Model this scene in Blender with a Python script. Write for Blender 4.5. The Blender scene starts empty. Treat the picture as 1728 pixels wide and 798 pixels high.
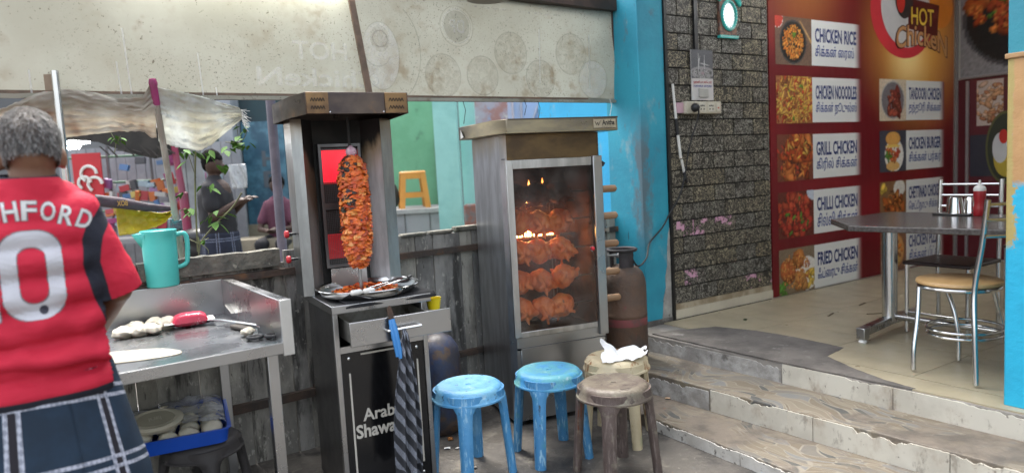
import bpy, bmesh, math, random
import numpy as np
from mathutils import Vector, Matrix, noise
from mathutils.bvhtree import BVHTree
R = math.radians
random.seed(7)
rng = np.random.default_rng(7)
scene = bpy.context.scene
COL = scene.collection
# ------------------------------------------------------------------ camera, sky, sun, exposure
cam = bpy.data.cameras.new('camera')
cam.sensor_width = 36.0
cam.lens = 36.0 * 1180 / 1728
cam.clip_start = 0.05
cam.clip_end = 400
cam_o = bpy.data.objects.new('camera', cam)
COL.objects.link(cam_o)
_p, _r = R(5.4), R(-3.1)
_f = Vector((0, math.cos(_p), -math.sin(_p))); _u = Vector((0, math.sin(_p), math.cos(_p))); _x = Vector((1, 0, 0))
_xr = math.cos(_r) * _x + math.sin(_r) * _u
_ur = -math.sin(_r) * _x + math.cos(_r) * _u
cam_o.matrix_world = Matrix((( _xr.x, _ur.x, -_f.x, 0), (_xr.y, _ur.y, -_f.y, 0), (_xr.z, _ur.z, -_f.z, 1.5), (0, 0, 0, 1)))
cam.dof.use_dof = True
cam.dof.focus_distance = 3.75
cam.dof.aperture_fstop = 1.4
scene.camera = cam_o

SUN_EL, SUN_AZ = R(62), R(-25)          # azimuth from +Y towards +X
world = bpy.data.worlds.new('World'); scene.world = world; world.use_nodes = True
wn = world.node_tree
sky = wn.nodes.new('ShaderNodeTexSky'); sky.sky_type = 'NISHITA'; sky.sun_disc = False
sky.sun_elevation = SUN_EL; sky.sun_rotation = SUN_AZ
sky.air_density = 1.3; sky.dust_density = 4.0; sky.ozone_density = 1.0
hsv = wn.nodes.new('ShaderNodeHueSaturation'); hsv.inputs['Saturation'].default_value = 0.35
wn.links.new(sky.outputs[0], hsv.inputs['Color'])
wn.links.new(hsv.outputs[0], wn.nodes['Background'].inputs[0])
wn.nodes['Background'].inputs[1].default_value = 0.15
sl = bpy.data.lights.new('sun', 'SUN'); sl.energy = 1.5; sl.angle = R(25); sl.color = (1.0, 0.95, 0.87)
sun_o = bpy.data.objects.new('sun', sl); COL.objects.link(sun_o)
sd = Vector((math.sin(SUN_AZ) * math.cos(SUN_EL), math.cos(SUN_AZ) * math.cos(SUN_EL), math.sin(SUN_EL)))
sun_o.rotation_euler = sd.to_track_quat('Z', 'Y').to_euler()
scene.view_settings.view_transform = 'Standard'
scene.view_settings.look = 'None'
scene.view_settings.exposure = 2.0
scene.view_settings.gamma = 1.0
scene.render.engine = 'CYCLES'
scene.cycles.use_denoising = True
scene.cycles.max_bounces = 8
scene.cycles.transparent_max_bounces = 12
scene.cycles.sample_clamp_indirect = 6
scene.cycles.caustics_reflective = False
scene.cycles.caustics_refractive = False

# ------------------------------------------------------------------ materials
MATS = {}
def _n(nt, t, **kw):
    n = nt.nodes.new(t)
    for k, v in kw.items(): setattr(n, k, v)
    return n
def mixc(nt, fac, a, b, blend='MIX'):
    m = nt.nodes.new('ShaderNodeMix'); m.data_type = 'RGBA'; m.blend_type = blend
    for sock, val in ((m.inputs[0], fac), (m.inputs[6], a), (m.inputs[7], b)):
        if hasattr(val, 'is_output'): nt.links.new(val, sock)
        elif isinstance(val, (int, float)): sock.default_value = val
        else: sock.default_value = (val[0], val[1], val[2], 1)
    return m.outputs[2]
def rampf(nt, val, lo, hi):
    m = nt.nodes.new('ShaderNodeMapRange'); m.interpolation_type = 'SMOOTHSTEP'
    nt.links.new(val, m.inputs[0]); m.inputs[1].default_value = lo; m.inputs[2].default_value = hi
    return m.outputs[0]
def math_(nt, op, a, b=None):
    m = nt.nodes.new('ShaderNodeMath'); m.operation = op
    for i, v in enumerate((a, b)):
        if v is None: continue
        if hasattr(v, 'is_output'): nt.links.new(v, m.inputs[i])
        else: m.inputs[i].default_value = v
    return m.outputs[0]
def noise_(nt, co, scale, detail=6, rough=.6, dist=0):
    t = nt.nodes.new('ShaderNodeTexNoise'); t.inputs['Scale'].default_value = scale
    t.inputs['Detail'].default_value = detail; t.inputs['Roughness'].default_value = rough
    t.inputs['Distortion'].default_value = dist
    nt.links.new(co, t.inputs['Vector']); return t.outputs['Fac']
def coords(nt, kind='Object', stretch=(1, 1, 1), rot=(0, 0, 0), rand=False):
    tc = nt.nodes.new('ShaderNodeTexCoord'); mp = nt.nodes.new('ShaderNodeMapping')
    nt.links.new(tc.outputs[kind], mp.inputs['Vector']); mp.inputs['Scale'].default_value = stretch
    mp.inputs['Rotation'].default_value = rot
    if rand:
        oi = nt.nodes.new('ShaderNodeObjectInfo'); cb = nt.nodes.new('ShaderNodeCombineXYZ')
        m = math_(nt, 'MULTIPLY', oi.outputs['Random'], 37.0)
        for i in range(3): nt.links.new(m, cb.inputs[i])
        nt.links.new(cb.outputs[0], mp.inputs['Location'])
    return mp.outputs[0]
def newmat(name):
    m = bpy.data.materials.new(name); m.use_nodes = True
    nt = m.node_tree; b = nt.nodes['Principled BSDF']
    return m, nt, b
def mat(name, c1, c2=None, rough=.6, metal=0., scale=6, lo=.38, hi=.62, detail=6, bump=0., bscale=40, stains=(), spec=.5,
        kind='Object', stretch=(1, 1, 1), rvar=.0, rand=False, alpha=None, coat=0., sss=0.):
    """c1/c2 mixed by noise; stains: list of (colour, scale, lo, hi, stretch, amount)"""
    if name in MATS: return MATS[name]
    m, nt, b = newmat(name)
    co = coords(nt, kind, stretch, rand=rand)
    if c2 is None: c2 = tuple(x * .8 for x in c1)
    n1 = noise_(nt, co, scale, detail)
    col = mixc(nt, rampf(nt, n1, lo, hi), c1, c2)
    rg = None
    for st in stains:
        c3, s, l, h = st[:4]
        stt = st[4] if len(st) > 4 else (1, 1, 1)
        amt = st[5] if len(st) > 5 else 1.0
        co2 = coords(nt, kind, stt, rand=rand)
        f = rampf(nt, noise_(nt, co2, s, 8, .65), l, h)
        if amt < 1: f = math_(nt, 'MULTIPLY', f, amt)
        col = mixc(nt, f, col, c3)
        rg = f
    nt.links.new(col, b.inputs['Base Color'])
    b.inputs['Metallic'].default_value = metal
    b.inputs['Specular IOR Level'].default_value = spec
    if rvar:
        rn = noise_(nt, co, scale * 2.3, 5)
        mr = nt.nodes.new('ShaderNodeMapRange'); nt.links.new(rn, mr.inputs[0]); mr.inputs[1].default_value = .3; mr.inputs[2].default_value = .7
        mr.inputs[3].default_value = max(.03, rough - rvar); mr.inputs[4].default_value = min(1, rough + rvar)
        nt.links.new(mr.outputs[0], b.inputs['Roughness'])
    else: b.inputs['Roughness'].default_value = rough
    if coat: b.inputs['Coat Weight'].default_value = coat; b.inputs['Coat Roughness'].default_value = .1
    if sss:
        b.inputs['Subsurface Weight'].default_value = sss; b.inputs['Subsurface Radius'].default_value = (.01, .006, .004)
    if bump:
        bn = noise_(nt, co, bscale, 5)
        bp = nt.nodes.new('ShaderNodeBump'); bp.inputs['Strength'].default_value = bump; bp.inputs['Distance'].default_value = .02
        nt.links.new(bn, bp.inputs['Height']); nt.links.new(bp.outputs[0], b.inputs['Normal'])
    if alpha is not None: b.inputs['Alpha'].default_value = alpha
    MATS[name] = m; return m
def plain(name, c, rough=.5, metal=0., **k): return mat(name, c, tuple(x * .92 for x in c), rough, metal, **k)
def emit(name, c, s):
    if name in MATS: return MATS[name]
    m, nt, b = newmat(name)
    b.inputs['Base Color'].default_value = (*c, 1); b.inputs['Emission Color'].default_value = (*c, 1); b.inputs['Emission Strength'].default_value = s
    MATS[name] = m; return m
def colmat(name, rough=.5, bump=0., bscale=80, spec=.5, sss=0.):
    if name in MATS: return MATS[name]
    m, nt, b = newmat(name)
    a = nt.nodes.new('ShaderNodeAttribute'); a.attribute_name = 'Col'
    nt.links.new(a.outputs['Color'], b.inputs['Base Color']); b.inputs['Roughness'].default_value = rough
    b.inputs['Specular IOR Level'].default_value = spec
    if sss: b.inputs['Subsurface Weight'].default_value = sss; b.inputs['Subsurface Radius'].default_value = (.012, .006, .003)
    if bump:
        co = coords(nt); bn = noise_(nt, co, bscale, 5)
        bp = nt.nodes.new('ShaderNodeBump'); bp.inputs['Strength'].default_value = bump; bp.inputs['Distance'].default_value = .01
        nt.links.new(bn, bp.inputs['Height']); nt.links.new(bp.outputs[0], b.inputs['Normal'])
    MATS[name] = m; return m
def sheetmat(name, c1, c2, trans=.5, scale=8, specks=None, rough=.7):
    """thin translucent sheet"""
    if name in MATS: return MATS[name]
    m, nt, b = newmat(name)
    co = coords(nt)
    col = mixc(nt, rampf(nt, noise_(nt, co, scale, 7), .35, .65), c1, c2)
    if specks:
        for (c3, s, l, h, bs, bl, bh) in specks:
            f = rampf(nt, noise_(nt, co, s, 3, .7), l, h)
            g = rampf(nt, noise_(nt, co, bs, 3), bl, bh)
            col = mixc(nt, math_(nt, 'MULTIPLY', f, g), col, c3)
    b.inputs['Roughness'].default_value = rough
    nt.links.new(col, b.inputs['Base Color'])
    tr = nt.nodes.new('ShaderNodeBsdfTranslucent'); nt.links.new(col, tr.inputs[0])
    mx = nt.nodes.new('ShaderNodeMixShader'); mx.inputs[0].default_value = trans
    nt.links.new(b.outputs[0], mx.inputs[1]); nt.links.new(tr.outputs[0], mx.inputs[2])
    nt.links.new(mx.outputs[0], nt.nodes['Material Output'].inputs[0])
    MATS[name] = m; return m
def inkmat(name, c, a, c2=None, scale=14):
    """faint print showing through the cloth: mostly clear, a little pigment"""
    if name in MATS: return MATS[name]
    m, nt, b = newmat(name); co = coords(nt); t = nt.nodes.new('ShaderNodeBsdfTransparent'); b.inputs['Base Color'].default_value = (*c, 1); b.inputs['Roughness'].default_value = .8
    mr = nt.nodes.new('ShaderNodeMapRange'); nt.links.new(rampf(nt, noise_(nt, co, scale, 5, .65, 1.0), .35, .65), mr.inputs[0]); mr.inputs[3].default_value = a; mr.inputs[4].default_value = a * (c2 or .6)
    mx = nt.nodes.new('ShaderNodeMixShader'); nt.links.new(mr.outputs[0], mx.inputs[0]); nt.links.new(t.outputs[0], mx.inputs[1]); nt.links.new(b.outputs[0], mx.inputs[2])
    nt.links.new(mx.outputs[0], nt.nodes['Material Output'].inputs[0]); MATS[name] = m; return m
def filmmat(name, c, transp=.6, rough=.15):
    if name in MATS: return MATS[name]
    m, nt, b = newmat(name)
    b.inputs['Base Color'].default_value = (*c, 1); b.inputs['Roughness'].default_value = rough
    t = nt.nodes.new('ShaderNodeBsdfTransparent')
    co = coords(nt); f = rampf(nt, noise_(nt, co, 9, 6, .6, 1.2), .3, .75)
    mr = nt.nodes.new('ShaderNodeMapRange'); nt.links.new(f, mr.inputs[0]); mr.inputs[3].default_value = min(1, transp + .2); mr.inputs[4].default_value = max(0, transp - .3)
    bp = nt.nodes.new('ShaderNodeBump'); bp.inputs['Strength'].default_value = .6; bp.inputs['Distance'].default_value = .02
    nt.links.new(noise_(nt, co, 25, 4), bp.inputs['Height']); nt.links.new(bp.outputs[0], b.inputs['Normal'])
    mx = nt.nodes.new('ShaderNodeMixShader'); nt.links.new(mr.outputs[0], mx.inputs[0])
    nt.links.new(b.outputs[0], mx.inputs[1]); nt.links.new(t.outputs[0], mx.inputs[2])
    nt.links.new(mx.outputs[0], nt.nodes['Material Output'].inputs[0])
    MATS[name] = m; return m

# ------------------------------------------------------------------ mesh builder
class MB:
    def __init__(s): s.v = []; s.f = []; s.c = {}; s.uv = {}
    def add(s, vs, fs, col=None):
        b = len(s.v); s.v += [tuple(v) for v in vs]; s.f += [tuple(i + b for i in f) for f in fs]
        if col is not None:
            for i in range(len(vs)): s.c[b + i] = col[i] if isinstance(col, list) else col
        return s
    def box(s, x0, y0, z0, x1, y1, z1):
        return s.add([(x0, y0, z0), (x1, y0, z0), (x1, y1, z0), (x0, y1, z0), (x0, y0, z1), (x1, y0, z1), (x1, y1, z1), (x0, y1, z1)],
                     [(3, 2, 1, 0), (4, 5, 6, 7), (0, 1, 5, 4), (1, 2, 6, 5), (2, 3, 7, 6), (3, 0, 4, 7)])
    def obb(s, c, hx, hy, hz, M=None):
        M = M or Matrix.Identity(3); c = Vector(c); vs = []
        for z in (-hz, hz):
            for x, y in ((-hx, -hy), (hx, -hy), (hx, hy), (-hx, hy)): vs.append(c + M @ Vector((x, y, z)))
        return s.add(vs, [(3, 2, 1, 0), (4, 5, 6, 7), (0, 1, 5, 4), (1, 2, 6, 5), (2, 3, 7, 6), (3, 0, 4, 7)])
    def bar(s, p0, p1, w, h, up=(0, 0, 1)):
        p0, p1 = Vector(p0), Vector(p1); d = p1 - p0; L = d.length; d.normalize()
        up = Vector(up); sx = d.cross(up)
        if sx.length < 1e-4: sx = d.cross(Vector((1, 0, 0)))
        sx.normalize(); uz = sx.cross(d)
        M = Matrix((d, sx, uz)).transposed()
        return s.obb((p0 + p1) / 2, L / 2, w / 2, h / 2, M)
    def tube(s, pts, r, n=8, cap=True):
        pts = [Vector(p) for p in pts]; N = len(pts)
        rr = r if isinstance(r, (list, tuple)) else [r] * N
        t0 = (pts[1] - pts[0]).normalized()
        a = t0.orthogonal().normalized(); vs = []; fs = []
        for i in range(N):
            t = (pts[min(i + 1, N - 1)] - pts[max(i - 1, 0)]).normalized()
            a = (a - t * a.dot(t)).normalized(); b = t.cross(a)
            for k in range(n):
                q = 2 * math.pi * k / n; vs.append(pts[i] + (a * math.cos(q) + b * math.sin(q)) * rr[i])
        for i in range(N - 1):
            for k in range(n):
                k2 = (k + 1) % n; fs.append((i * n + k, i * n + k2, (i + 1) * n + k2, (i + 1) * n + k))
        if cap: fs.append(tuple(range(n - 1, -1, -1))); fs.append(tuple((N - 1) * n + k for k in range(n)))
        return s.add(vs, fs)
    def cyl(s, p0, p1, r0, r1=None, n=16): return s.tube([p0, p1], [r0, r0 if r1 is None else r1], n)
    def lathe(s, prof, n=32, c=(0, 0, 0), sx=1, sy=1, cap=False):
        vs = []; fs = []; m = len(prof)
        for (r, z) in prof:
            for k in range(n):
                q = 2 * math.pi * k / n; vs.append((c[0] + r * sx * math.cos(q), c[1] + r * sy * math.sin(q), c[2] + z))
        for i in range(m - 1):
            for k in range(n):
                k2 = (k + 1) % n; fs.append((i * n + k, i * n + k2, (i + 1) * n + k2, (i + 1) * n + k))
        if cap: fs.append(tuple(range(n - 1, -1, -1))); fs.append(tuple((m - 1) * n + k for k in range(n)))
        return s.add(vs, fs)
    def prism(s, poly, z0, z1):
        n = len(poly)
        vs = [(x, y, z0) for x, y in poly] + [(x, y, z1) for x, y in poly]
        return s.add(vs, [tuple(range(n - 1, -1, -1)), tuple(range(n, 2 * n))] + [(i, (i + 1) % n, n + (i + 1) % n, n + i) for i in range(n)])
    def ell(s, c, r, nu=16, nv=10, M=None, jit=0., js=8.):
        vs = []; fs = []; c = Vector(c); M = M or Matrix.Identity(3)
        for j in range(nv + 1):
            th = math.pi * j / nv
            for i in range(nu):
                ph = 2 * math.pi * i / nu
                d = Vector((math.sin(th) * math.cos(ph), math.sin(th) * math.sin(ph), math.cos(th)))
                p = Vector((d.x * r[0], d.y * r[1], d.z * r[2]))
                if jit: p *= 1 + jit * noise.noise(d * js * .3 + c * 17)
                vs.append(c + M @ p)
        for j in range(nv):
            for i in range(nu):
                i2 = (i + 1) % nu; fs.append((j * nu + i, (j + 1) * nu + i, (j + 1) * nu + i2, j * nu + i2))
        return s.add(vs, fs)
    def grid(s, nx, ny, fn, uv=True, thick=None):
        b = len(s.v); vs = []; fs = []
        for j in range(ny + 1):
            for i in range(nx + 1):
                vs.append(fn(i / nx, j / ny))
        for j in range(ny):
            for i in range(nx):
                a = j * (nx + 1) + i; fs.append((a, a + 1, a + nx + 2, a + nx + 1))
        s.add(vs, fs)
        if uv:
            k = b
            for j in range(ny + 1):
                for i in range(nx + 1): s.uv[k] = (i / nx, j / ny); k += 1
        return s
    def cap(s, a, b, ra, rb, n=12):
        """tapered capsule (closed), for blobs"""
        a, b = Vector(a), Vector(b); d = b - a; L = d.length
        t = d.normalized(); pts = []; rr = []
        for k in range(5):
            q = math.pi / 2 * (k / 5); pts.append(a - t * ra * math.cos(q)); rr.append(max(ra * math.sin(q), .0005))
        for k in range(6):
            q = math.pi / 2 * (k / 5); pts.append(b + t * rb * math.sin(q)); rr.append(max(rb * math.cos(q), .0005))
        return s.tube(pts, rr, n)
    def xf(s, M, start=0):
        for i in range(start, len(s.v)): s.v[i] = tuple(M @ Vector(s.v[i]))
        return s
    def mesh(s, name, smooth=None):
        me = bpy.data.meshes.new(name); me.from_pydata(s.v, [], s.f); me.update()
        if s.c:
            at = me.color_attributes.new('Col', 'FLOAT_COLOR', 'POINT')
            arr = np.ones((len(s.v), 4), np.float32)
            for i, c in s.c.items(): arr[i, :3] = c
            at.data.foreach_set('color', arr.ravel())
        if s.uv:
            uvl = me.uv_layers.new(name='UVMap'); vi = np.empty(len(me.loops), np.int32); me.loops.foreach_get('vertex_index', vi)
            arr = np.zeros((len(s.v), 2), np.float32)
            for i, c in s.uv.items(): arr[i] = c
            uvl.data.foreach_set('uv', arr[vi].ravel())
        if smooth is not None:
            me.shade_smooth()
            if smooth < 179: me.set_sharp_from_angle(angle=R(smooth))
        return me
def link(name, me, m, parent=None, loc=(0, 0, 0), rz=0, bevel=0., solid=0.):
    o = bpy.data.objects.new(name, me); COL.objects.link(o)
    if m is not None and not me.materials: me.materials.append(m)
    o.location = loc; o.rotation_euler = (0, 0, rz) if isinstance(rz, (int, float)) else rz
    if parent is not None: o.parent = parent
    if solid:
        md = o.modifiers.new('solid', 'SOLIDIFY'); md.thickness = solid; md.offset = 0
    if bevel:
        md = o.modifiers.new('bevel', 'BEVEL'); md.width = bevel; md.segments = 2; md.limit_method = 'ANGLE'; md.angle_limit = R(40); md.harden_normals = False
    return o
def part(name, mb, m, parent, smooth=35, bevel=0., loc=(0, 0, 0), rz=0, solid=0., label=None, kind=None):
    o = link(name, mb.mesh(name, smooth) if isinstance(mb, MB) else mb, m, parent, loc, rz, bevel, solid)
    if label: o['label'] = label
    if kind: o['kind'] = kind
    return o
def tag(o, label, cat, group=None):
    o['label'] = label; o['category'] = cat
    if group: o['group'] = group
    return o
def thing(name, label, cat, loc=(0, 0, 0), rz=0, group=None):
    o = bpy.data.objects.new(name, None); COL.objects.link(o); o.empty_display_size = .1
    o.location = loc; o.rotation_euler = (0, 0, rz)
    return tag(o, label, cat, group)
def solo(name, mb, m, label, cat, group=None, smooth=35, bevel=0., loc=(0, 0, 0), rz=0, solid=0.):
    o = link(name, mb.mesh(name, smooth) if isinstance(mb, MB) else mb, m, None, loc, rz, bevel, solid)
    return tag(o, label, cat, group)
def struct(name, mb, m, smooth=35, bevel=0., loc=(0, 0, 0), rz=0):
    o = link(name, mb.mesh(name, smooth), m, None, loc, rz, bevel); o['kind'] = 'structure'; return o
def dup(root, loc, rz, label=None):
    r = root.copy(); COL.objects.link(r); r.location = loc; r.rotation_euler = (0, 0, rz)
    if label: r['label'] = label
    for ch in list(root.children):
        c = ch.copy(); COL.objects.link(c); c.parent = r
        for g in ch.children:
            d = g.copy(); COL.objects.link(d); d.parent = c
    return r
def evalmesh(me, mods):
    o = bpy.data.objects.new('tmp', me); COL.objects.link(o)
    for t, kw in mods:
        md = o.modifiers.new(t, t)
        for k, v in kw.items(): setattr(md, k, v)
    dg = bpy.context.evaluated_depsgraph_get()
    out = bpy.data.meshes.new_from_object(o.evaluated_get(dg))
    bpy.data.objects.remove(o); return out
def blob(mb, voxel, smooth=4, name='body', disp=None):
    me = mb.mesh('tmp'); out = evalmesh(me, [('REMESH', dict(mode='VOXEL', voxel_size=voxel, adaptivity=0)), ('SMOOTH', dict(iterations=smooth, factor=.5))])
    if disp:
        n = len(out.vertices); co = np.empty(n * 3, np.float32); no = np.empty(n * 3, np.float32)
        out.vertices.foreach_get('co', co); out.vertex_normals.foreach_get('vector', no)
        co = co.reshape(-1, 3); d = np.array([disp(Vector(c)) for c in co], np.float32)
        out.vertices.foreach_set('co', (co + no.reshape(-1, 3) * d[:, None]).ravel()); out.update()
    out.name = name; out.shade_smooth(); return out
def text2d(body, size=1., bold=0., ax='LEFT', sx=1.):
    c = bpy.data.curves.new('t', 'FONT'); c.body = body; c.size = size; c.offset = bold; c.align_x = ax; c.fill_mode = 'FRONT'; c.resolution_u = 3
    o = bpy.data.objects.new('t', c); COL.objects.link(o)
    me = bpy.data.meshes.new_from_object(o.evaluated_get(bpy.context.evaluated_depsgraph_get()))
    vs = [(v.co.x * sx, v.co.y) for v in me.vertices]; fs = [tuple(p.vertices) for p in me.polygons]
    bpy.data.objects.remove(o); bpy.data.curves.remove(c); bpy.data.meshes.remove(me)
    return vs, fs
def fit(vs, x0, x1, y0, y1):
    xs = [v[0] for v in vs]; ys = [v[1] for v in vs]
    a, b, c, d = min(xs), max(xs), min(ys), max(ys)
    return [(x0 + (x - a) / (b - a) * (x1 - x0), y0 + (y - c) / (d - c) * (y1 - y0)) for x, y in vs]
def tmb(body, fn, x0, x1, y0, y1, bold=0.):
    vs, fs = text2d(body, 1., bold); m = MB(); m.add([fn(x, y) for x, y in fit(vs, x0, x1, y0, y1)], fs); return m

# shared plain materials
STEEL = mat('brushed_steel', (.43, .43, .43), (.37, .37, .372), .30, 1., scale=2.2, lo=.3, hi=.7, rvar=.07, stains=[((.30, .27, .23), 5, .62, .76, (1, 1, .5), .5)])
STEELD = mat('dark_steel', (.15, .15, .155), (.115, .115, .12), .36, .9, scale=2.5, rvar=.1, stains=[((.22, .21, .20), 24, .70, .74, (1, 1, .3), .5)])
STEELB = mat('tabletop_steel', (.35, .365, .385), (.30, .315, .335), .27, 1., scale=2.5, rvar=.06, stains=[((.55, .55, .54), 4, .56, .70, (1, 1, 1), .45), ((.20, .24, .23), 3, .62, .75, (1, 1, 1), .35)])
CHROME = plain('chrome_tube', (.62, .62, .62), .22, 1.)
BLACKP = plain('black_plastic', (.02, .02, .022), .45)
RUSTB = mat('rusty_brown_iron', (.10, .055, .035), (.055, .04, .032), .8, .1, scale=14, bump=.2)
WHITEP = plain('white_plastic', (.75, .74, .70), .4)

# ================================================================== SETTING
B32 = R(32)                                   # restaurant frame: x = into the shop, y = along the step edges (to the left)
# ---- ground
g = MB()
g.grid(60, 60, lambda a, b: (-30 + 60 * a, -25 + 60 * b, 0), uv=False)
GROUND = mat('street_concrete', (.125, .112, .096), (.055, .05, .046), .6, scale=2.2, detail=10, lo=.35, hi=.65, bump=.35, bscale=22, rvar=.25,
             stains=[((.22, .20, .165), 7, .55, .68, (1, 1, 1), .85), ((.020, .020, .020), 2.3, .51, .62, (1, 1, 1), .8), ((.40, .37, .32), 24, .63, .69, (1, 1, 1), .7)])
struct('ground', g, GROUND, smooth=None)
# ---- steps and shop floor
def lerp(a, b, t): return a + (b - a) * t
def edge(u0, v0, u1, v1, n, amp, seed):
    pts = []
    for i in range(n + 1):
        t = i / n; v = lerp(v0, v1, t)
        pts.append((lerp(u0, u1, t) + amp * noise.noise(Vector((v * 3.1, seed, 0))) + amp * .5 * noise.noise(Vector((v * 14, seed, 3))), v))
    return pts
E1 = edge(2.66, 3.62, 2.64, -1.2, 90, .010, 1.)
E2 = edge(2.90, 3.72, 3.30, -1.2, 90, .006, 5.)
E3 = edge(3.285, 3.73, 3.58, -1.2, 90, .005, 9.)
def tread_mat(name, worn_lo, worn_hi):
    m, nt, b = newmat(name)
    co = coords(nt)
    nz = nt.nodes.new('ShaderNodeTexNoise'); nz.inputs['Scale'].default_value = 2.3; nz.inputs['Detail'].default_value = 1
    nt.links.new(co, nz.inputs['Vector'])
    vm = nt.nodes.new('ShaderNodeVectorMath'); vm.operation = 'MULTIPLY_ADD'
    nt.links.new(nz.outputs['Color'], vm.inputs[0]); vm.inputs[1].default_value = (.62, .62, 0); nt.links.new(co, vm.inputs[2])
    mp = nt.nodes.new('ShaderNodeMapping'); nt.links.new(vm.outputs[0], mp.inputs[0]); mp.inputs['Scale'].default_value = (26, 7, 0); mp.inputs['Rotation'].default_value = (0, 0, .35)
    v1 = nt.nodes.new('ShaderNodeTexVoronoi'); v1.feature = 'DISTANCE_TO_EDGE'; v1.inputs['Scale'].default_value = 1; nt.links.new(mp.outputs[0], v1.inputs['Vector'])
    v2 = nt.nodes.new('ShaderNodeTexVoronoi'); v2.inputs['Scale'].default_value = 1; nt.links.new(mp.outputs[0], v2.inputs['Vector'])
    cr = nt.nodes.new('ShaderNodeValToRGB'); cr.color_ramp.interpolation = 'CONSTANT'
    els = [(0, (.145, .118, .084)), (.3, (.175, .148, .108)), (.5, (.14, .128, .11)), (.66, (.19, .162, .122)), (.8, (.065, .066, .064)), (.9, (.15, .15, .145))]
    cr.color_ramp.elements[0].color = (*els[0][1], 1)
    for p, c in els[1:]:
        e = cr.color_ramp.elements.new(p); e.color = (*c, 1)
    cr.color_ramp.elements[-1].position = 1.0; cr.color_ramp.elements[-1].color = (.15, .15, .145, 1)
    sep = nt.nodes.new('ShaderNodeSeparateColor'); nt.links.new(v2.outputs['Color'], sep.inputs[0]); nt.links.new(sep.outputs[0], cr.inputs[0])
    line = rampf(nt, v1.outputs[0], .02, .05)
    col = mixc(nt, line, (.23, .205, .165), cr.outputs[0])
    # dirt and bare cement
    worn = rampf(nt, noise_(nt, co, 2.6, 8, .6), worn_lo, worn_hi)
    cem = mixc(nt, rampf(nt, noise_(nt, co, 7, 9), .35, .65), (.175, .145, .115), (.095, .08, .066))
    col = mixc(nt, worn, col, cem)
    col = mixc(nt, math_(nt, 'MULTIPLY', rampf(nt, noise_(nt, co, 11, 8), .5, .75), .6), col, (.19, .155, .11))
    nt.links.new(col, b.inputs['Base Color']); b.inputs['Roughness'].default_value = .6
    bp = nt.nodes.new('ShaderNodeBump'); bp.inputs['Strength'].default_value = .35; bp.inputs['Distance'].default_value = .01
    h = math_(nt, 'ADD', math_(nt, 'MULTIPLY', line, .25), noise_(nt, co, 30, 6))
    nt.links.new(h, bp.inputs['Height']); nt.links.new(bp.outputs[0], b.inputs['Normal'])
    return m
TREAD1 = tread_mat('patterned_step_tile_worn', .44, .56)
TREAD2 = tread_mat('patterned_step_tile', .48, .58)
CEMENT = mat('worn_cement', (.15, .135, .122), (.09, .082, .075), .85, scale=5, detail=10, bump=.5, bscale=30, stains=[((.30, .29, .27), 9, .58, .7, (1, 1, 1), .6)])
RISERG = mat('grey_riser_plaster', (.44, .43, .41), (.28, .265, .245), .85, scale=7, detail=9, bump=.4, bscale=26, stains=[((.10, .09, .08), 6, .56, .68, (1, 1, 1), .8)])
CREAM = mat('cream_riser_tile', (.60, .57, .49), (.50, .47, .40), .42, scale=4, bump=.05, stains=[((.14, .12, .10), 30, .62, .68, (1, 1, 1), .8), ((.30, .22, .15), 7, .52, .72, (1, 1, .6), .65), ((.20, .17, .14), 16, .56, .66, (1, 1, .5), .6)])
def step(name, E, z0, z1, ub, m, lab=None):
    s = MB(); poly = list(E) + [(ub, E[-1][1]), (ub, E[0][1])]
    s.prism(poly[::-1] if False else poly, z0, z1)
    return s
def ccw(E, ub): return [(u, v) for u, v in E] + [(ub, E[-1][1]), (ub, E[0][1])]
steps = []
for nm, E, z1, ub, m in (('step', E1, .07, 3.7, TREAD1), ('step', E2, .20, 3.71, TREAD2)):
    s = MB(); s.prism(ccw(E, ub), -.06, z1)
    o = struct(nm, s, m, smooth=None, bevel=.006, rz=B32); steps.append(o)
s = MB(); s.prism(ccw(E3, 8.6), -.07, .314)
floor_o = struct('floor', s, mat('pale_cement_edge', (.27, .25, .225), (.19, .175, .155), .85, scale=6, detail=9, bump=.4), smooth=None, bevel=.005, rz=B32)
# the grey worn edge of the shop floor: thin screed broken off along the nosing
TILEF = mat('beige_floor_tile', (.40, .345, .235), (.34, .295, .205), .38, scale=2.5, detail=8, rvar=.12, rand=False, bump=.02,
            stains=[((.22, .18, .12), 3.1, .6, .8, (1, 1, 1), .55), ((.13, .11, .085), 26, .72, .78, (1, 1, 1), .5)])
tile_me = MB().box(-.2985, -.2985, .314, .2985, .2985, .323).mesh('floor_tile')
edgeu = lambda v: float(np.interp(v, [p[1] for p in E3][::-1], [p[0] for p in E3][::-1]))
for i in range(8):
    for j in range(8):
        uc, vc = 3.60 + .3 + .6 * i, 3.73 - .31 - .6 * j
        link('floor_tile', tile_me, TILEF, floor_o, (uc, vc, 0))
# front strip of cut tiles following the broken edge
fs_ = MB(); n = 60
tops = []
for i in range(n + 1):
    v = 2.62 - (2.62 + 1.1) * i / n
    tops.append((max(edgeu(v) + .012 + .03 * max(0, noise.noise(Vector((v * 6, 2, 2)))), 0), v))
fs_.prism(tops + [(3.597, -1.1), (3.597, 2.62)], .314, .322)
part('cut_tile_strip', fs_, TILEF, floor_o, smooth=None)
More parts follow.
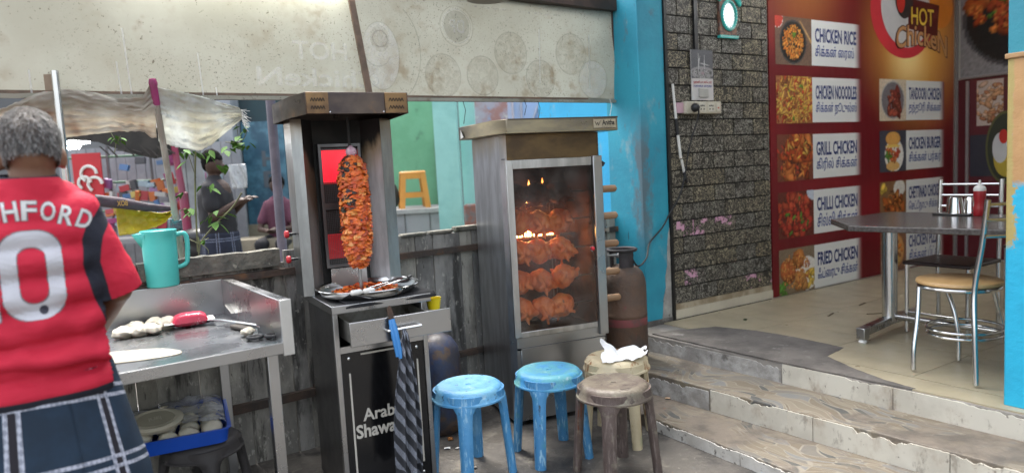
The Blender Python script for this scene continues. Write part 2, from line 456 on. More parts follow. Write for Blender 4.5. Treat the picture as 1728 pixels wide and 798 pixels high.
# the bare cement patch where tiles are gone
cp = [(3.315, 3.54), (3.53, 3.49), (3.77, 3.37), (3.86, 3.12), (3.89, 2.86), (3.885, 2.62), (3.87, 2.47), (3.64, 2.43), (3.53, 2.2), (3.46, 2.0), (3.43, 1.81), (3.405, 1.83), (3.375, 2.2), (3.35, 2.6), (3.33, 3.0)]
cpp = []
for i in range(len(cp)):
    a, b = cp[i], cp[(i + 1) % len(cp)]
    for k in range(6):
        t = k / 6; cpp.append((lerp(a[0], b[0], t) + .008 * noise.noise(Vector((a[0] * 9, b[1] * 7, k))), lerp(a[1], b[1], t) + .012 * noise.noise(Vector((a[1] * 9, b[0] * 5, k + 9)))))
part('cement_patch', MB().prism(cpp, .315, .3245), CEMENT, floor_o, smooth=None, label='grey cement patch where floor tiles are missing')
# riser tiles: cream slabs with ragged tops
def riser_run(E, parent, z0, z1, v_start, v_end, pitch, ragged, m, name='riser_tile', off=.007):
    us = [p[0] for p in E][::-1]; vs = [p[1] for p in E][::-1]
    v = v_start
    while v > v_end:
        w = min(pitch, v - v_end) - .004; s = MB(); N = 110; front = []; back = []
        for i in range(N + 1):
            vv = v - w * i / N; u = float(np.interp(vv, vs, us))
            big = max(0, noise.noise(Vector((vv * 3.1, z1 * 31, 1.))) - .02); rag = .002 + .004 * abs(noise.noise(Vector((vv * 60, z1 * 17, 4.)))) + (ragged * (.25 + .9 * abs(noise.noise(Vector((vv * 19, z1 * 11, 7.)))) * 1.6) * min(1, big * 7) + .004 * noise.noise(Vector((vv * 90, z1, 2.))) if big > 0 else 0)
            top = z1 - min(rag, (z1 - z0) * .75)
            front += [(u - off, vv, z0), (u - off, vv, top)]; back += [(u + .004, vv, z0), (u + .004, vv, top)]
        L = len(front); fcs = []
        for i in range(N):
            a = 2 * i; fcs += [(a, a + 2, a + 3, a + 1), (L + a, L + a + 1, L + a + 3, L + a + 2), (a + 1, a + 3, L + a + 3, L + a + 1), (a, L + a, L + a + 2, a + 2)]
        fcs += [(0, 1, L + 1, L), (L - 2, 2 * L - 2, 2 * L - 1, L - 1)]
        s.add(front + back, fcs); part(name, s, m, parent, smooth=None)
        v -= pitch
riser_run(E3, floor_o, .198, .316, 2.52, -1.15, .62, .022, CREAM)
riser_run(E3, floor_o, .20, .300, 3.70, 2.53,   .58, .025, RISERG, 'bare_riser', .005)
riser_run(E2, steps[1], .068, .196, 2.72, -1.15, .62, .030, CREAM)
riser_run(E2, steps[1], .07, .185, 3.70, 2.73, .49, .025, RISERG, 'bare_riser', .005)
riser_run(E1, steps[0], -.02, .066, 2.86, -1.15, .62, .016, mat('chipped_white_paint', (.58, .56, .52), (.46, .44, .40), .6, scale=6, bump=.2, stains=[((.10, .09, .08), 17, .55, .62, (1, 1, 1), .9)]))

# ---- tiled wall (left wall of the shop, near part)
BLUE = lambda name, c1, c2: mat(name, c1, c2, .62, scale=2.2, bump=.12, bscale=35, stains=[((.16, .20, .22), 26, .66, .72, (.25, .25, 2.2), .8), ((.34, .40, .40), 4.2, .58, .72, (1, 1, .6), .55), ((.10, .16, .19), 11, .60, .68, (1, 1, .5), .6), ((.04, .05, .055), 9, .66, .72, (2.5, 2.5, .5), .7)])
tw = thing('tiled_wall', 'dark crackled brick-tile wall between blue pillar and menu banner', 'wall', rz=B32)
GROUT = plain('dark_grout', (.014, .0135, .013), .9)
part('backing', MB().box(3.72, 3.752, .30, 4.868, 3.93, 3.3), GROUT, tw)
def brick_mat(name, pink):
    m, nt, b = newmat(name)
    co = coords(nt, 'Object', (1, 1, 1), rand=True)
    oi = nt.nodes.new('ShaderNodeObjectInfo')
    n1 = noise_(nt, co, 23, 2.5, .5, 1.9)
    n2 = noise_(nt, co, 9, 4)
    th = math_(nt, 'ADD', n1, math_(nt, 'MULTIPLY', math_(nt, 'SUBTRACT', n2, .5), .35))
    ridge = math_(nt, 'ABSOLUTE', math_(nt, 'SUBTRACT', th, .5))
    lines = math_(nt, 'SUBTRACT', 1.0, rampf(nt, ridge, .016, .040))
    flake = rampf(nt, th, .68, .74)
    tc2 = nt.nodes.new('ShaderNodeTexCoord')
    gold = mixc(nt, oi.outputs['Random'], (.66, .64, .57), (.50, .43, .28))
    base = mixc(nt, n2, (.022, .020, .018), (.075, .068, .056))
    f = math_(nt, 'MAXIMUM', math_(nt, 'MULTIPLY', lines, .72), math_(nt, 'MULTIPLY', flake, .75))
    f = math_(nt, 'MULTIPLY', f, math_(nt, 'ADD', .55, math_(nt, 'MULTIPLY', oi.outputs['Random'], .40)))
    col = mixc(nt, f, base, gold)
    if pink:
        pk = rampf(nt, noise_(nt, co, 11, 7, .65), .54, .57)
        col = mixc(nt, pk, col, (.62, .34, .47))
        col = mixc(nt, math_(nt, 'MULTIPLY', rampf(nt, noise_(nt, co, 30, 3), .6, .66), pk), col, (.18, .08, .10))
    nt.links.new(col, b.inputs['Base Color']); b.inputs['Roughness'].default_value = .45; b.inputs['Specular IOR Level'].default_value = .25
    bp = nt.nodes.new('ShaderNodeBump'); bp.inputs['Strength'].default_value = .55; bp.inputs['Distance'].default_value = .006
    nt.links.new(th, bp.inputs['Height']); nt.links.new(bp.outputs[0], b.inputs['Normal'])
    return m
BRICK, BRICKP = brick_mat('crackled_dark_tile', False), brick_mat('crackled_dark_tile_pink', True)
def slab(w, h, y0=-.008, y1=.004): return MB().box(-w / 2, y0, -h / 2, w / 2, y1, h / 2).mesh('wall_tile')
pit_z, pit_u = .1245, .234
full = slab(pit_u - .010, pit_z - .0105); fullp = full.copy()
full.materials.append(BRICK); fullp.materials.append(BRICKP)
cuts = {}
for r_ in range(24):
    zc = .436 + pit_z * (r_ + .5)
    u = 3.735 - (pit_u / 2 if r_ % 2 else 0)
    while u < 4.862:
        a, b = max(u, 3.735), min(u + pit_u, 4.866)
        if b - a > .03:
            pk = (r_ in (0, 4) and rng.random() < .45) or (r_ in (1, 5) and rng.random() < .12)
            if b - a > pit_u - .01: me = fullp if pk else full
            else:
                key = (round(b - a, 3), pk)
                if key not in cuts:
                    cuts[key] = slab(b - a - .010, pit_z - .0105); cuts[key].materials.append(BRICKP if pk else BRICK)
                me = cuts[key]
            o = link('wall_tile', me, None, tw, ((a + b) / 2, 3.750 + random.uniform(-.002, .001), zc)); o.rotation_euler = (random.uniform(-.01, .01), 0, random.uniform(-.006, .006))
        u += pit_u
part('plaster_band', MB().box(3.74, 3.744, .392, 4.866, 3.756, .437), mat('stained_plaster', (.42, .36, .26), (.28, .22, .14), .85, scale=8, bump=.4, stains=[((.30, .14, .05), 7, .6, .7)]), tw)
sk = mat('cream_skirting', (.58, .53, .42), (.50, .45, .36), .4, scale=4, stains=[((.25, .15, .08), 12, .66, .74)])
for i in range(3): part('skirting_tile', MB().box(3.74 + .376 * i, 3.735, .3245, 3.74 + .376 * (i + 1) - .003, 3.750, .391), sk, tw)
part('edge_trim', MB().box(3.706, 3.722, .3245, 3.732, 3.752, 3.3), plain('black_trim', (.012, .012, .012), .5), tw)

# ---- blue corner pillar and the facade behind the grill
pil = thing('corner_pillar', 'turquoise blue corner pillar between grill oven and tiled wall', 'pillar', rz=B32)
def scuffed():
    m = BLUE('scuffed_blue_paint', (.03, .32, .44), (.025, .26, .37)); nt = m.node_tree; b = nt.nodes['Principled BSDF']; src = b.inputs['Base Color'].links[0].from_socket
    co = coords(nt); sp = nt.nodes.new('ShaderNodeSeparateXYZ'); nt.links.new(co, sp.inputs[0])
    dx = math_(nt, 'ABSOLUTE', math_(nt, 'SUBTRACT', sp.outputs[0], 3.455)); dy = math_(nt, 'ABSOLUTE', math_(nt, 'SUBTRACT', sp.outputs[1], 3.735))
    d = math_(nt, 'ADD', dx, dy); n = noise_(nt, coords(nt, 'Object', (1, 1, .5)), 14, 8, .7)
    near = math_(nt, 'SUBTRACT', 1.0, rampf(nt, math_(nt, 'ADD', d, math_(nt, 'MULTIPLY', math_(nt, 'SUBTRACT', n, .5), .34)), .02, .11))
    zz = math_(nt, 'MULTIPLY', rampf(nt, sp.outputs[2], .75, 1.15), math_(nt, 'SUBTRACT', 1.0, rampf(nt, sp.outputs[2], 1.55, 1.95)))
    f = math_(nt, 'MULTIPLY', math_(nt, 'MULTIPLY', near, zz), .75)
    c = mixc(nt, f, src, (.13, .125, .13)); nt.links.new(c, b.inputs['Base Color']); return m
part('shaft', MB().box(3.455, 3.735, -.05, 3.704, 4.095, 3.4), scuffed() or BLUE('scuffed_blue_paint', (.03, .32, .44), (.025, .26, .37)), pil, bevel=.006)
fac = solo('facade_wall', MB().box(3.475, 4.098, -.05, 3.70, 5.02, 3.4), BLUE('lit_blue_paint', (.035, .43, .74), (.03, .37, .66)), 'bright blue facade wall behind the grill oven', 'wall', rz=B32)  # facade blue raised, its strong lighting is put into the colour
part('bare_plaster', MB().prism([(3.452, 3.7345), (3.452, 3.80), (3.62, 3.7345)], .3, .32), CEMENT, pil)
# bare plaster patch peeling near the pillar's foot
pp = MB(); pts = [(3.60, .326), (3.702, .326), (3.702, 1.02), (3.688, .98), (3.672, .86), (3.668, .74), (3.645, .66), (3.648, .58), (3.62, .50), (3.612, .40)]
pp.add([(u, 3.7325, z) for u, z in pts] + [(u, 3.7352, z) for u, z in pts], [tuple(range(10)), tuple(range(19, 9, -1))] + [(i, 10 + i, 10 + (i + 1) % 10, (i + 1) % 10) for i in range(10)])
part('peeled_patch', pp, mat('bare_grey_plaster', (.42, .41, .38), (.30, .29, .27), .9, scale=9, bump=.4, stains=[((.12, .11, .10), 12, .62, .7)]), pil)
part('worn_foot', MB().box(3.448, 3.726, .318, 3.703, 3.74, .352), CEMENT, pil)

# ---- right front pillar, painted blue with a tan panel
def rp_mat():
    m, nt, b = newmat('painted_right_pillar')
    co = coords(nt); sp = nt.nodes.new('ShaderNodeSeparateXYZ'); nt.links.new(co, sp.inputs[0])
    nz = math_(nt, 'MULTIPLY', math_(nt, 'SUBTRACT', noise_(nt, co, 22, 6, .7), .5), .09)
    z = math_(nt, 'ADD', sp.outputs[2], nz); y = math_(nt, 'ADD', sp.outputs[1], math_(nt, 'MULTIPLY', nz, .35))
    blue = mixc(nt, rampf(nt, noise_(nt, co, 3, 5), .4, .6), (.02, .42, .66), (.02, .36, .58))
    teal = mixc(nt, rampf(nt, noise_(nt, co, 3, 5), .4, .6), (.03, .26, .34), (.03, .22, .30))
    col = mixc(nt, rampf(nt, z, 1.86, 1.90), blue, teal)
    tan = mixc(nt, rampf(nt, noise_(nt, co, 5, 5), .4, .6), (.52, .30, .13), (.46, .26, .11))
    inz = math_(nt, 'MULTIPLY', rampf(nt, z, 1.30, 1.34), math_(nt, 'SUBTRACT', 1.0, rampf(nt, z, 1.86, 1.88)))
    gold = math_(nt, 'MULTIPLY', rampf(nt, z, 1.02, 1.06), math_(nt, 'SUBTRACT', 1.0, rampf(nt, z, 1.87, 1.89)))
    col = mixc(nt, math_(nt, 'MULTIPLY', gold, rampf(nt, math_(nt, 'ADD', y, nz), 1.415, 1.425)), col, (.42, .33, .12))
    col = mixc(nt, math_(nt, 'MULTIPLY', inz, math_(nt, 'SUBTRACT', 1.0, rampf(nt, y, 1.425, 1.435))), col, tan)
    nt.links.new(col, b.inputs['Base Color']); b.inputs['Roughness'].default_value = .5
    bp = nt.nodes.new('ShaderNodeBump'); bp.inputs['Strength'].default_value = .35; bp.inputs['Distance'].default_value = .01
    nt.links.new(noise_(nt, co, 28, 6), bp.inputs['Height']); nt.links.new(bp.outputs[0], b.inputs['Normal'])
    return m
rp = thing('front_pillar', 'blue painted front pillar with tan panel at the right', 'pillar', rz=B32)
part('shaft', MB().box(3.49, .95, .318, 3.92, 1.455, 3.32), rp_mat(), rp, bevel=.008)
part('plaster_lip', MB().box(3.478, .95, 1.862, 3.50, 1.462, 1.885), mat('tan_plaster', (.45, .27, .13), None, .7, bump=.3), rp, bevel=.005)

# ---- remaining shop walls and ceiling (with a tube lamp inside)
PALE = mat('pale_wall', (.62, .60, .55), (.54, .52, .48), .7, scale=1.5)
solo('side_wall', MB().box(4.869, 3.752, .30, 8.5, 3.93, 3.3), PALE, 'pale side wall carrying the red menu banner', 'wall', rz=B32)
solo('back_wall', MB().box(7.86, -1.4, .30, 8.1, 3.751, 3.3), PALE, 'pale back wall of the shop with posters', 'wall', rz=B32)
solo('far_side_wall', MB().box(3.6, -1.6, .30, 8.3, -1.41, 3.3), PALE, 'pale inner wall hidden right of the front pillar', 'wall', rz=B32)
ce = MB().box(3.30, -1.6, 3.33, 8.5, 3.95, 3.45); struct('ceiling', ce, mat('ceiling_white', (.66, .65, .62), None, .8), rz=B32)
for i, (u0, v0) in enumerate(((5.1, 2.7), (6.7, 1.2))):
    tl = thing('tube_light', ['lit tube lamp under the shop ceiling near the menu banner', 'lit tube lamp under the shop ceiling above the tables'][i], 'lamp', rz=B32)
    part('fitting', MB().box(u0 - .62, v0 - .03, 3.28, u0 + .62, v0 + .03, 3.325), WHITEP, tl)
    part('tube', MB().cyl((u0 - .6, v0, 3.262), (u0 + .6, v0, 3.262), .015, n=10), emit('tube_glow', (.95, .97, 1.0), 24), tl)

# ================================================================== FENCE, BANNER
F36 = R(36); FA = (-1.258, 3.804, 0)
fence = thing('fence', 'weathered grey sheet fence with rusty rails behind the cooking stand', 'fence', FA, F36)
PLANK = [mat('weathered_sheet_%d' % k, c1, c2, .9, scale=5, detail=10, stretch=(1, 1, .45), bump=.5, bscale=30, rand=True,
             stains=[((.035, .033, .03), 4.5, .53, .64, (2, 2, .35), .85), ((.50, .48, .42), 34, .59, .66, (1, 1, .6), .65), ((.05, .045, .04), 26, .60, .66, (2, 2, .4), .7), ((.13, .075, .04), 2.2, .66, .76, (1, 1, 1), .7)])
         for k, (c1, c2) in enumerate((((.40, .38, .33), (.21, .20, .18)), ((.32, .308, .285), (.15, .146, .138)), ((.46, .435, .365), (.27, .253, .218))))]
x = -3.2; k = 0
while x < 2.66:
    w = random.choice((.09, .12, .15, .2, .24)); w = min(w, 2.68 - x)
    top = 1.135 + .012 * math.sin(k * 2.1) + random.uniform(-.012, .006) - (.07 if -1.35 < x < -.02 else 0)
    y = random.uniform(-.006, .006); s = MB(); nz_ = 14; vs = []; fs = []
    for j in range(nz_ + 1):
        z = -.05 + (top + .05) * j / nz_
        for (xx, yy) in ((x + .002, -.012), (x + w * .5, -.012 - .006 * (k % 2)), (x + w - .002, -.012), (x + w - .002, .012), (x + .002, .012)):
            vs.append((xx + .003 * noise.noise(Vector((k, z * 5, xx))), y + yy + .004 * noise.noise(Vector((xx * 3, z * 4, k))), z + (.008 * noise.noise(Vector((xx * 20, k, 2))) if j == nz_ else 0)))
    for j in range(nz_):
        for q in range(5): fs.append((j * 5 + q, j * 5 + (q + 1) % 5, (j + 1) * 5 + (q + 1) % 5, (j + 1) * 5 + q))
    fs.append((nz_ * 5, nz_ * 5 + 1, nz_ * 5 + 2, nz_ * 5 + 3, nz_ * 5 + 4)); s.add(vs, fs)
    part('sheet_panel', s, PLANK[random.choice((0, 0, 1, 1, 2))], fence, smooth=None); x += w; k += 1
RAIL = mat('rusty_rail', (.085, .055, .04), (.05, .04, .034), .85, scale=9, bump=.4, stains=[((.15, .075, .035), 6, .58, .7)])
for (a, b, z, h) in ((-3.2, 2.66, 1.02, .036), (-3.2, .1, .325, .045), (.1, 2.66, .345, .035)):
    s = MB(); N = 40
    for i in range(N):
        xa, xb = a + (b - a) * i / N, a + (b - a) * (i + 1) / N
        s.bar((xa, -.035 + .004 * noise.noise(Vector((xa * 3, z, 0))), z + .006 * noise.noise(Vector((xa * 2, z, 5)))), (xb, -.035 + .004 * noise.noise(Vector((xb * 3, z, 0))), z + .006 * noise.noise(Vector((xb * 2, z, 5)))), .034, h)
    part('rail', s, RAIL, fence, smooth=None)
CONC = mat('mossy_coping', (.20, .185, .15), (.10, .098, .085), .95, scale=9, detail=10, bump=.8, bscale=30, stains=[((.34, .32, .26), 20, .6, .68), ((.05, .055, .035), 5, .55, .68)])
for (a, b) in ((-1.34, -.72), (-.715, -.03)):
    s = MB(); s.grid(24, 1, lambda p, q: (a + (b - a) * p, -.045, 1.055 + q * (.093 + .008 * noise.noise(Vector((p * 9, a, 1)))))); s2 = MB()
    pts = [(a + (b - a) * i / 20, 1.148 + .009 * noise.noise(Vector((i * .7, a, 1)))) for i in range(21)]
    poly = [(a, 1.058), (b, 1.058)] + pts[::-1]; n_ = len(poly)
    s2.add([(x_, -.05, z_) for x_, z_ in poly] + [(x_, .03, z_) for x_, z_ in poly], [tuple(range(n_)), tuple(range(2 * n_ - 1, n_ - 1, -1))] + [(i, n_ + i, n_ + (i + 1) % n_, (i + 1) % n_) for i in range(n_)])
    part('coping', s2, CONC, fence, smooth=None)
for i in range(5):
    a = .72 + .19 * i; part('coping_stone', MB().box(a, -.03, 1.128, a + .17, .035, 1.148 + random.uniform(.0, .018)), CONC, fence, smooth=None, bevel=.008)

# ---- printed banner hung above the fence, seen from its back
bn = thing('hanging_banner', 'large stained banner seen from behind, hanging over the fence', 'banner', FA, F36)
def ty(x, z): return -.06 + .012 * noise.noise(Vector((x * .9, z * 1.3, 3.))) + .045 * max(0, min(1, x - 1.35)) * noise.noise(Vector((x * 2.6, z * 3.2 - x * 1.1, 8.)))
def tbot(x): return 1.945 + .025 * (x + 1.2) / 3.7
def tsheet(a, b):
    x = -3.0 + 5.53 * a; z = lerp(tbot(x), 2.62, b); return (x, ty(x, z), z)
TARP = sheetmat('banner_cloth', (.365, .365, .31), (.30, .295, .24), .30, 1.6, [((.12, .11, .09), 90, .60, .66, 1.1, .42, .62), ((.11, .095, .07), 46, .63, .69, 1.5, .44, .62), ((.21, .175, .12), 7, .48, .72, 1.3, .42, .66)])
s = MB(); s.grid(230, 40, tsheet, uv=False); part('cloth', s, TARP, bn, smooth=180)
FRAMEM = mat('brown_frame', (.16, .105, .075), (.10, .07, .05), .75, scale=9, bump=.15)
FRAMED = mat('dark_brown_frame', (.06, .036, .028), (.035, .025, .02), .7, scale=9)
s = MB()
for i in range(30):
    xa, xb = -3.0 + 5.55 * i / 30, -3.0 + 5.55 * (i + 1) / 30
    s.bar((xa, -.052, tbot(xa)), (xb, -.052, tbot(xb)), .02, .034)
part('bottom_bar', s, FRAMEM, bn)
part('strut', MB().bar((.452, -.095, 2.62), (.54, -.095, 1.962), .014, .036, (1, 0, 0)), FRAMEM, bn)
part('end_bar', MB().bar((2.52, -.075, 2.62), (2.535, -.075, 2.02), .022, .042, (1, 0, 0)), FRAMED, bn)
part('top_beam', MB().box(-3.05, -.13, 2.602, 2.62, -.04, 2.68), FRAMED, bn)
part('hem', MB().grid(100, 2, lambda a, b: (-3 + 5.53 * a, -.085 - .006 * noise.noise(Vector((a * 30, 1, 1))), tbot(-3 + 5.53 * a) - .018 + .02 * b - .007 * abs(noise.noise(Vector((a * 40, 3, 3)))))), TARP, bn, smooth=180)
# ghost print showing through (mirror image)
G1 = inkmat('ghost_print_pale', (.80, .79, .75), .34)
G2 = inkmat('ghost_print_grey', (.14, .13, .10), .26)
G3 = inkmat('ghost_print_tan', (.26, .20, .11), .20, .15, 20)
def onb(o=.004): return lambda x, z: (x, ty(x, z) - o, z)
def mirrored(body, x0, x1, z0, z1, m, bold=.0):      # text running right to left
    fn = onb(.004); return part('printed_word', tmb(body, lambda x, z: fn(x1 + x0 - x, z), x0, x1, z0, z1, bold), m, bn, smooth=None)
def ring(cx, cz, r, w, m, o=.004, sx=1., n=48, name='printed_ring', a0=0, a1=6.2832):
    fn = onb(o); s = MB(); vs = []; fs = []
    for k in range(n + 1):
        q = a0 + (a1 - a0) * k / n
        for rr in (r - w, r): vs.append(fn(cx + sx * rr * math.cos(q), cz + rr * math.sin(q)))
    for k in range(n): fs.append((2 * k, 2 * k + 2, 2 * k + 3, 2 * k + 1))
    return part(name, s.add(vs, fs), m, bn, smooth=None)
def disc(cx, cz, r, m, o=.003, sx=1., name='printed_disc'):
    fn = onb(o); s = MB(); vs = [fn(cx, cz)]; fs = []; n = 40
    for j in (1, 2, 3):
        for k in range(n): q = 6.2832 * k / n; vs.append(fn(cx + sx * r * j / 3 * math.cos(q), cz + r * j / 3 * math.sin(q)))
    for k in range(n):
        k2 = (k + 1) % n; fs.append((0, 1 + k, 1 + k2))
        for j in (0, 1): fs.append((1 + j * n + k, 1 + (j + 1) * n + k, 1 + (j + 1) * n + k2, 1 + j * n + k2))
    return part(name, s.add(vs, fs), m, bn, smooth=None)
a = (0.126, 2.255); b = (0.433, 2.150); mirrored('HOT', a[0], b[0], b[1] + .005, a[1], G1, .02)
a = (-0.075, 2.091); b = (0.619, 2.010); mirrored('ChickeN', a[0], b[0], b[1], a[1] + .02, G1, .02)
a = (1.313, 2.532); b = (2.022, 2.544); mirrored('97011 4601', a[0], b[0], b[1], a[1], G1, .01)
c = (0.641, 2.197); disc(c[0], c[1], .19, G1, .0025, .62); ring(c[0], c[1], .195, .006, G2, .0045, .62)
c = (0.641, 2.294); disc(c[0], c[1], .075, G3, .0035, .8); ring(c[0], c[1], .05, .008, G2, .005)
c = (0.620, 2.219); ring(c[0], c[1], .085, .006, G2, .005, 1, 30, 'printed_curve', 3.4, 6.0)
c = (0.681, 2.223); ring(c[0], c[1], .30, .008, G2, .0045, .75, 40, 'printed_curve', -1.2, 1.0)
for (c, rr, m) in (((1.056, 2.100), .125, G3), ((1.351, 2.110), .118, G3), ((1.587, 2.264), .13, G3), ((1.826, 2.107), .12, G3), ((2.104, 2.283), .135, G3), ((2.302, 2.114), .13, G1)):
    disc(c[0], c[1], rr, m, .003, .98); ring(c[0], c[1], rr + .008, .008, G2, .0045, .98)
c = (1.172, 2.404); disc(c[0], c[1], .095, G2, .003); ring(c[0], c[1], .125, .006, G2, .0045); ring(c[0], c[1], .105, .005, G1, .0045)
mirrored('DP', c[0] - .055, c[0] + .055, c[1] - .04, c[1] + .04, G1, .02)
TEAR = sheetmat('tear_light', (.85, .85, .84), (.8, .8, .78), .6, 8)  # pale strips coloured as light coming through tears in the cloth
for (a, b) in (((-0.678, 2.258), (-0.664, 1.938)), ((-0.715, 2.103), (-0.706, 1.937)), ((-0.355, 2.161), (-0.346, 1.952)), ((-1.058, 2.052), (-1.056, 1.944)), ((-0.283, 1.994), (-0.280, 1.935)), ((2.274, 2.425), (2.264, 2.050)), ((1.832, 2.434), (1.819, 2.079))):
    fn = onb(.005); w = .0035
    part('lit_tear', MB().add([fn(a[0] - w, a[1]), fn(a[0] + w, a[1]), fn(b[0] + w, b[1]), fn(b[0] - w, b[1])], [(0, 3, 2, 1)]), TEAR, bn, smooth=None)
for (a, L, sm) in (((1.169, 1.943), .14, BLACKP), ((1.650, 1.957), .10, BLACKP), ((1.765, 1.951), .12, BLACKP), ((2.435, 1.977), .12, WHITEP)):
    part('loose_string', MB().tube([(a[0], -.09, a[1]), (a[0] + .012, -.095, a[1] - L * .4), (a[0] - .004, -.09, a[1] - L)], .0022, 5), sm, bn)
# lamp fittings under the beam
tl = thing('tube_light', 'lit tube lamp under the beam in front of the banner', 'lamp', FA, F36)
part('fitting', MB().box(-.75, -.13, 2.575, .45, -.09, 2.60), WHITEP, tl)
part('tube', MB().cyl((-.74, -.11, 2.56), (.44, -.11, 2.56), .013, n=10), emit('tube_glow_warm', (1.0, .98, .86), 14), tl)
a = (1.314, 2.558)
dl = thing('dish_lamp', 'unlit round dish lamp hanging under the banner beam', 'lamp', (FA[0] + a[0] * math.cos(F36), FA[1] + a[0] * math.sin(F36), 0), F36)
part('shade', MB().lathe([(.001, 2.62), (.03, 2.615), (.09, 2.58), (.14, 2.553), (.135, 2.548), (.08, 2.568), (.001, 2.60)], 28, (0, -.22, 0)), plain('dull_dish', (.30, .28, .26), .5, .3), dl, smooth=60)
part('stem', MB().cyl((0, -.22, 2.61), (0, -.10, 2.66), .012), BLACKP, dl)

# ================================================================== SHAWARMA GRILL (frame: x along its front, y back, z up)
SH = (-.826, 3.105, 0); SR = R(29)
sh = thing('shawarma_grill', 'steel shawarma grill on a cabinet with pulled-out drawer', 'grill', SH, SR)
SOOT = lambda name, zs: None
def sooty(name, lo, hi, xs, base=(.55, .55, .54), heat=(.40, .27, .14), soot=(.012, .011, .011), ramp_z=True, nscale=7, top=None, rough=.3, amp=.22, kx=0., x0=0., met=1.):
    """steel that turns brown and then black towards the top (burnt on): heights in local z"""
    m, nt, b = newmat(name)
    co = coords(nt); sp = nt.nodes.new('ShaderNodeSeparateXYZ'); nt.links.new(co, sp.inputs[0])
    n1 = math_(nt, 'MULTIPLY', math_(nt, 'SUBTRACT', noise_(nt, coords(nt, 'Object', (1, 1, .35)), nscale, 6, .65), .5), amp * 2)
    z = math_(nt, 'ADD', sp.outputs[2], n1)
    if kx: z = math_(nt, 'ADD', z, math_(nt, 'MULTIPLY', math_(nt, 'SUBTRACT', sp.outputs[0], x0), kx))
    st = mixc(nt, rampf(nt, noise_(nt, coords(nt, 'Object', (3, 3, .6)), 6, 6), .35, .65), base, tuple(x * .72 for x in base))
    c = mixc(nt, rampf(nt, z, lo - .16, lo + .05), st, heat)
    c = mixc(nt, rampf(nt, z, hi - .05, hi + .03), c, soot)
    nt.links.new(c, b.inputs['Base Color'])
    mt = math_(nt, 'MULTIPLY', math_(nt, 'SUBTRACT', 1.0, rampf(nt, z, hi - .05, hi + .03)), met); nt.links.new(mt, b.inputs['Metallic'])
    rg = math_(nt, 'ADD', rough, math_(nt, 'MULTIPLY', rampf(nt, z, hi - .05, hi + .03), .35)); nt.links.new(rg, b.inputs['Roughness'])
    return m
HOODM = mat('heat_stained_hood', (.10, .078, .066), (.055, .045, .046), .36, .9, scale=3.5, detail=6, stretch=(1, 1, 1.6), rvar=.1, stains=[((.26, .14, .06), 3.2, .56, .72), ((.02, .016, .02), 4, .58, .7)])
SIDEM = sooty('steel_side_panel', 1.78, 1.90, 0, base=(.42, .44, .45), heat=(.30, .22, .14), amp=.12)
WINGL = sooty('sooted_wing_left', 1.48, 1.68, 0, base=(.46, .42, .40), heat=(.26, .17, .12), amp=.12, nscale=9, kx=2., x0=.012, met=.45)
WINGR = sooty('sooted_wing_right', 1.66, 1.70, 0, base=(.68, .68, .69), heat=(.45, .35, .22), amp=.10, nscale=9, kx=-1., x0=.39, met=.4)
# cabinet
part('cabinet_body', MB().box(.004, .02, .0, .012, .485, .895).box(.436, .02, .0, .446, .485, .895).box(.012, .475, .0, .436, .485, .895).box(.012, .02, .02, .436, .475, .032), STEELD, sh, bevel=.002)
for (x0, x1) in ((-.002, .022), (.426, .449)): part('corner_post', MB().box(x0, -.004, .0, x1, .02, .897), STEEL, sh, bevel=.002)
part('drawer_bay', MB().box(.022, .0, .712, .426, .018, .742), STEEL, sh)
dp = part('door_panel', MB().box(.024, .004, .045, .424, .012, .708), mat('black_acrylic', (.008, .008, .009), None, .16, spec=.5), sh)
WL = plain('white_print', (.55, .52, .46), .6)
for (x, z0, z1) in ((.0585, .115, .615), (.389, .115, .625)): part('printed_line', MB().box(x - .004, .0015, z0, x + .004, .0038, z1), WL, dp)
part('printed_line', MB().box(.115, .0015, .692, .345, .0038, .700), WL, dp)
def onp(x, z): return (x, .0022, z)
part('lettering', tmb('Arabian', onp, .105, .345, .378, .438, .022), WL, dp, smooth=None)
part('lettering', tmb('Shawarma', onp, .068, .382, .300, .366, .028), WL, dp, smooth=None)
for (x, z) in ((.058, .684), (.388, .684), (.058, .066), (.385, .066)): part('screw', MB().lathe([(.001, .0), (.007, .002), (.007, .005)], 12).xf(Matrix.Translation((x, -.003, z)) @ Matrix.Rotation(R(-90), 4, 'X')), CHROME, dp)
for (x, y) in ((.02, .03), (.43, .03), (.02, .46), (.43, .46)): pass
# countertop
part('countertop', MB().box(-.006, -.012, .897, .474, .505, .935), STEEL, sh, bevel=.003)
# drawer
dr = part('drawer', MB().box(.036, -.132, .764, .520, -.122, .874), STEEL, sh, bevel=.003)
part('drawer_box', MB().box(.050, -.12, .772, .056, .3, .862).box(.425, -.12, .772, .431, .3, .862).box(.056, -.12, .772, .425, .3, .778).box(.056, .29, .778, .425, .3, .862), mat('greasy_steel', (.38, .37, .34), (.24, .23, .20), .5, .8, scale=12, stains=[((.09, .06, .035), 9, .56, .68)]), dr, smooth=None)
part('drawer_handle', MB().tube([(.196, -.132, .82), (.198, -.165, .82), (.356, -.165, .822), (.358, -.132, .822)], .0065, 10), CHROME, dr)
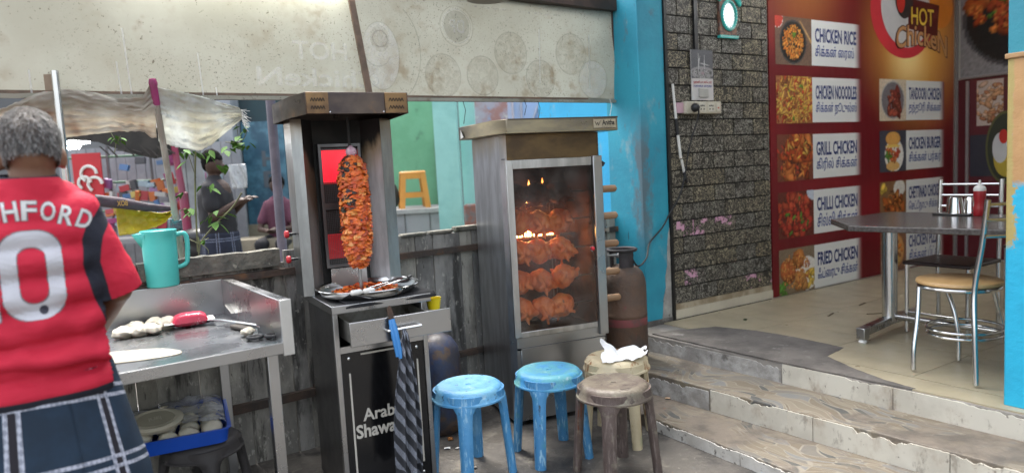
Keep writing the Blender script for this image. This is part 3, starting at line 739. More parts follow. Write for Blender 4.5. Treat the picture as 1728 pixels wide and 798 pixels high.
# upper housing
yf, yb = .365, .515
part('side_panel', MB().box(-.040, yf, .936, -.036, yb, 1.80), SIDEM, sh)
part('side_panel', MB().box(.462, yf, .936, .466, yb, 1.80), SIDEM, sh)
part('back_panel', MB().box(-.036, yb - .004, .936, .462, yb, 1.80), STEELD, sh)
def wing(x0, y0, x1, y1, z0=.936, z1=1.80, t=.003):
    d = Vector((x1 - x0, y1 - y0, 0)).normalized(); n_ = Vector((-d.y, d.x, 0)) * t
    s = MB(); N = 24; vs = []; fs = []
    for j in range(N + 1):
        z = z0 + (z1 - z0) * j / N
        for (x, y) in ((x0, y0), (x1, y1), (x1 + n_.x, y1 + n_.y), (x0 + n_.x, y0 + n_.y)): vs.append((x, y, z))
    for j in range(N):
        for q in range(4): fs.append((j * 4 + q, j * 4 + (q + 1) % 4, j * 4 + 4 + (q + 1) % 4, j * 4 + 4 + q))
    fs += [(3, 2, 1, 0), (N * 4, N * 4 + 1, N * 4 + 2, N * 4 + 3)]
    return s.add(vs, fs)
part('front_flange', wing(-.040, yf, .010, yf - .012), SIDEM, sh, smooth=None)
part('front_flange', wing(.405, yf - .012, .466, yf), SIDEM, sh, smooth=None)
part('inner_wing', wing(.010, yf - .0105, .085, yf + .10), WINGL, sh, smooth=None)
part('inner_wing', wing(.335, yf + .10, .405, yf - .0105), WINGR, sh, smooth=None)
part('burner_wall', MB().box(.082, yf + .102, .936, .338, yf + .108, 1.80), mat('sooty_wall', (.03, .028, .027), (.012, .012, .012), .6, .5, scale=6, stains=[((.3, .22, .14), 3, .66, .8)]), sh)
bl = part('burner_column', MB().box(.098, yf + .055, 1.055, .112, yf + .10, 1.68).box(.300, yf + .055, 1.055, .314, yf + .10, 1.68).box(.112, yf + .055, 1.055, .300, yf + .10, 1.07).box(.112, yf + .055, 1.35, .300, yf + .10, 1.385).box(.112, yf + .055, 1.665, .300, yf + .10, 1.68), STEELD, sh)
for i, (z0, z1) in enumerate(((1.07, 1.345), (1.388, 1.66))):
    b_ = part('burner', MB().box(.114, yf + .078, z0, .298, yf + .09, z1), mat('burner_ceramic', (.06, .055, .055), (.035, .03, .03), .8), bl)
    part('glowing_ceramic', MB().box(.116, yf + .0735, z0 + (.09 if i else .03), .296, yf + .0765, z1 - (.01 if i else .12)), emit('red_heat_low', (.5, .012, .02), .14), bl)
    if i: part('glowing_ceramic', MB().box(.117, yf + .0705, z1 - .17, .295, yf + .0725, z1 - .012), emit('red_heat', (1.0, .010, .03), .55), bl)
    s = MB()
    for k in range(20): s.box(.114 + .0092 * k, yf + .066, z0, .1163 + .0092 * k, yf + .0675, z1)
    for k in range(30): s.box(.114, yf + .0645, z0 + (z1 - z0) * k / 30, .298, yf + .0658, z0 + (z1 - z0) * k / 30 + .0024)
    part('wire_mesh', s, STEELD, bl, smooth=None)
part('scraper_plate', MB().box(.115, yf + .05, .94, .300, yf + .055, 1.05), STEEL, sh)
# gas knobs on the left side
for z in (1.245, 1.12):
    kb = part('gas_knob', MB().lathe([(.001, .0), (.016, .0), (.019, .004), (.019, .014), (.014, .020), (.001, .021)], 18).xf(Matrix.Translation((-.075, yf + .07, z)) @ Matrix.Rotation(R(-90), 4, 'Y')), plain('red_knob', (.55, .02, .03), .4), sh)
    part('spindle', MB().cyl((-.075, yf + .07, z), (-.038, yf + .07, z), .006, n=8), BLACKP, kb)
# hood
hp = [(-.045, .0), (.428, .0), (.478, .535), (-.085, .535), (-.085, .47), (-.075, .18)]
hz0, hz1 = 1.79, 1.886
s = MB(); n_ = len(hp)
inner = [(x * .985 + .003, y * .985 + .004) for x, y in hp]
s.add([(x, y, hz0) for x, y in hp] + [(x, y, hz1) for x, y in hp] + [(x, y, hz0) for x, y in inner] + [(x, y, hz1 - .008) for x, y in inner],
      [tuple(range(n_, 2 * n_))] + [(i, (i + 1) % n_, n_ + (i + 1) % n_, n_ + i) for i in range(n_)] + [(2 * n_ + i, 3 * n_ + i, 3 * n_ + (i + 1) % n_, 2 * n_ + (i + 1) % n_) for i in range(n_)] +
      [(i, 2 * n_ + i, 2 * n_ + (i + 1) % n_, (i + 1) % n_) for i in range(n_)] + [tuple(range(4 * n_ - 1, 3 * n_ - 1, -1))])
hd = part('hood', s, HOODM, sh, bevel=.002)
HPL = mat('heat_tinted_plate', (.21, .13, .065), (.11, .07, .045), .38, .9, scale=5, stains=[((.06, .05, .05), 7, .55, .68)])
for (x0, x1) in ((-.042, .055), (.315, .422)):
    pl = part('vent_plate', MB().box(x0, -.006, hz0 + .002, x1, -.001, hz1 - .002), HPL, hd, bevel=.001)
    for zz in (hz0 + .028, hz0 + .062):
        z_ = MB(); N = 5
        for k in range(N):
            xa = x0 + .018 + (x1 - x0 - .036) * k / N; xb = x0 + .018 + (x1 - x0 - .036) * (k + 1) / N; xm = (xa + xb) / 2
            z_.bar((xa, -.0075, zz - .007), (xm, -.0075, zz + .008), .0025, .003, (0, 1, 0)).bar((xm, -.0075, zz + .008), (xb, -.0075, zz - .007), .0025, .003, (0, 1, 0))
        part('zigzag_slot', z_, plain('slot_black', (.008, .008, .008), .9), pl, smooth=None)
for x in (.06, .308): part('rivet', MB().ell((x, -.002, hz0 + .008), (.004, .002, .004), 8, 6), CHROME, hd)
# spit and motor rod
SPX, SPY = .200, .20
part('spit_rod', MB().cyl((SPX, SPY, .945), (SPX - .003, SPY, 1.5), .008, n=10), STEEL, sh)
part('motor_rod', MB().cyl((SPX - .003, SPY, 1.5), (SPX - .006, SPY, 1.79), .007, n=10), MATS['sooty_wall'], sh)
# meat cone on the spit
me_ = thing('shawarma_meat', 'tall charred orange stack of shawarma meat on the spit', 'meat', SH, SR)
def mr(t):   # radius along the cone, t 0 bottom .. 1 top
    return float(np.interp(t, [0, .04, .12, .3, .55, .8, .93, 1.0], [.022, .042, .058, .067, .068, .066, .058, .028]))
z0m, z1m = 1.075, 1.605
core = MB(); vs = []; fs = []; NU, NV = 56, 70; cols = []
def meatcol(a, t, r_):
    # charred on the burner's left side and in the upper third; colour drifts in patches
    q = Vector((math.cos(a) * 1.6, math.sin(a) * 1.6, t * 9))
    ch = .30 * math.cos(a - 3.6) + .45 * (t - .52) + .75 * noise.noise(q * 3.0)
    if t > .35 and ch > .55: return tuple(c * random.uniform(.6, 1.6) for c in (.022, .015, .012))
    k = .5 + .7 * noise.noise(q * 1.7 + Vector((5, 2, 1))) + random.uniform(-.16, .16)
    pal = [(.30, .04, .012), (.52, .075, .014), (.68, .13, .018), (.74, .20, .03), (.78, .36, .10)]
    k = max(0, min(3.999, k * 4)); i_ = int(k); f_ = k - i_
    return tuple(pal[i_][c] * (1 - f_) + pal[i_ + 1][c] * f_ for c in range(3))
for j in range(NV + 1):
    t = j / NV
    for i in range(NU):
        a = 6.28318 * i / NU
        rr = mr(t) * (.9 + .16 * noise.noise(Vector((math.cos(a) * 2.4, math.sin(a) * 2.4, t * 17))) + .08 * noise.noise(Vector((math.cos(a) * 6, math.sin(a) * 6, t * 45))))
        vs.append((SPX + rr * math.cos(a), SPY + rr * math.sin(a), z0m + (z1m - z0m) * t + .01 * noise.noise(Vector((a, t * 20, 3)))))
        cols.append(tuple(.95 * c for c in meatcol(a, t, rr)))
for j in range(NV):
    for i in range(NU): i2 = (i + 1) % NU; fs.append((j * NU + i, j * NU + i2, (j + 1) * NU + i2, (j + 1) * NU + i))
core.add(vs, fs, cols)
MEAT = colmat('grilled_meat', .36, .5, 70, .5)
part('meat_core', core, MEAT, me_, smooth=70)
fl = MB()
for _ in range(1200):
    t = random.random() ** .95; a = random.uniform(0, 6.2832); rr = mr(t) * random.uniform(.9, 1.04)
    P = Vector((SPX + rr * math.cos(a), SPY + rr * math.sin(a), z0m + (z1m - z0m) * t))
    out = Vector((math.cos(a), math.sin(a), 0)); tan = Vector((-math.sin(a), math.cos(a), 0)); up = Vector((0, 0, 1))
    w, h = random.uniform(.009, .023), random.uniform(.006, .013)
    roll = random.uniform(-.5, .5); d1 = (tan * math.cos(roll) + up * math.sin(roll)); d2 = (-tan * math.sin(roll) + up * math.cos(roll))
    d2 = (d2 + out * random.uniform(-1.1, .1)).normalized(); c_ = meatcol(a, t, rr); vs = []
    for j in range(3):
        for i in range(4):
            x_, y_ = (i / 3 - .5) * 2, (j / 2 - .5) * 2
            bend = -.35 * w * x_ * x_ + random.uniform(-.0035, .0035)
            k_ = 1 - .35 * abs(y_) * random.random()
            vs.append(P + d1 * (x_ * w * k_) + d2 * (y_ * h * random.uniform(.7, 1.15)) + out * (bend + .006))
    fl.add(vs, [(j * 4 + i, j * 4 + i + 1, j * 4 + i + 5, j * 4 + i + 4) for j in range(2) for i in range(3)], [tuple(min(1, c * random.uniform(.82, 1.15)) for c in c_) for _ in vs])
o = part('meat_slices', fl, MEAT, me_, smooth=60, kind='stuff')
on = solo('onion', MB().lathe([(.001, -.025), (.018, -.02), (.027, -.004), (.024, .014), (.012, .024), (.006, .030), (.001, .031)], 20).xf(Matrix.Translation((SPX - .002, SPY - .005, 1.628))), mat('onion_skin', (.66, .48, .54), (.52, .30, .38), .35, scale=20, stretch=(3, 3, .3)), 'peeled pink onion capping the meat stack', 'onion', loc=SH, rz=SR, smooth=60)
# tray under the spit
cl_ = MB(); cl_.grid(20, 14, lambda a, b: (.06 + .44 * a, -.016 + .36 * b - .01 * math.sin(a * 9), .9385 + .004 * abs(noise.noise(Vector((a * 9, b * 9, 1)))) - (.02 * max(0, .06 - b) / .06)))
solo('black_cloth', cl_, plain('black_cloth', (.012, .012, .014), .9), 'black cloth spread under the round steel tray', 'cloth', loc=SH, rz=SR, smooth=180, solid=.004)
tr = thing('steel_tray', 'round steel tray under the spit holding meat scraps', 'tray', (0, 0, 0))
tr.location = SH; tr.rotation_euler = (0, 0, SR)
TX, TY, TZ = .235, .205, .948
part('tray_body', MB().lathe([(.001, .0), (.205, .0), (.222, .006), (.232, .032), (.248, .036), (.250, .033), (.246, .030), (.236, .027), (.226, .002), (.208, -.004), (.001, -.004)], 56, (TX, TY, TZ)), plain('polished_steel', (.66, .65, .63), .16, 1.), tr, smooth=50)
sc = MB()
for _ in range(420):
    q = random.uniform(0, 6.2832); r_ = .165 * math.sqrt(random.random()); hgt = .045 * max(0, 1 - r_ / .17) * random.random()
    P = Vector((TX - .01 + r_ * math.cos(q), TY + .02 + r_ * .75 * math.sin(q), TZ + .006 + hgt)); M3 = Matrix.Rotation(random.uniform(0, 6.28), 3, 'Z') @ Matrix.Rotation(random.uniform(-.9, .9), 3, 'X')
    w, h = random.uniform(.006, .017), random.uniform(.004, .009); c_ = meatcol(random.uniform(0, 6), random.uniform(.2, .75), 0)
    vs = [P + M3 @ Vector((x_ * w, y_ * h, .004 * random.uniform(-1, 1) - .003 * x_ * x_)) for y_ in (-1, 0, 1) for x_ in (-1, 0, 1)]
    sc.add(vs, [(0, 1, 4, 3), (1, 2, 5, 4), (3, 4, 7, 6), (4, 5, 8, 7)], [tuple(c * random.uniform(.8, 1.25) for c in c_) for _ in vs])
o = solo('meat_scraps', sc, MEAT, 'heap of shaved orange meat scraps on the steel tray', 'meat', loc=SH, rz=SR, smooth=50); o['kind'] = 'stuff'
tg = thing('tongs', 'steel tongs with two white rubber tips on the tray rim', 'tongs', SH, SR)
for (x0, dx) in ((.105, 0), (.165, .004)):
    part('tip', MB().cap((x0 - .012, -.028 + dx, TZ + .040), (x0 + .022, -.020 + dx, TZ + .040), .0135, .0125, 14), WHITEP, tg, smooth=60)
    part('arm', MB().tube([(x0 + .02, -.02 + dx, TZ + .040), (x0 + .10, .05, TZ + .044), (x0 + .20, .10, TZ + .050)], .004, 8), CHROME, tg)
kn = thing('knife', 'long bright knife lying on the meat scraps', 'knife', SH, SR)
part('blade', MB().add([(.31, .075, TZ + .046), (.43, .17, TZ + .046), (.437, .163, TZ + .046), (.36, .092, TZ + .046), (.325, .070, TZ + .046)] + [(.31, .075, TZ + .0485), (.43, .17, TZ + .0485), (.437, .163, TZ + .0485), (.36, .092, TZ + .0485), (.325, .070, TZ + .0485)], [(4, 3, 2, 1, 0), (5, 6, 7, 8, 9)] + [(i, (i + 1) % 5, 5 + (i + 1) % 5, 5 + i) for i in range(5)]), CHROME, kn, smooth=None)
part('handle', MB().bar((.43, .165, TZ + .048), (.455, .185, TZ + .052), .016, .012), BLACKP, kn, bevel=.003)
# yellow tub, tongs on the handle, towel
yt = thing('yellow_tub', 'small bright yellow plastic tub hanging behind the open drawer', 'tub', SH, SR)
part('tub', MB().lathe([(.001, 0), (.030, 0), (.038, .055), (.040, .056), (.036, .054), (.029, .004), (.001, .003)], 20, (.515, .06, .842)), plain('yellow_plastic', (.75, .58, .01), .35), yt, smooth=50)
part('hook', MB().tube([(.476, .06, .885), (.490, .06, .89), (.497, .06, .88)], .003, 6), CHROME, yt)
pl = thing('pliers', 'rusty tongs with blue grip hooked over the drawer front', 'tongs', SH, SR)
part('jaw', MB().tube([(.216, -.15, .928), (.222, -.152, .900), (.226, -.156, .862)], [.006, .010, .008], 8).tube([(.209, -.147, .921), (.213, -.149, .9), (.219, -.153, .862)], [.004, .008, .008], 8), RUSTB, pl, smooth=60)
part('grip', MB().tube([(.224, -.156, .868), (.228, -.168, .83), (.236, -.174, .77), (.247, -.174, .692)], [.011, .013, .0125, .012], 10), plain('blue_grip', (.06, .26, .62), .4), pl, smooth=60)
part('grip', MB().tube([(.214, -.155, .866), (.214, -.166, .83), (.222, -.171, .77), (.232, -.171, .700)], [.007, .009, .009, .008], 10), plain('blue_grip', (.06, .26, .62), .4), pl, smooth=60)
def towel_mat():
    m, nt, b = newmat('striped_towel')
    uv = coords(nt, 'UV'); sp = nt.nodes.new('ShaderNodeSeparateXYZ'); nt.links.new(uv, sp.inputs[0])
    t = math_(nt, 'ADD', math_(nt, 'MULTIPLY', sp.outputs[1], 9.0), math_(nt, 'MULTIPLY', sp.outputs[0], -2.6))
    t = math_(nt, 'ADD', t, math_(nt, 'MULTIPLY', noise_(nt, uv, 6, 3), .35))
    fr = math_(nt, 'FRACT', t); band = math_(nt, 'MULTIPLY', rampf(nt, fr, .46, .5), math_(nt, 'SUBTRACT', 1.0, rampf(nt, fr, .9, .94)))
    thr = noise_(nt, coords(nt, 'UV', (14, 90, 1), (0, 0, .28)), 4, 3)
    band = math_(nt, 'MULTIPLY', band, rampf(nt, thr, .3, .6))
    col = mixc(nt, band, (.028, .030, .036), (.26, .28, .33))
    nt.links.new(col, b.inputs['Base Color']); b.inputs['Roughness'].default_value = .9
    return m
tw_ = MB()
def towelf(a, b):
    z = .822 - .72 * b; wd = .014 + .115 * min(1, b * 1.5) ** .75
    x = .272 - .012 * b + (a - .5) * wd * (1 + .1 * math.sin(b * 5)) - .012 * b
    y = -.185 + .022 * math.sin(a * 15 + b * 1.5) * min(1, .25 + b * 1.6) + .012 * math.sin(a * 7 + 1) * b
    if b < .03: y = -.172
    if b > .9: z += .03 * math.sin(a * 8)
    return (x, y, z)
tw_.grid(44, 60, towelf)
solo('towel', tw_, towel_mat(), 'black and grey striped towel hanging from the drawer handle', 'towel', loc=SH, rz=SR, smooth=180, solid=.004)
solo('blue_gas_cylinder', MB().lathe([(.001, 0), (.10, 0), (.125, .03), (.135, .08), (.135, .43), (.125, .50), (.09, .555), (.045, .58), (.001, .585)], 36), mat('blue_cylinder_paint', (.03, .045, .10), (.05, .045, .05), .5, scale=6, bump=.15, stains=[((.12, .07, .04), 7, .52, .64), ((.3, .3, .3), 30, .66, .7)]), 'dark blue rusty gas cylinder between shawarma cabinet and blue stool', 'gas cylinder', loc=(-.475, 4.0, 0), smooth=50)

# ================================================================== ROTISSERIE OVEN
GO = (-.017, 3.986, 0); GR = R(22)
go = thing('rotisserie_oven', 'tall steel rotisserie oven with glass door and stained hood', 'oven', GO, GR)
GSIDE = sooty('oven_side_steel', 1.68, 2.2, 0, base=(.58, .60, .64), heat=(.42, .36, .28), amp=.2, nscale=4.5, rough=.32)
GFR = sooty('oven_front_steel', 1.74, 2.05, 0, base=(.55, .55, .55), heat=(.30, .19, .09), amp=.12, nscale=5)
DKS = mat('oven_lower_side', (.2, .195, .19), (.13, .13, .132), .3, .9, scale=3, stretch=(1, 1, 4), rvar=.1)
W, D, HB = .605, .50, 1.70
part('side_panel', MB().box(-.018, .035, .03, -.012, D, HB), GSIDE, go)
part('side_panel', MB().box(W + .006, .02, .03, W + .012, D, HB), DKS, go)
s = wing(-.018, .035, .012, .0, .03, HB); part('corner_strip', s, GSIDE, go, smooth=None)
part('back_panel', MB().box(-.012, D - .006, .03, W + .006, D, HB), STEELD, go)
part('top_panel', MB().box(-.012, .01, HB - .14, W + .006, D - .007, HB - .134), STEELD, go)
part('bottom_panel', MB().box(-.012, .012, .5, W + .006, D - .007, .506), STEELD, go)
part('inner_back', MB().box(.0, D - .03, .506, W, D - .02, 1.56), mat('glow_tinted_soot', (.13, .062, .035), (.06, .032, .022), .85, scale=6, spec=.1), go)  # soot brown lightened, warm oven glow put into the colour
part('inner_side', MB().box(-.008, .04, .506, -.002, D - .03, 1.56), MATS['glow_tinted_soot'], go)
part('inner_side', MB().box(W - .0, .04, .506, W + .005, D - .03, 1.56), MATS['glow_tinted_soot'], go)
for x in (.03, .57): part('foot', MB().box(x - .02, .03, .0, x + .02, .07, .031).box(x - .02, .42, 0, x + .02, .46, .031), BLACKP, go)
part('top_fascia', MB().box(.012, .0, 1.555, .598, .006, 1.70), mat('burnt_fascia', (.15, .10, .05), (.08, .055, .035), .38, .85, scale=3, stretch=(1, 1, 2), stains=[((.02, .018, .016), 3, .6, .72)]), go)
part('lower_front', MB().box(.012, .0, .03, .598, .006, .452), STEEL, go)
dwr = part('lower_drawer', MB().box(.034, -.008, .20, .585, -.001, .462), mat('dull_steel', (.44, .45, .46), (.38, .385, .39), .30, 1., scale=2), go, bevel=.003)
part('drawer_lip', MB().box(.034, -.016, .455, .585, -.0085, .464), STEEL, dwr)
part('rail_strip', MB().box(.012, -.005, .466, .598, .008, .525), STEEL, go)
door = part('door_frame', MB().box(.0, -.014, .53, .040, .004, 1.555).box(.040, -.012, 1.505, .548, .004, 1.555).box(.040, -.012, .527, .548, .004, .56), GFR, go, bevel=.002)
part('handle_post', MB().box(.550, -.030, .482, .610, .002, 1.560), STEEL, door, bevel=.004)
part('latch', MB().obb((.618, -.015, 1.51), .012, .010, .012, Matrix.Rotation(.6, 3, 'Y')), BLACKP, door)
def glassmat():
    m, nt, b = newmat('smoky_door_glass')
    t = nt.nodes.new('ShaderNodeBsdfTransparent'); gl = nt.nodes.new('ShaderNodeBsdfGlossy'); gl.inputs['Roughness'].default_value = .06
    co = coords(nt); sm = noise_(nt, co, 4, 5)
    sp = nt.nodes.new('ShaderNodeSeparateXYZ'); nt.links.new(co, sp.inputs[0])
    sz = rampf(nt, math_(nt, 'ADD', sp.outputs[2], math_(nt, 'MULTIPLY', sm, .35)), 1.30, 1.75)
    tint = mixc(nt, sz, (.95, .92, .90), (.20, .13, .10)); nt.links.new(tint, t.inputs[0])
    lw = nt.nodes.new('ShaderNodeLayerWeight'); lw.inputs[0].default_value = .18
    f = math_(nt, 'ADD', math_(nt, 'MULTIPLY', lw.outputs['Fresnel'], .9), .025)
    mx = nt.nodes.new('ShaderNodeMixShader'); nt.links.new(f, mx.inputs[0]); nt.links.new(t.outputs[0], mx.inputs[1]); nt.links.new(gl.outputs[0], mx.inputs[2])
    df = nt.nodes.new('ShaderNodeBsdfDiffuse'); df.inputs[0].default_value = (.30, .27, .25, 1)
    mx2 = nt.nodes.new('ShaderNodeMixShader'); nt.links.new(math_(nt, 'MULTIPLY', rampf(nt, noise_(nt, co, 6, 6), .35, .8), .16), mx2.inputs[0]); nt.links.new(mx.outputs[0], mx2.inputs[1]); nt.links.new(df.outputs[0], mx2.inputs[2])
    nt.links.new(mx2.outputs[0], nt.nodes['Material Output'].inputs[0]); return m
part('added_glow_shield', MB().box(.541, -.0015, .53, .5495, .035, 1.555), MATS['glow_tinted_soot'], door)  # added dark strip, blocks flame glow on the handle post
part('door_glass', MB().box(.040, -.006, .561, .548, -.002, 1.504), glassmat(), door)
kb = part('door_knob', MB().ell((.527, -.022, 1.008), (.013, .012, .013), 12, 8), plain('red_knob', (.55, .02, .03), .4), door)
part('knob_ring', MB().lathe([(.010, 0), (.016, 0), (.016, .006), (.010, .006)], 16).xf(Matrix.Translation((.527, -.008, 1.008)) @ Matrix.Rotation(R(90), 4, 'X')), CHROME, kb)
# hood
hp = [(-.01, -.075), (.70, -.075), (.70, .52), (-.095, .52), (-.10, .44), (-.065, .02)]
hz0, hz1 = 1.702, 1.782; s = MB(); n_ = len(hp)
s.add([(x, y, hz0) for x, y in hp] + [(x, y, hz1) for x, y in hp], [tuple(range(n_ - 1, -1, -1)), tuple(range(n_, 2 * n_))] + [(i, (i + 1) % n_, n_ + (i + 1) % n_, n_ + i) for i in range(n_)])
hd2 = part('hood', s, mat('brassy_stained_hood', (.33, .285, .19), (.23, .20, .15), .34, .9, scale=3, stretch=(1, 1, 3), rvar=.08, stains=[((.22, .20, .19), 3, .55, .7), ((.07, .05, .04), 14, .68, .73)]), go, bevel=.003)
part('hood_lip', MB().box(.0, -.079, 1.776, .70, -.0755, 1.7835), mat('dark_lip', (.10, .08, .06), None, .5, .6), hd2)
npl = part('name_plate', MB().box(.535, -.083, 1.716, .682, -.0765, 1.772), mat('pale_plate', (.52, .45, .32), (.44, .38, .28), .42, .5, scale=9), hd2, bevel=.001)
INK = plain('plate_ink', (.03, .025, .02), .6)
part('lettering', tmb('Anitha', lambda x, z: (x, -.0845, z), .590, .674, 1.733, 1.764, .03), INK, npl, smooth=None)
part('lettering', tmb('EQUIPMENTS', lambda x, z: (x, -.0845, z), .590, .672, 1.721, 1.728), INK, npl, smooth=None)
s = MB(); zz = [(.543, 1.756), (.552, 1.735), (.560, 1.750), (.566, 1.732), (.575, 1.752), (.584, 1.760)]
for a, b in zip(zz, zz[1:]): s.bar((a[0], -.0845, a[1]), (b[0], -.0845, b[1]), .001, .005, (0, 1, 0))
part('emblem', s, INK, npl, smooth=None)
part('plate_rim', MB().box(.535, -.0845, 1.7695, .682, -.0832, 1.7722).box(.535, -.0845, 1.7158, .682, -.0832, 1.718), INK, npl)
part('torn_corner', MB().add([(-.104, .40, 1.715), (-.104, .46, 1.708), (-.104, .45, 1.765), (-.112, .42, 1.75)], [(0, 1, 2, 3)]), plain('white_flake', (.6, .6, .58), .5), hd2, smooth=None)
# burners with flames
FL = emit('flame', (1.0, .46, .13), 40)
rodm = plain('skewer_steel', (.30, .28, .26), .35, 1.)
for (z, n0, n1, xa, xb) in ((1.295, 14, .012, .06, .47), (1.082, 22, .018, .05, .46)):
    bar_ = part('gas_burner', MB().box(.03, .30, z - .014, .58, .33, z), STEELD, go)
    for k in range(n0):
        x = xa + (xb - xa) * (k + .5) / n0 + random.uniform(-.004, .004)
        if z > 1.2 and .19 < x < .24: continue
        h = n1 * random.uniform(.7, 2.0)
        part('flame', MB().lathe([(.001, -.002), (.0036, .004), (.0028, h * .5), (.0006, h)], 8, (x, .295, z + .002)), FL, bar_, smooth=80)
for (x, y, z) in ((.21, .16, 1.405), (.30, .16, 1.415)):
    part('flame', MB().lathe([(.001, -.004), (.006, .004), (.004, .014), (.0006, .03)], 8, (x, y, z)), emit('flame_small', (1.0, .42, .10), 15), go, smooth=80)
for x in (.435, .46): part('rack_rod', MB().cyl((x, .36, .52), (x, .36, 1.5), .003, n=6), rodm, go)
# skewers and chickens
WOOD = mat('worn_wood_handle', (.36, .23, .13), (.26, .15, .08), .6, scale=9, stretch=(.3, 3, 3), bump=.1, stains=[((.12, .07, .04), 9, .6, .7)])
ORD = ['top', 'second', 'third', 'fourth', 'bottom']
sy = .135
def chicken(seed):
    r_ = random.Random(seed); m = MB()
    m.ell((0, 0, 0), (.068, .056, .056), 18, 12); m.ell((.035, -.004, -.006), (.045, .053, .050), 16, 10); m.ell((-.045, 0, .004), (.036, .040, .040), 14, 10)
    for s_ in (-1, 1):
        m.cap((.035, s_ * .045, -.012), (.085, s_ * .034, -.020 + r_.uniform(-.012, .012)), .027, .014); m.cap((.085, s_ * .034, -.020), (.105, s_ * .026, -.030), .012, .009)
        m.cap((-.035, s_ * .048, .008), (-.010, s_ * .066, -.022), .018, .013); m.cap((-.010, s_ * .066, -.022), (-.042, s_ * .066, -.034), .012, .008)
    m.cap((.02, -.03, -.048), (.03, -.035, -.072), .013, .007)
    off = Vector((seed * 3.1, seed, 0))
    return blob(m, .0052, 3, 'roast_chicken', lambda c: .0040 * noise.noise(c * 38 + off) + .0022 * noise.noise(c * 95 + off))
CHK = [chicken(3), chicken(8)]
CHM = mat('roast_chicken_skin', (.74, .21, .05), (.62, .14, .03), .36, scale=16, bump=.35, bscale=120, rand=True, stains=[((.75, .30, .08), 7, .56, .7, (1, 1, 1), .7), ((.06, .025, .015), 11, .66, .74, (1, 1, 1), .8)])
CHMD = mat('darker_chicken_skin', (.36, .095, .035), (.20, .055, .025), .45, scale=16, bump=.35, bscale=120, rand=True)  # darker copy of the skin, for the top skewer
for me2 in CHK: me2.materials.append(CHM)
CHKD = []
for me2 in CHK:
    c_ = me2.copy(); c_.materials.clear(); c_.materials.append(CHMD); CHKD.append(c_)
cx, sx_ = math.cos(GR), math.sin(GR)
def gw(x, y): return (GO[0] + cx * x - sx_ * y, GO[1] + sx_ * x + cx * y)
for i, z in enumerate((1.352, 1.184, 1.008, .830, .662)):
    w_ = gw(0, 0); sk_ = thing('skewer', '%s skewer of the rotisserie oven with a wooden end handle' % ORD[i], 'skewer', (w_[0], w_[1], 0), GR, 'skewers of the rotisserie oven')
    zh = z
    part('rod', MB().cyl((.0, sy, z), (.64, sy, zh), .0045, n=8), rodm, sk_)
    part('handle', MB().tube([(.625, sy, zh), (.632, sy, zh), (.66, sy, zh), (.74, sy, zh), (.785, sy, zh), (.795, sy, zh)], [.014, .021, .022, .023, .022, .012], 14), WOOD, sk_, smooth=60)
    for s_ in (.06, .48): part('fork', MB().cyl((s_, sy - .02, z - .02), (s_, sy + .02, z + .02), .004, n=6), rodm, sk_)
    for k, x in enumerate((.112, .245, .385)):
        me2 = (CHKD if i == 0 else CHK)[(i + k) % 2]
        P = gw(x + random.uniform(-.008, .008), sy)
        o = link('roast_chicken', me2, None, None, (P[0], P[1], z + random.uniform(-.006, .004)), (random.uniform(-.5, .5) + (3.1 if (i * 3 + k) % 4 == 3 else 0), random.uniform(-.12, .12), GR + (math.pi if (k + i) % 3 == 0 else 0)))
        k_ = random.uniform(.96, 1.08); o.scale = (.94 * k_, 1.12 * k_, 1.30 * k_)
        tag(o, 'roast chicken, %s on the %s skewer of the oven' % (['leftmost', 'middle one', 'rightmost'][k], ORD[i]), 'chicken', 'chickens roasting in the oven')
part('side_tap', MB().cyl((.618, .10, 1.105), (.70, .10, 1.10), .012, n=10).box(.69, .09, 1.085, .71, .11, 1.118), mat('dull_tap', (.3, .28, .25), None, .4, .8), go)

# ================================================================== GAS CYLINDER BY THE STEPS
cyl = thing('gas_cylinder', 'tall rusty brown gas cylinder standing beside the steps', 'gas cylinder', (.722, 4.60, .20))
CYM = mat('rusty_cylinder', (.13, .075, .048), (.085, .066, .055), .72, .15, scale=4, detail=9, bump=.3, bscale=26, stains=[((.17, .16, .15), 5, .58, .68), ((.20, .05, .05), 9, .64, .7, (1, 1, .6), .6), ((.04, .035, .03), 4, .6, .7)])
part('body', MB().lathe([(.001, 0), (.13, 0), (.142, .02), (.15, .05), (.15, .30), (.152, .303), (.152, .318), (.15, .321), (.15, .50), (.145, .545), (.128, .59), (.10, .62), (.06, .637), (.001, .642)], 44), CYM, cyl, smooth=40)
part('red_band', MB().lathe([(.1503, .245), (.1512, .25), (.1512, .292), (.1503, .296)], 44), mat('faded_red_band', (.20, .05, .05), (.10, .06, .05), .7, scale=10), cyl, smooth=40)
cn = MB()
for (a0, a1) in ((.35, 1.5), (2.2, 3.5), (4.3, 5.6)):
    vs = []; N = 10
    for k in range(N + 1):
        q = a0 + (a1 - a0) * k / N
        for (r_, z) in ((.084, .61), (.084, .735), (.079, .735), (.079, .61)): vs.append((r_ * math.cos(q), r_ * math.sin(q), z))
    cn.add(vs, [(k * 4 + q, k * 4 + 4 + q, k * 4 + 4 + (q + 1) % 4, k * 4 + (q + 1) % 4) for k in range(N) for q in range(4)] + [(0, 1, 2, 3), (4 * N + 3, 4 * N + 2, 4 * N + 1, 4 * N)])
cl = part('collar', cn, mat('collar_iron', (.06, .05, .055), (.035, .033, .035), .6, .4, scale=9), cyl, smooth=40)
part('collar_ring', MB().tube([(.092 * math.cos(6.2832 * k / 28), .092 * math.sin(6.2832 * k / 28), .738) for k in range(29)], .011, 8, False), MATS['collar_iron'], cl)
vl = part('valve', MB().cyl((0, 0, .635), (0, 0, .675), .018, n=12).cyl((0, 0, .675), (0, 0, .70), .012, n=12), mat('brass_valve', (.45, .38, .22), None, .35, 1.), cyl)
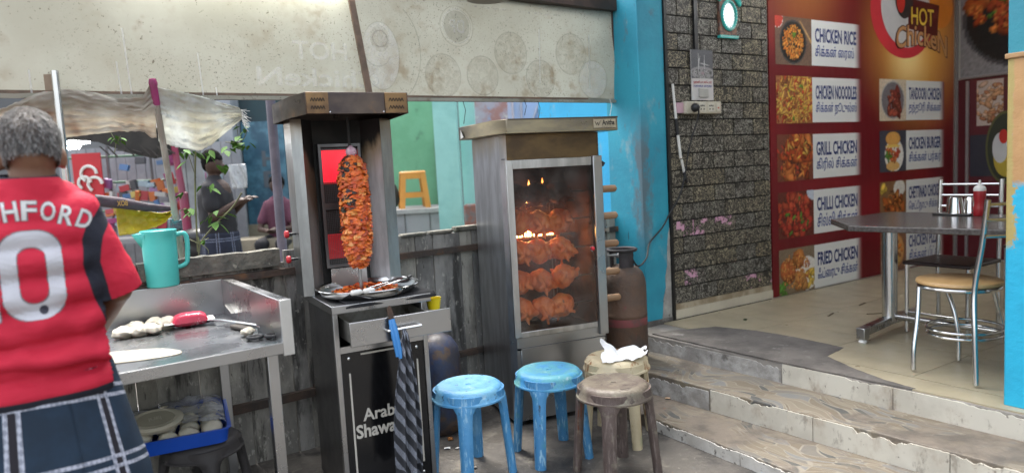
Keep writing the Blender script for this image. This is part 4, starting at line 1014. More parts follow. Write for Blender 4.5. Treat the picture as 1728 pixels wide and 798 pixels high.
part('regulator', MB().lathe([(.001, 0), (.03, 0), (.032, .012), (.02, .03), (.001, .032)], 18, (-.012, -.01, .688)).cyl((-.012, -.01, .70), (-.10, -.03, .71), .008, n=8), plain('steel_grey_paint', (.38, .38, .38), .4, .6), vl, smooth=50)

# ================================================================== PLASTIC STOOLS
def stool(label, m, loc, rz, h=.46, Rr=.172, foot=.205, name='plastic_stool', group='plastic stools by the grill', ms=None):
    t = thing(name, label, 'stool', loc, rz, group)
    part('seat', MB().lathe([(.001, h - .010), (.012, h - .010), (.014, h - .006), (.05, h - .003), (.10, h - .004), (.125, h), (.15, h - .002), (Rr - .008, h - .012), (Rr - .001, h - .028), (Rr + .003, h - .055), (Rr + .011, h - .061), (Rr + .011, h - .069), (Rr - .002, h - .068), (Rr - .006, h - .03), (.14, h - .014), (.001, h - .016)], 56), ms or m, t, smooth=50)
    for q in range(4):
        N = 16; NA = 9; vs = []; fs = []
        for j in range(N + 1):
            tt = j / N; z = (h - .022) * (1 - tt)
            tz = max(0, (h - .066 - z)) / (h - .066)
            rc = Rr - .014 + (foot - Rr + .002) * tz
            w = .036 + .006 * tz * 0 + .058 * math.exp(-max(0, (h - .058 - z)) / .016) * (1 if z < h - .03 else .8) - .006 * tz
            dpt = .026 if z < h - .07 else .014
            ring_ = []
            for i in range(NA):
                a_ = (i / (NA - 1) - .5) * 2; lat = w * a_; ring_.append((rc + .012 + (.016 if z < h - .05 else .008) * (1 - abs(a_) ** 2.5) - lat * lat / (2 * Rr), lat))
            for i in range(NA):
                a_ = (1 - i / (NA - 1) * 2); lat = (w - .006) * a_ * .95; ring_.append((rc + .010 - dpt * (1 - .3 * abs(a_)) - lat * lat / (2 * Rr), lat))
            for (x_, y_) in ring_: vs.append((x_, y_, z))
        K = 2 * NA
        for j in range(N):
            for i in range(K): fs.append((j * K + i, (j + 1) * K + i, (j + 1) * K + (i + 1) % K, j * K + (i + 1) % K))
        fs.append(tuple(range(K))); fs.append(tuple(N * K + i for i in range(K - 1, -1, -1)))
        s = MB().add(vs, fs); s.xf(Matrix.Rotation(q * math.pi / 2, 4, 'Z')); part('leg', s, m, t, smooth=60)
    return t
STB1 = mat('worn_blue_plastic', (.075, .28, .53), (.06, .235, .46), .5, scale=2, bump=.2, bscale=60, stains=[((.30, .52, .68), 46, .54, .62, (1.4, 1.4, .22), .7), ((.22, .42, .58), 5, .54, .72, (1, 1, .5), .5), ((.03, .06, .08), 34, .63, .67, (2, 2, .5), .85), ((.12, .05, .02), 6, .69, .73, (3, 3, .3), .9)])
STB2 = mat('blotched_blue_plastic', (.065, .25, .48), (.05, .205, .41), .5, scale=2, bump=.2, bscale=60, stains=[((.32, .54, .68), 52, .54, .62, (1.4, 1.4, .22), .75), ((.08, .30, .32), 6, .56, .68, (1, 1, 1), .6), ((.025, .04, .05), 30, .62, .66, (2, 2, .5), .85)])
STBR = mat('dirty_brown_plastic', (.10, .072, .063), (.075, .054, .047), .55, scale=2, bump=.25, bscale=60, stains=[((.20, .16, .145), 44, .53, .62, (1.6, 1.6, .2), .55), ((.11, .03, .010), 7, .62, .67, (4, 4, .2), .9), ((.22, .20, .15), 12, .56, .66, (1, 1, 1), .5), ((.03, .02, .018), 28, .63, .67, (2, 2, .6), .8)])
STCR = mat('stained_cream_plastic', (.56, .48, .32), (.46, .38, .24), .5, scale=3, bump=.2, stains=[((.24, .10, .03), 10, .55, .63, (2, 2, .6), .9), ((.22, .30, .18), 3.5, .56, .66, (1, 1, 1), .7)])
def seatmat(name, c1, c2, st): return mat(name, c1, c2, .5, scale=7, detail=9, bump=.25, bscale=40, lo=.42, hi=.6, stains=st)
SB1 = seatmat('scuffed_blue_seat', (.08, .29, .54), (.16, .39, .57), [((.42, .56, .62), 11, .58, .68, (1, 1, 1), .75), ((.03, .05, .06), 26, .62, .66, (1, 1, 1), .9), ((.15, .06, .02), 7, .70, .73, (1, 1, 1), .9)])
SB2 = seatmat('greenish_blue_seat', (.05, .25, .50), (.09, .32, .38), [((.14, .36, .34), 5, .52, .62, (1, 1, 1), .8), ((.38, .54, .58), 14, .60, .68, (1, 1, 1), .7), ((.03, .03, .03), 17, .62, .66, (1, 1, 1), .9), ((.16, .03, .02), 13, .69, .72, (1, 1, 1), .8)])
SBR = seatmat('grimy_brown_seat', (.10, .075, .06), (.16, .135, .10), [((.26, .24, .17), 8, .56, .66, (1, 1, 1), .7), ((.04, .025, .02), 12, .57, .64, (1, 1, 1), .85), ((.14, .04, .012), 5, .64, .70, (1, 1, 1), .8)])
stool('bright blue worn plastic stool next to the shawarma cabinet', STB1, (-.258, 3.40, 0), R(-4), ms=SB1)
stool('blue plastic stool with greenish seat in front of the oven door', STB2, (.153, 3.575, 0), R(-21), ms=SB2)
stool('dirty brown plastic stool with rusty streaks nearest the steps', STBR, (.452, 3.30, 0), R(-17), ms=SBR)
stool('stained cream plastic stool with crumpled paper on its seat', STCR, (.535, 3.76, 0), R(20))
pa = MB()
def paperf(a, b):
    x = (a - .5) * .235; y = (b - .5) * .16
    z = .464 + .030 * abs(noise.noise(Vector((a * 4.5, b * 4.5, 2)))) + .20 * max(0, (.34 - a)) * b + .10 * max(0, a - .75) * (1 - b) + .02 * b
    return (.57 + x * (1 + .1 * math.sin(b * 9)) + .02 * (b - .5), 3.70 + y * (1 + .15 * math.sin(a * 11)) + .02 * (a - .5), z)
pa.grid(26, 18, paperf)
solo('crumpled_paper', pa, plain('white_paper', (.80, .80, .80), .8), 'crumpled white paper sheet lying on the cream stool', 'paper', smooth=15)

# ================================================================== SHOP INTERIOR: menu banner
mb_ = thing('menu_banner', 'dark red printed menu banner covering the shop side wall', 'banner', rz=B32)
def banner_mat():
    m, nt, b = newmat('menu_print_red')
    co = coords(nt)
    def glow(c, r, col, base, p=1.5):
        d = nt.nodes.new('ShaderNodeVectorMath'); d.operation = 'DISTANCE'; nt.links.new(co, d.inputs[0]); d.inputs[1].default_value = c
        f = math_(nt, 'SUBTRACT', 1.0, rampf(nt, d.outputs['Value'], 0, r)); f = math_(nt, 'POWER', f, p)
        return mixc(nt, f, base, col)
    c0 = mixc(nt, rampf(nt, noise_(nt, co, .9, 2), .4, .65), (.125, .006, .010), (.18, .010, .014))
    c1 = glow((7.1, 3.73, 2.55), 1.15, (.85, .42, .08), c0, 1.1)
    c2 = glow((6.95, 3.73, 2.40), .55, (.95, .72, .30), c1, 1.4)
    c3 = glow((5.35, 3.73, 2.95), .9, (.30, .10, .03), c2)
    nt.links.new(c3, b.inputs['Base Color']); b.inputs['Roughness'].default_value = .33; b.inputs['Specular IOR Level'].default_value = .3
    bp = nt.nodes.new('ShaderNodeBump'); bp.inputs['Strength'].default_value = .12; bp.inputs['Distance'].default_value = .03
    nt.links.new(noise_(nt, coords(nt, 'Object', (1.5, 1, .5)), 3, 2), bp.inputs['Height']); nt.links.new(bp.outputs[0], b.inputs['Normal'])
    return m
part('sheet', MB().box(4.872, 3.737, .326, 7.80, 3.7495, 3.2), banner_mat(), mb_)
def paint(w, h, bg, ops, seed, n=54):
    """a printed food photo: overlapping painted pieces, returned as (colours, nx, ny)"""
    r_ = np.random.default_rng(seed); nx, ny = n, int(n * h / w)
    X, Y = np.meshgrid((np.arange(nx + 1) / nx - .5) * w / h, np.arange(ny + 1) / ny - .5)
    img = np.zeros((ny + 1, nx + 1, 3)) + np.array(bg)
    img *= (1 + .25 * (r_.random((ny + 1, nx + 1, 1)) - .5))
    for op in ops:
        if op[0] == 'disc':
            _, cx_, cy_, rx, ry, col, edge_ = op
            d = ((X - cx_) / rx) ** 2 + ((Y - cy_) / ry) ** 2; msk = d < 1; img[msk] = np.array(col)
            if edge_ is not None: img[(d < 1) & (d > .86)] = np.array(edge_)
        else:
            _, N, cx_, cy_, rx, ry, (s0, s1), asp, pal = op
            for _k in range(N):
                q = r_.uniform(0, 6.28); rr = math.sqrt(r_.random()); x0, y0 = cx_ + rx * rr * math.cos(q), cy_ + ry * rr * math.sin(q)
                s_ = r_.uniform(s0, s1); an = r_.uniform(0, 3.14); ca, sa = math.cos(an), math.sin(an)
                u_, v_ = (X - x0) * ca + (Y - y0) * sa, -(X - x0) * sa + (Y - y0) * ca
                d = (u_ / s_) ** 2 + (v_ / (s_ * asp)) ** 2; msk = d < 1
                col = np.array(pal[r_.integers(len(pal))]) * r_.uniform(.75, 1.2)
                sh = np.clip(1.15 - .75 * d + .35 * (Y - y0) / s_, .25, 1.3)
                img[msk] = (col * sh[..., None])[msk]
    img *= (1 + .3 * (r_.random((ny + 1, nx + 1, 1)) - .5))
    return np.clip(img, 0, 1), nx, ny
PRINT = colmat('printed_photo', .3)
PRINT.node_tree.nodes['Principled BSDF'].inputs['Specular IOR Level'].default_value = .25
def photo(name, parent, x0, x1, z0, z1, data, fn, label=None):
    img, nx, ny = data; s = MB()
    s.grid(nx, ny, lambda a, b: fn(lerp(x0, x1, a), lerp(z0, z1, b)), uv=False)
    s.c = {i: tuple(c) for i, c in enumerate(img.reshape(-1, 3))}
    return part(name, s, PRINT, parent, smooth=None, label=label)
BLK, WHT = (.02, .02, .02), (.7, .68, .64)
OR_, RD_, BR_, DK_, GN_, YL_ = (.62, .20, .03), (.45, .045, .02), (.30, .10, .03), (.10, .03, .015), (.10, .25, .03), (.70, .48, .08)
W_, H_ = .48, .38
FOOD = {
 'CHICKEN RICE': ((.16, .10, .07), [('disc', -.02, -.02, .46, .46, BLK, (.06, .06, .06)), ('disc', -.55, .45, .2, .2, (.5, .06, .04), WHT), ('p', 420, -.02, -.02, .36, .36, (.02, .05), .3, [OR_, (.72, .34, .08), (.55, .15, .02), (.66, .28, .05)]), ('p', 5, .02, .12, .05, .05, (.03, .05), .6, [GN_]), ('p', 2, .5, .3, .05, .2, (.4, .5), .06, [(.45, .28, .12)])]),
 'CHICKEN NOOODLES': ((.30, .12, .05), [('p', 500, 0, 0, .75, .6, (.05, .14), .18, [YL_, (.55, .30, .06), BR_, (.66, .42, .10), RD_, (.25, .08, .03)]), ('p', 16, 0, 0, .6, .45, (.03, .05), .6, [GN_, RD_])]),
 'GRILL CHICKEN': ((.16, .05, .03), [('p', 26, 0, 0, .65, .5, (.16, .28), .5, [(.42, .09, .02), (.35, .06, .015), (.50, .16, .04)]), ('p', 90, 0, 0, .65, .5, (.03, .10), .3, [DK_, (.60, .24, .05), RD_, DK_]), ('p', 8, .1, .2, .4, .3, (.05, .12), .25, [YL_, (.5, .35, .08)])]),
 'CHILLI CHICKEN': ((.12, .03, .02), [('p', 60, -.05, -.02, .6, .5, (.07, .15), .7, [(.34, .035, .02), (.26, .025, .015), (.42, .07, .03)]), ('p', 100, -.05, 0, .6, .5, (.02, .06), .4, [RD_, DK_, (.5, .12, .05)]), ('p', 9, 0, 0, .55, .45, (.05, .10), .4, [GN_, (.06, .17, .03)]), ('disc', .62, .5, .25, .22, (.45, .5, .58), None)]),
 'FRIED CHICKEN': ((.20, .15, .10), [('disc', .35, -.1, .42, .38, WHT, None), ('p', 14, -.5, -.3, .18, .25, (.06, .12), .4, [GN_, (.12, .35, .05)]), ('p', 10, .5, -.2, .15, .2, (.08, .15), .5, [YL_]), ('p', 5, -.3, .0, .14, .1, (.2, .26), .75, [(.50, .13, .04)]), ('p', 5, .1, -.25, .14, .08, (.2, .26), .65, [(.52, .24, .07)]), ('p', 4, .05, .3, .06, .08, (.17, .22), .8, [(.55, .20, .05)]), ('p', 200, -.05, 0, .5, .42, (.02, .045), .6, [(.60, .24, .06), (.40, .10, .03), (.66, .32, .09)])]),
 'TANDOORI CHICKEN': ((.55, .46, .34), [('disc', 0, 0, .52, .46, (.16, .15, .16), (.35, .34, .33)), ('p', 20, .05, -.05, .28, .32, (.12, .2), .5, [(.24, .04, .03), (.18, .03, .02), (.32, .07, .04)]), ('p', 30, .05, -.05, .3, .3, (.03, .07), .5, [DK_, (.4, .12, .07)])]),
 'CHICKEN BURGER': ((.05, .055, .075), [('disc', .05, -.1, .42, .40, WHT, None), ('disc', 0, .30, .33, .17, (.62, .32, .08), (.5, .24, .05)), ('disc', .0, -.36, .30, .12, (.60, .36, .12), None), ('p', 30, 0, -.06, .3, .16, (.05, .12), .5, [RD_, OR_, (.5, .12, .03)]), ('p', 10, -.2, -.1, .15, .12, (.05, .09), .5, [GN_]), ('disc', .0, .12, .34, .035, (.7, .5, .12), None)]),
 'CHETTINAD CHICKEN': ((.20, .11, .05), [('disc', .28, .32, .26, .2, (.6, .58, .52), None), ('p', 5, -.4, .3, .1, .08, (.08, .13), .7, [YL_]), ('p', 30, .02, -.1, .42, .35, (.1, .2), .5, [(.42, .12, .03), (.36, .09, .02)]), ('p', 60, .02, -.1, .42, .35, (.03, .08), .4, [(.55, .22, .05), DK_])]),
 'CHICKEN PIZZA': ((.20, .10, .06), [('disc', 0, 0, .5, .46, (.52, .28, .10), (.40, .18, .06)), ('p', 60, 0, 0, .4, .38, (.04, .09), .7, [YL_, OR_, BR_, (.6, .4, .12)])]),
}
TAMIL = {'CHICKEN RICE': 'சிக்கன் ைரஸ்', 'CHICKEN NOOODLES': 'சிக்கன் நூடுல்ஸ்', 'GRILL CHICKEN': 'கிரில் சிக்கன்', 'CHILLI CHICKEN': 'சில்லி சிக்கன்', 'FRIED CHICKEN': 'ஃப்ைரடு சிக்கன்',
         'TANDOORI CHICKEN': 'தந்தூரி சிக்கன்', 'CHICKEN BURGER': 'சிக்கன் பர்கர்', 'CHETTINAD CHICKEN': 'ெசட்டிநாடு சிக்கன்', 'CHICKEN PIZZA': 'சிக்கன் பீட்சா'}
NAVY = plain('navy_print', (.028, .045, .17), .45); NAVY2 = plain('blue_print', (.04, .07, .27), .45)
def fade_mat():
    m, nt, b = newmat('panel_print_white')
    co = coords(nt); sp = nt.nodes.new('ShaderNodeSeparateXYZ'); nt.links.new(co, sp.inputs[0])
    col = mixc(nt, rampf(nt, sp.outputs[0], .60, .72), (.66, .67, .65), (.17, .010, .014)); nt.links.new(col, b.inputs['Base Color']); b.inputs['Roughness'].default_value = .3
    return m
FADE = fade_mat()
def menu_item(name, u0, wi, wt, ztop, seed):
    on = lambda y: (lambda x, z: (x, y, z))
    bp_ = part('menu_panel', MB().box(0, 3.7345, ztop - .38, wt, 3.7368, ztop), FADE, mb_, loc=(u0 + wi, 0, 0))
    bg, ops = FOOD[name]
    photo('food_photo', bp_, -wi, -.002, ztop - .385, ztop + .004, paint(wi, .385, bg, ops, seed), on(3.7342))
    wl = min(.60, .055 * len(name) * (wt / .72) + .02)
    e = part('lettering', tmb(name, on(3.7330), .045, .045 + wl, ztop - .185, ztop - .065, .03), NAVY, bp_, smooth=None)
    wl2 = min(.60, .047 * len(TAMIL[name]) * (wt / .72))
    part('lettering', tmb(TAMIL[name], on(3.7330), .045, .045 + wl2, ztop - .325, ztop - .205, .014), NAVY2, bp_, smooth=None)
for i, nm in enumerate(('CHICKEN RICE', 'CHICKEN NOOODLES', 'GRILL CHICKEN', 'CHILLI CHICKEN', 'FRIED CHICKEN')): menu_item(nm, 4.95, .48, .72, 2.627 - .4795 * i, 11 + i)
for i, nm in enumerate(('TANDOORI CHICKEN', 'CHICKEN BURGER', 'CHETTINAD CHICKEN', 'CHICKEN PIZZA')): menu_item(nm, 6.44, .455, .71, 2.155 - .4795 * i, 31 + i)
# emblem at the top of the menu
def flat(name, pts, y, m, par, holes=None): return part(name, MB().add([(u, y, z) for u, z in pts], [tuple(range(len(pts)))]), m, par, smooth=None)
def ellp(cu, cz, ru, rz_, n=40, a0=0, a1=6.2832): return [(cu + ru * math.cos(a0 + (a1 - a0) * k / n), cz + rz_ * math.sin(a0 + (a1 - a0) * k / n)) for k in range(n if abs(a1 - a0 - 6.2832) < .01 else n + 1)]
em = flat('emblem_ring', ellp(6.86, 2.80, .56, .44), 3.7345, plain('emblem_red', (.60, .035, .05), .3), mb_)
flat('emblem_oval', ellp(6.90, 2.83, .43, .37), 3.7335, plain('emblem_white', (.60, .61, .62), .35), em)
flat('emblem_wing', ellp(6.86, 2.93, .16, .20), 3.7325, plain('emblem_black', (.03, .03, .03), .4), em)
flat('emblem_patch', ellp(6.80, 2.88, .07, .10), 3.7315, plain('emblem_comb', (.55, .03, .02), .4), em)
flat('emblem_flame', ellp(7.52, 2.90, .24, .22), 3.7335, plain('emblem_orange', (.62, .20, .02), .4), em)
flat('emblem_backing', [(6.93, 2.64), (7.46, 2.60), (7.50, 2.90), (6.93, 2.93)], 3.7328, plain('backing_maroon', (.10, .012, .012), .4), em)
part('lettering', tmb('HOT', lambda x, z: (x, 3.7322, z), 6.965, 7.40, 2.675, 2.86, .03), plain('logo_shadow', (.07, .015, .012), .4), em, smooth=None)
part('lettering', tmb('HOT', lambda x, z: (x, 3.7305, z), 6.98, 7.39, 2.685, 2.85, .01), plain('logo_yellow', (.78, .55, .06), .4), em, smooth=None)
arc = lambda y: (lambda x, z: (x, y, z - .35 * (x - 7.1) ** 2 + .02 * (x - 7.1)))
part('lettering', tmb('ChickeN', arc(3.7322), 6.70, 7.66, 2.48, 2.70, .05), MATS['logo_shadow'], em, smooth=None)
part('lettering', tmb('ChickeN', arc(3.7305), 6.72, 7.64, 2.49, 2.69, .015), plain('logo_tan', (.58, .30, .12), .4), em, smooth=None)
# posters on the back wall (plane u = 8.1)
fb = lambda o: (lambda x, z: (7.859 - o, x, z))
po = thing('food_poster', 'large poster of orange fried chicken in a black pan', 'poster', rz=B32)
part('sheet', MB().box(7.845, 2.55, 2.19, 7.8585, 3.70, 3.26), plain('grey_print', (.30, .30, .31), .4), po)
photo('food_photo', po, 3.69, 2.57, 2.20, 3.25, paint(1.12, 1.05, (.24, .24, .26), [('disc', -.02, .02, .50, .48, BLK, (.07, .07, .08)), ('p', 26, -.02, .16, .42, .30, (.10, .16), .75, [(.56, .13, .03), (.50, .10, .025)]), ('p', 150, -.02, .16, .44, .32, (.02, .05), .6, [(.64, .22, .05), (.38, .06, .02)]), ('p', 26, 0, .15, .4, .25, (.02, .035), .6, [GN_])], 77), fb(.016))
po2 = thing('counter_poster', 'blurred dark red poster with round chicken emblem behind the table', 'poster', rz=B32)
part('sheet', MB().box(7.847, 2.3, .34, 7.8585, 3.72, 2.17), plain('maroon_print', (.10, .010, .016), .35), po2)
photo('food_photo', po2, 3.54, 3.30, 1.69, 2.14, paint(.24, .45, (.5, .42, .38), [('p', 60, 0, .05, .35, .45, (.05, .12), .5, [(.55, .30, .16), (.6, .42, .3), (.42, .18, .09)])], 78), fb(.014))
part('dark_panel', MB().box(7.8440, 2.4, 1.18, 7.8468, 3.60, 1.60), plain('dark_print', (.03, .03, .045), .35), po2)
dd = part('emblem_disc', MB().add([fb(.017)(u, z) for u, z in ellp(3.27, 1.46, .185, .36)], [tuple(range(40))]), plain('emblem_olive', (.10, .10, .03), .4), po2, smooth=None)
for (cu, cz, ru, rz2, m, o_) in ((3.27, 1.46, .165, .335, plain('emblem_dark', (.03, .035, .02), .4), .019), (3.26, 1.36, .12, .19, plain('emblem_yellow', (.5, .38, .05), .4), .021), (3.32, 1.46, .07, .15, MATS['emblem_white'], .023), (3.29, 1.57, .04, .07, MATS['emblem_comb'], .025)):
    part('emblem_patch', MB().add([fb(o_)(u, z) for u, z in ellp(cu, cz, ru, rz2)], [tuple(range(40))]), m, dd, smooth=None)
for i, (v0, v1, z0, z1) in enumerate(((3.61, 3.635, .33, 2.15), (3.715, 3.733, .33, 3.2), (2.4, 3.70, 2.172, 2.188))):
    solo('wall_strip', MB().box(7.825, v0, z0, 7.844, v1, z1), plain('grey_strip', (.30, .28, .28), .4, .4), ['left grey upright strip on the shop back wall', 'grey upright strip in the far corner of the shop', 'grey horizontal strip under the food poster'][i], 'strip', rz=B32)

# ---- things on the tiled wall
cd = MB().box(4.012, 3.722, 2.30, 4.046, 3.744, 3.3); solo('cable_duct', cd, plain('black_trim2', (.010, .010, .011), .4), 'black cable duct running up the tiled wall', 'duct', rz=B32)
ca = thing('wall_calendar', 'wall calendar with grey mosque photo hung above the sockets', 'calendar', rz=B32)
part('board', MB().box(3.965, 3.722, 1.944, 4.196, 3.728, 2.314), plain('calendar_card', (.55, .53, .52), .6), ca)
photo('photo', ca, 3.965, 4.196, 2.105, 2.314, paint(.23, .21, (.12, .12, .13), [('disc', 0, -.3, .6, .22, (.30, .29, .29), None), ('p', 90, 0, -.35, .6, .16, (.02, .06), .4, [(.2, .19, .19), (.45, .44, .43), (.1, .1, .1)]), ('p', 1, -.18, .0, .0, .0, (.3, .31), .07, [(.5, .5, .5)]), ('p', 1, .12, .0, .0, .0, (.3, .31), .07, [(.5, .5, .5)]), ('disc', -.18, .05, .02, .32, (.5, .5, .5), None), ('disc', .12, .02, .02, .3, (.5, .5, .5), None), ('disc', .02, -.32, .07, .06, (.32, .24, .26), None)], 5), lambda x, z: (x, 3.7212, z))
part('lettering', tmb('ஹனிபா ஸ்ேடார்', lambda x, z: (x, 3.7208, z), 3.985, 4.178, 2.062, 2.09, .02), plain('red_ink', (.40, .04, .05), .5), ca, smooth=None)
part('lettering', tmb('HANIFA STORE', lambda x, z: (x, 3.7208, z), 3.985, 4.178, 2.040, 2.056, .02), plain('blue_ink', (.05, .06, .25), .5), ca, smooth=None)
part('date_pad', MB().box(4.035, 3.712, 1.965, 4.135, 3.7215, 2.03), plain('grey_pad', (.42, .41, .38), .6), ca, bevel=.003)
sb = thing('socket_board', 'cream electric socket board with black plug below the calendar', 'socket', rz=B32)
IV = mat('ivory_plastic', (.56, .52, .42), (.48, .44, .35), .45, scale=6, stains=[((.25, .2, .14), 20, .66, .72)])
part('box', MB().box(3.868, 3.690, 1.842, 4.244, 3.744, 1.932), IV, sb, bevel=.006)
for x in (4.035, 4.13):
    so = part('socket', MB().box(x - .036, 3.6865, 1.855, x + .036, 3.6905, 1.92), plain('socket_face', (.60, .57, .48), .4), sb, bevel=.002)
    for (dx, dz) in ((-.016, -.012), (.016, -.012), (0, .014), (-.016, .012), (.016, .012)): part('hole', MB().cyl((x + dx, 3.687, 1.887 + dz), (x + dx, 3.685, 1.887 + dz), .006, n=8), BLACKP, so)
sw = part('switch', MB().box(4.185, 3.684, 1.86, 4.222, 3.6905, 1.915), plain('switch_face', (.62, .58, .5), .4), sb, bevel=.002)
part('indicator', MB().box(4.197, 3.682, 1.878, 4.21, 3.6838, 1.89), plain('red_spot', (.5, .1, .06), .4), sw)
part('side_tape', MB().box(3.80, 3.715, 1.85, 3.866, 3.744, 1.925), plain('pink_tape', (.55, .36, .42), .6), sb)
pg = thing('power_plug', 'black plug in the socket board with a cable leading down', 'plug', rz=B32)
part('plug', MB().lathe([(.001, 0), (.030, 0), (.034, .012), (.026, .035), (.012, .05), (.001, .051)], 16).xf(Matrix.Translation((3.945, 3.689, 1.885)) @ Matrix.Rotation(R(90), 4, 'X')), BLACKP, pg, smooth=50)
def smoothpath(pts, n=8):
    out = []; P = [Vector(p) for p in pts]; P = [P[0]] + P + [P[-1]]
    for i in range(1, len(P) - 2):
        for k in range(n):
            t = k / n; a, b, c, d = P[i - 1], P[i], P[i + 1], P[i + 2]
            out.append(.5 * ((2 * b) + (-a + c) * t + (2 * a - 5 * b + 4 * c - d) * t * t + (-a + 3 * b - 3 * c + d) * t ** 3))
    out.append(P[-2]); return out
part('cable', MB().tube(smoothpath([(3.945, 3.64, 1.885), (3.95, 3.66, 1.80), (3.90, 3.70, 1.60), (3.86, 3.72, 1.38), (3.80, 3.72, 1.24), (3.69, 3.715, 1.12), (3.60, 3.70, 1.03), (3.47, 3.70, .93), (3.36, 3.62, .84), (3.24, 3.58, .80), (3.14, 3.545, .90)]), .006, 8), BLACKP, pg)
stk = thing('jointed_stick', 'white jointed stick with black brush tip hanging on tiled wall', 'stick', rz=B32)
part('rod', MB().cyl((3.775, 3.728, 2.06), (3.800, 3.728, 1.80), .010, n=10).cyl((3.812, 3.728, 1.70), (3.835, 3.728, 1.52), .011, n=10).cyl((3.842, 3.728, 1.51), (3.868, 3.728, 1.41), .010, n=10), WHITEP, stk)
part('sleeve', MB().cyl((3.799, 3.728, 1.81), (3.812, 3.728, 1.69), .0125, n=10), BLACKP, stk)
part('brush_tip', MB().tube([(3.867, 3.728, 1.42), (3.876, 3.728, 1.38), (3.89, 3.728, 1.335)], [.011, .015, .008], 10), BLACKP, stk)
mi = thing('wall_mirror', 'oval mirror in a turquoise beaded frame high on tiled wall', 'mirror', rz=B32)
TQ = plain('turquoise_frame', (.05, .50, .46), .4); fr = part('back_board', MB().box(4.285, 3.722, 2.43, 4.475, 3.742, 2.86), mat('mirror_board', (.10, .06, .05), (.25, .12, .08), .5, scale=40, lo=.45, hi=.55), mi)
part('base_bar', MB().box(4.28, 3.712, 2.415, 4.485, 3.742, 2.435), TQ, mi)
part('oval_frame', MB().tube([(4.385 + .078 * math.cos(6.2832 * k / 40), 3.716, 2.585 + .105 * math.sin(6.2832 * k / 40)) for k in range(41)], .013, 8, False), TQ, mi)
part('mirror_glass', MB().lathe([(.001, .0), (.072, .0), (.072, .006), (.001, .006)], 40, sx=1, sy=1.36).xf(Matrix.Translation((4.385, 3.7215, 2.585)) @ Matrix.Rotation(R(90), 4, 'X')), plain('mirror_silver', (.42, .46, .46), .22, 1.), mi)
part('arch_bar', MB().tube([(4.28, 3.716, 2.69), (4.32, 3.716, 2.735), (4.385, 3.716, 2.745), (4.45, 3.716, 2.725), (4.51, 3.716, 2.665)], .014, 8), TQ, mi)
part('arch_bar', MB().tube([(4.275, 3.716, 2.73), (4.32, 3.716, 2.84), (4.40, 3.716, 2.87), (4.46, 3.716, 2.80), (4.515, 3.716, 2.68)], .012, 8), TQ, mi)
for k in range(28):
    q = 6.2832 * k / 28; part('bead', MB().ell((4.385 + .078 * math.cos(q), 3.704, 2.585 + .105 * math.sin(q)), (.004, .003, .004), 6, 4), WHITEP, fr)
for k in range(14): part('bead', MB().ell((4.288 + .0145 * k, 3.710, 2.425), (.004, .003, .004), 6, 4), WHITEP, fr)

# ---- table, chairs, bottle, tumblers
tb = thing('dining_table', 'granite-topped dining table on a steel pedestal in the shop', 'table', rz=B32)
tp = [(3.79, 2.385), (4.125, 2.717), (4.775, 2.70), (4.74, 1.28), (3.93, 1.32)]
GRAN = mat('dark_granite', (.055, .048, .045), (.10, .09, .085), .22, scale=60, detail=4, stains=[((.22, .20, .19), 3, .5, .75, (1, 1, 1), .35)])
part('top', MB().prism(tp[::-1], 1.042, 1.075), GRAN, tb, bevel=.005)
for v_ in (2.50, 1.62):
    part('post', MB().cyl((4.42, v_, .40), (4.42, v_, 1.03), .046, n=24), CHROME, tb, smooth=50)
    part('top_plate', MB().box(4.24, v_ - .03, 1.022, 4.60, v_ + .03, 1.042), STEEL, tb)
    ft = part('foot_bar', MB().bar((4.42, v_, .405), (4.06, v_ - .04, .395), .055, .05).bar((4.42, v_, .405), (4.75, v_ + .03, .395), .055, .05), STEEL, tb, bevel=.004)
    for (u_, w_) in ((4.045, v_ - .042), (4.77, v_ + .032)):
        part('foot_end', MB().box(u_ - .025, w_ - .027, .350, u_ + .03, w_ + .027, .42), STEEL, tb, bevel=.004)
        part('glide', MB().lathe([(.001, 0), (.022, 0), (.026, .008), (.020, .02), (.012, .03), (.001, .03)], 16, (u_, w_, .324)), WHITEP, ft)
part('stretcher', MB().cyl((4.42, 1.62, .43), (4.42, 2.50, .43), .018, n=12), CHROME, tb)
LAM = mat('pine_seat', (.52, .33, .15), (.46, .28, .12), .38, scale=3, stretch=(1, 6, 1))
c1 = thing('chair', 'steel chair with round tan wooden seat in front of the table', 'chair', rz=B32)
sc_ = (3.945, 1.86, .775)
part('seat', MB().lathe([(.001, 0), (.19, 0), (.20, .006), (.20, .018), (.192, .025), (.001, .025)], 44, sc_), LAM, c1, smooth=50)
part('seat_ring', MB().tube([(sc_[0] + .185 * math.cos(6.2832 * k / 40), sc_[1] + .185 * math.sin(6.2832 * k / 40), .762) for k in range(41)], .011, 8, False), CHROME, c1)
legs = [((3.79, 1.985, .76), (3.745, 1.97, .60), (3.70, 1.965, .45), (3.69, 1.962, .335)), ((4.07, 2.00, .76), (4.045, 1.93, .60), (4.03, 1.90, .45), (4.022, 1.894, .335)), ((4.13, 1.78, .76), (4.19, 1.77, .6), (4.22, 1.75, .45), (4.24, 1.74, .335))]
for L in legs: part('leg', MB().tube(smoothpath(L, 5), .0125, 10), CHROME, c1, smooth=60)
part('back_leg', MB().tube(smoothpath([(3.644, 1.637, .335), (3.665, 1.655, .60), (3.70, 1.672, .80), (3.70, 1.64, 1.02), (3.676, 1.606, 1.24)], 5), .0135, 10), CHROME, c1, smooth=60)
part('back_leg', MB().tube(smoothpath([(3.93, 1.50, .335), (3.945, 1.53, .60), (3.95, 1.55, .80), (3.935, 1.51, 1.02), (3.90, 1.46, 1.24)], 5), .0135, 10), CHROME, c1, smooth=60)
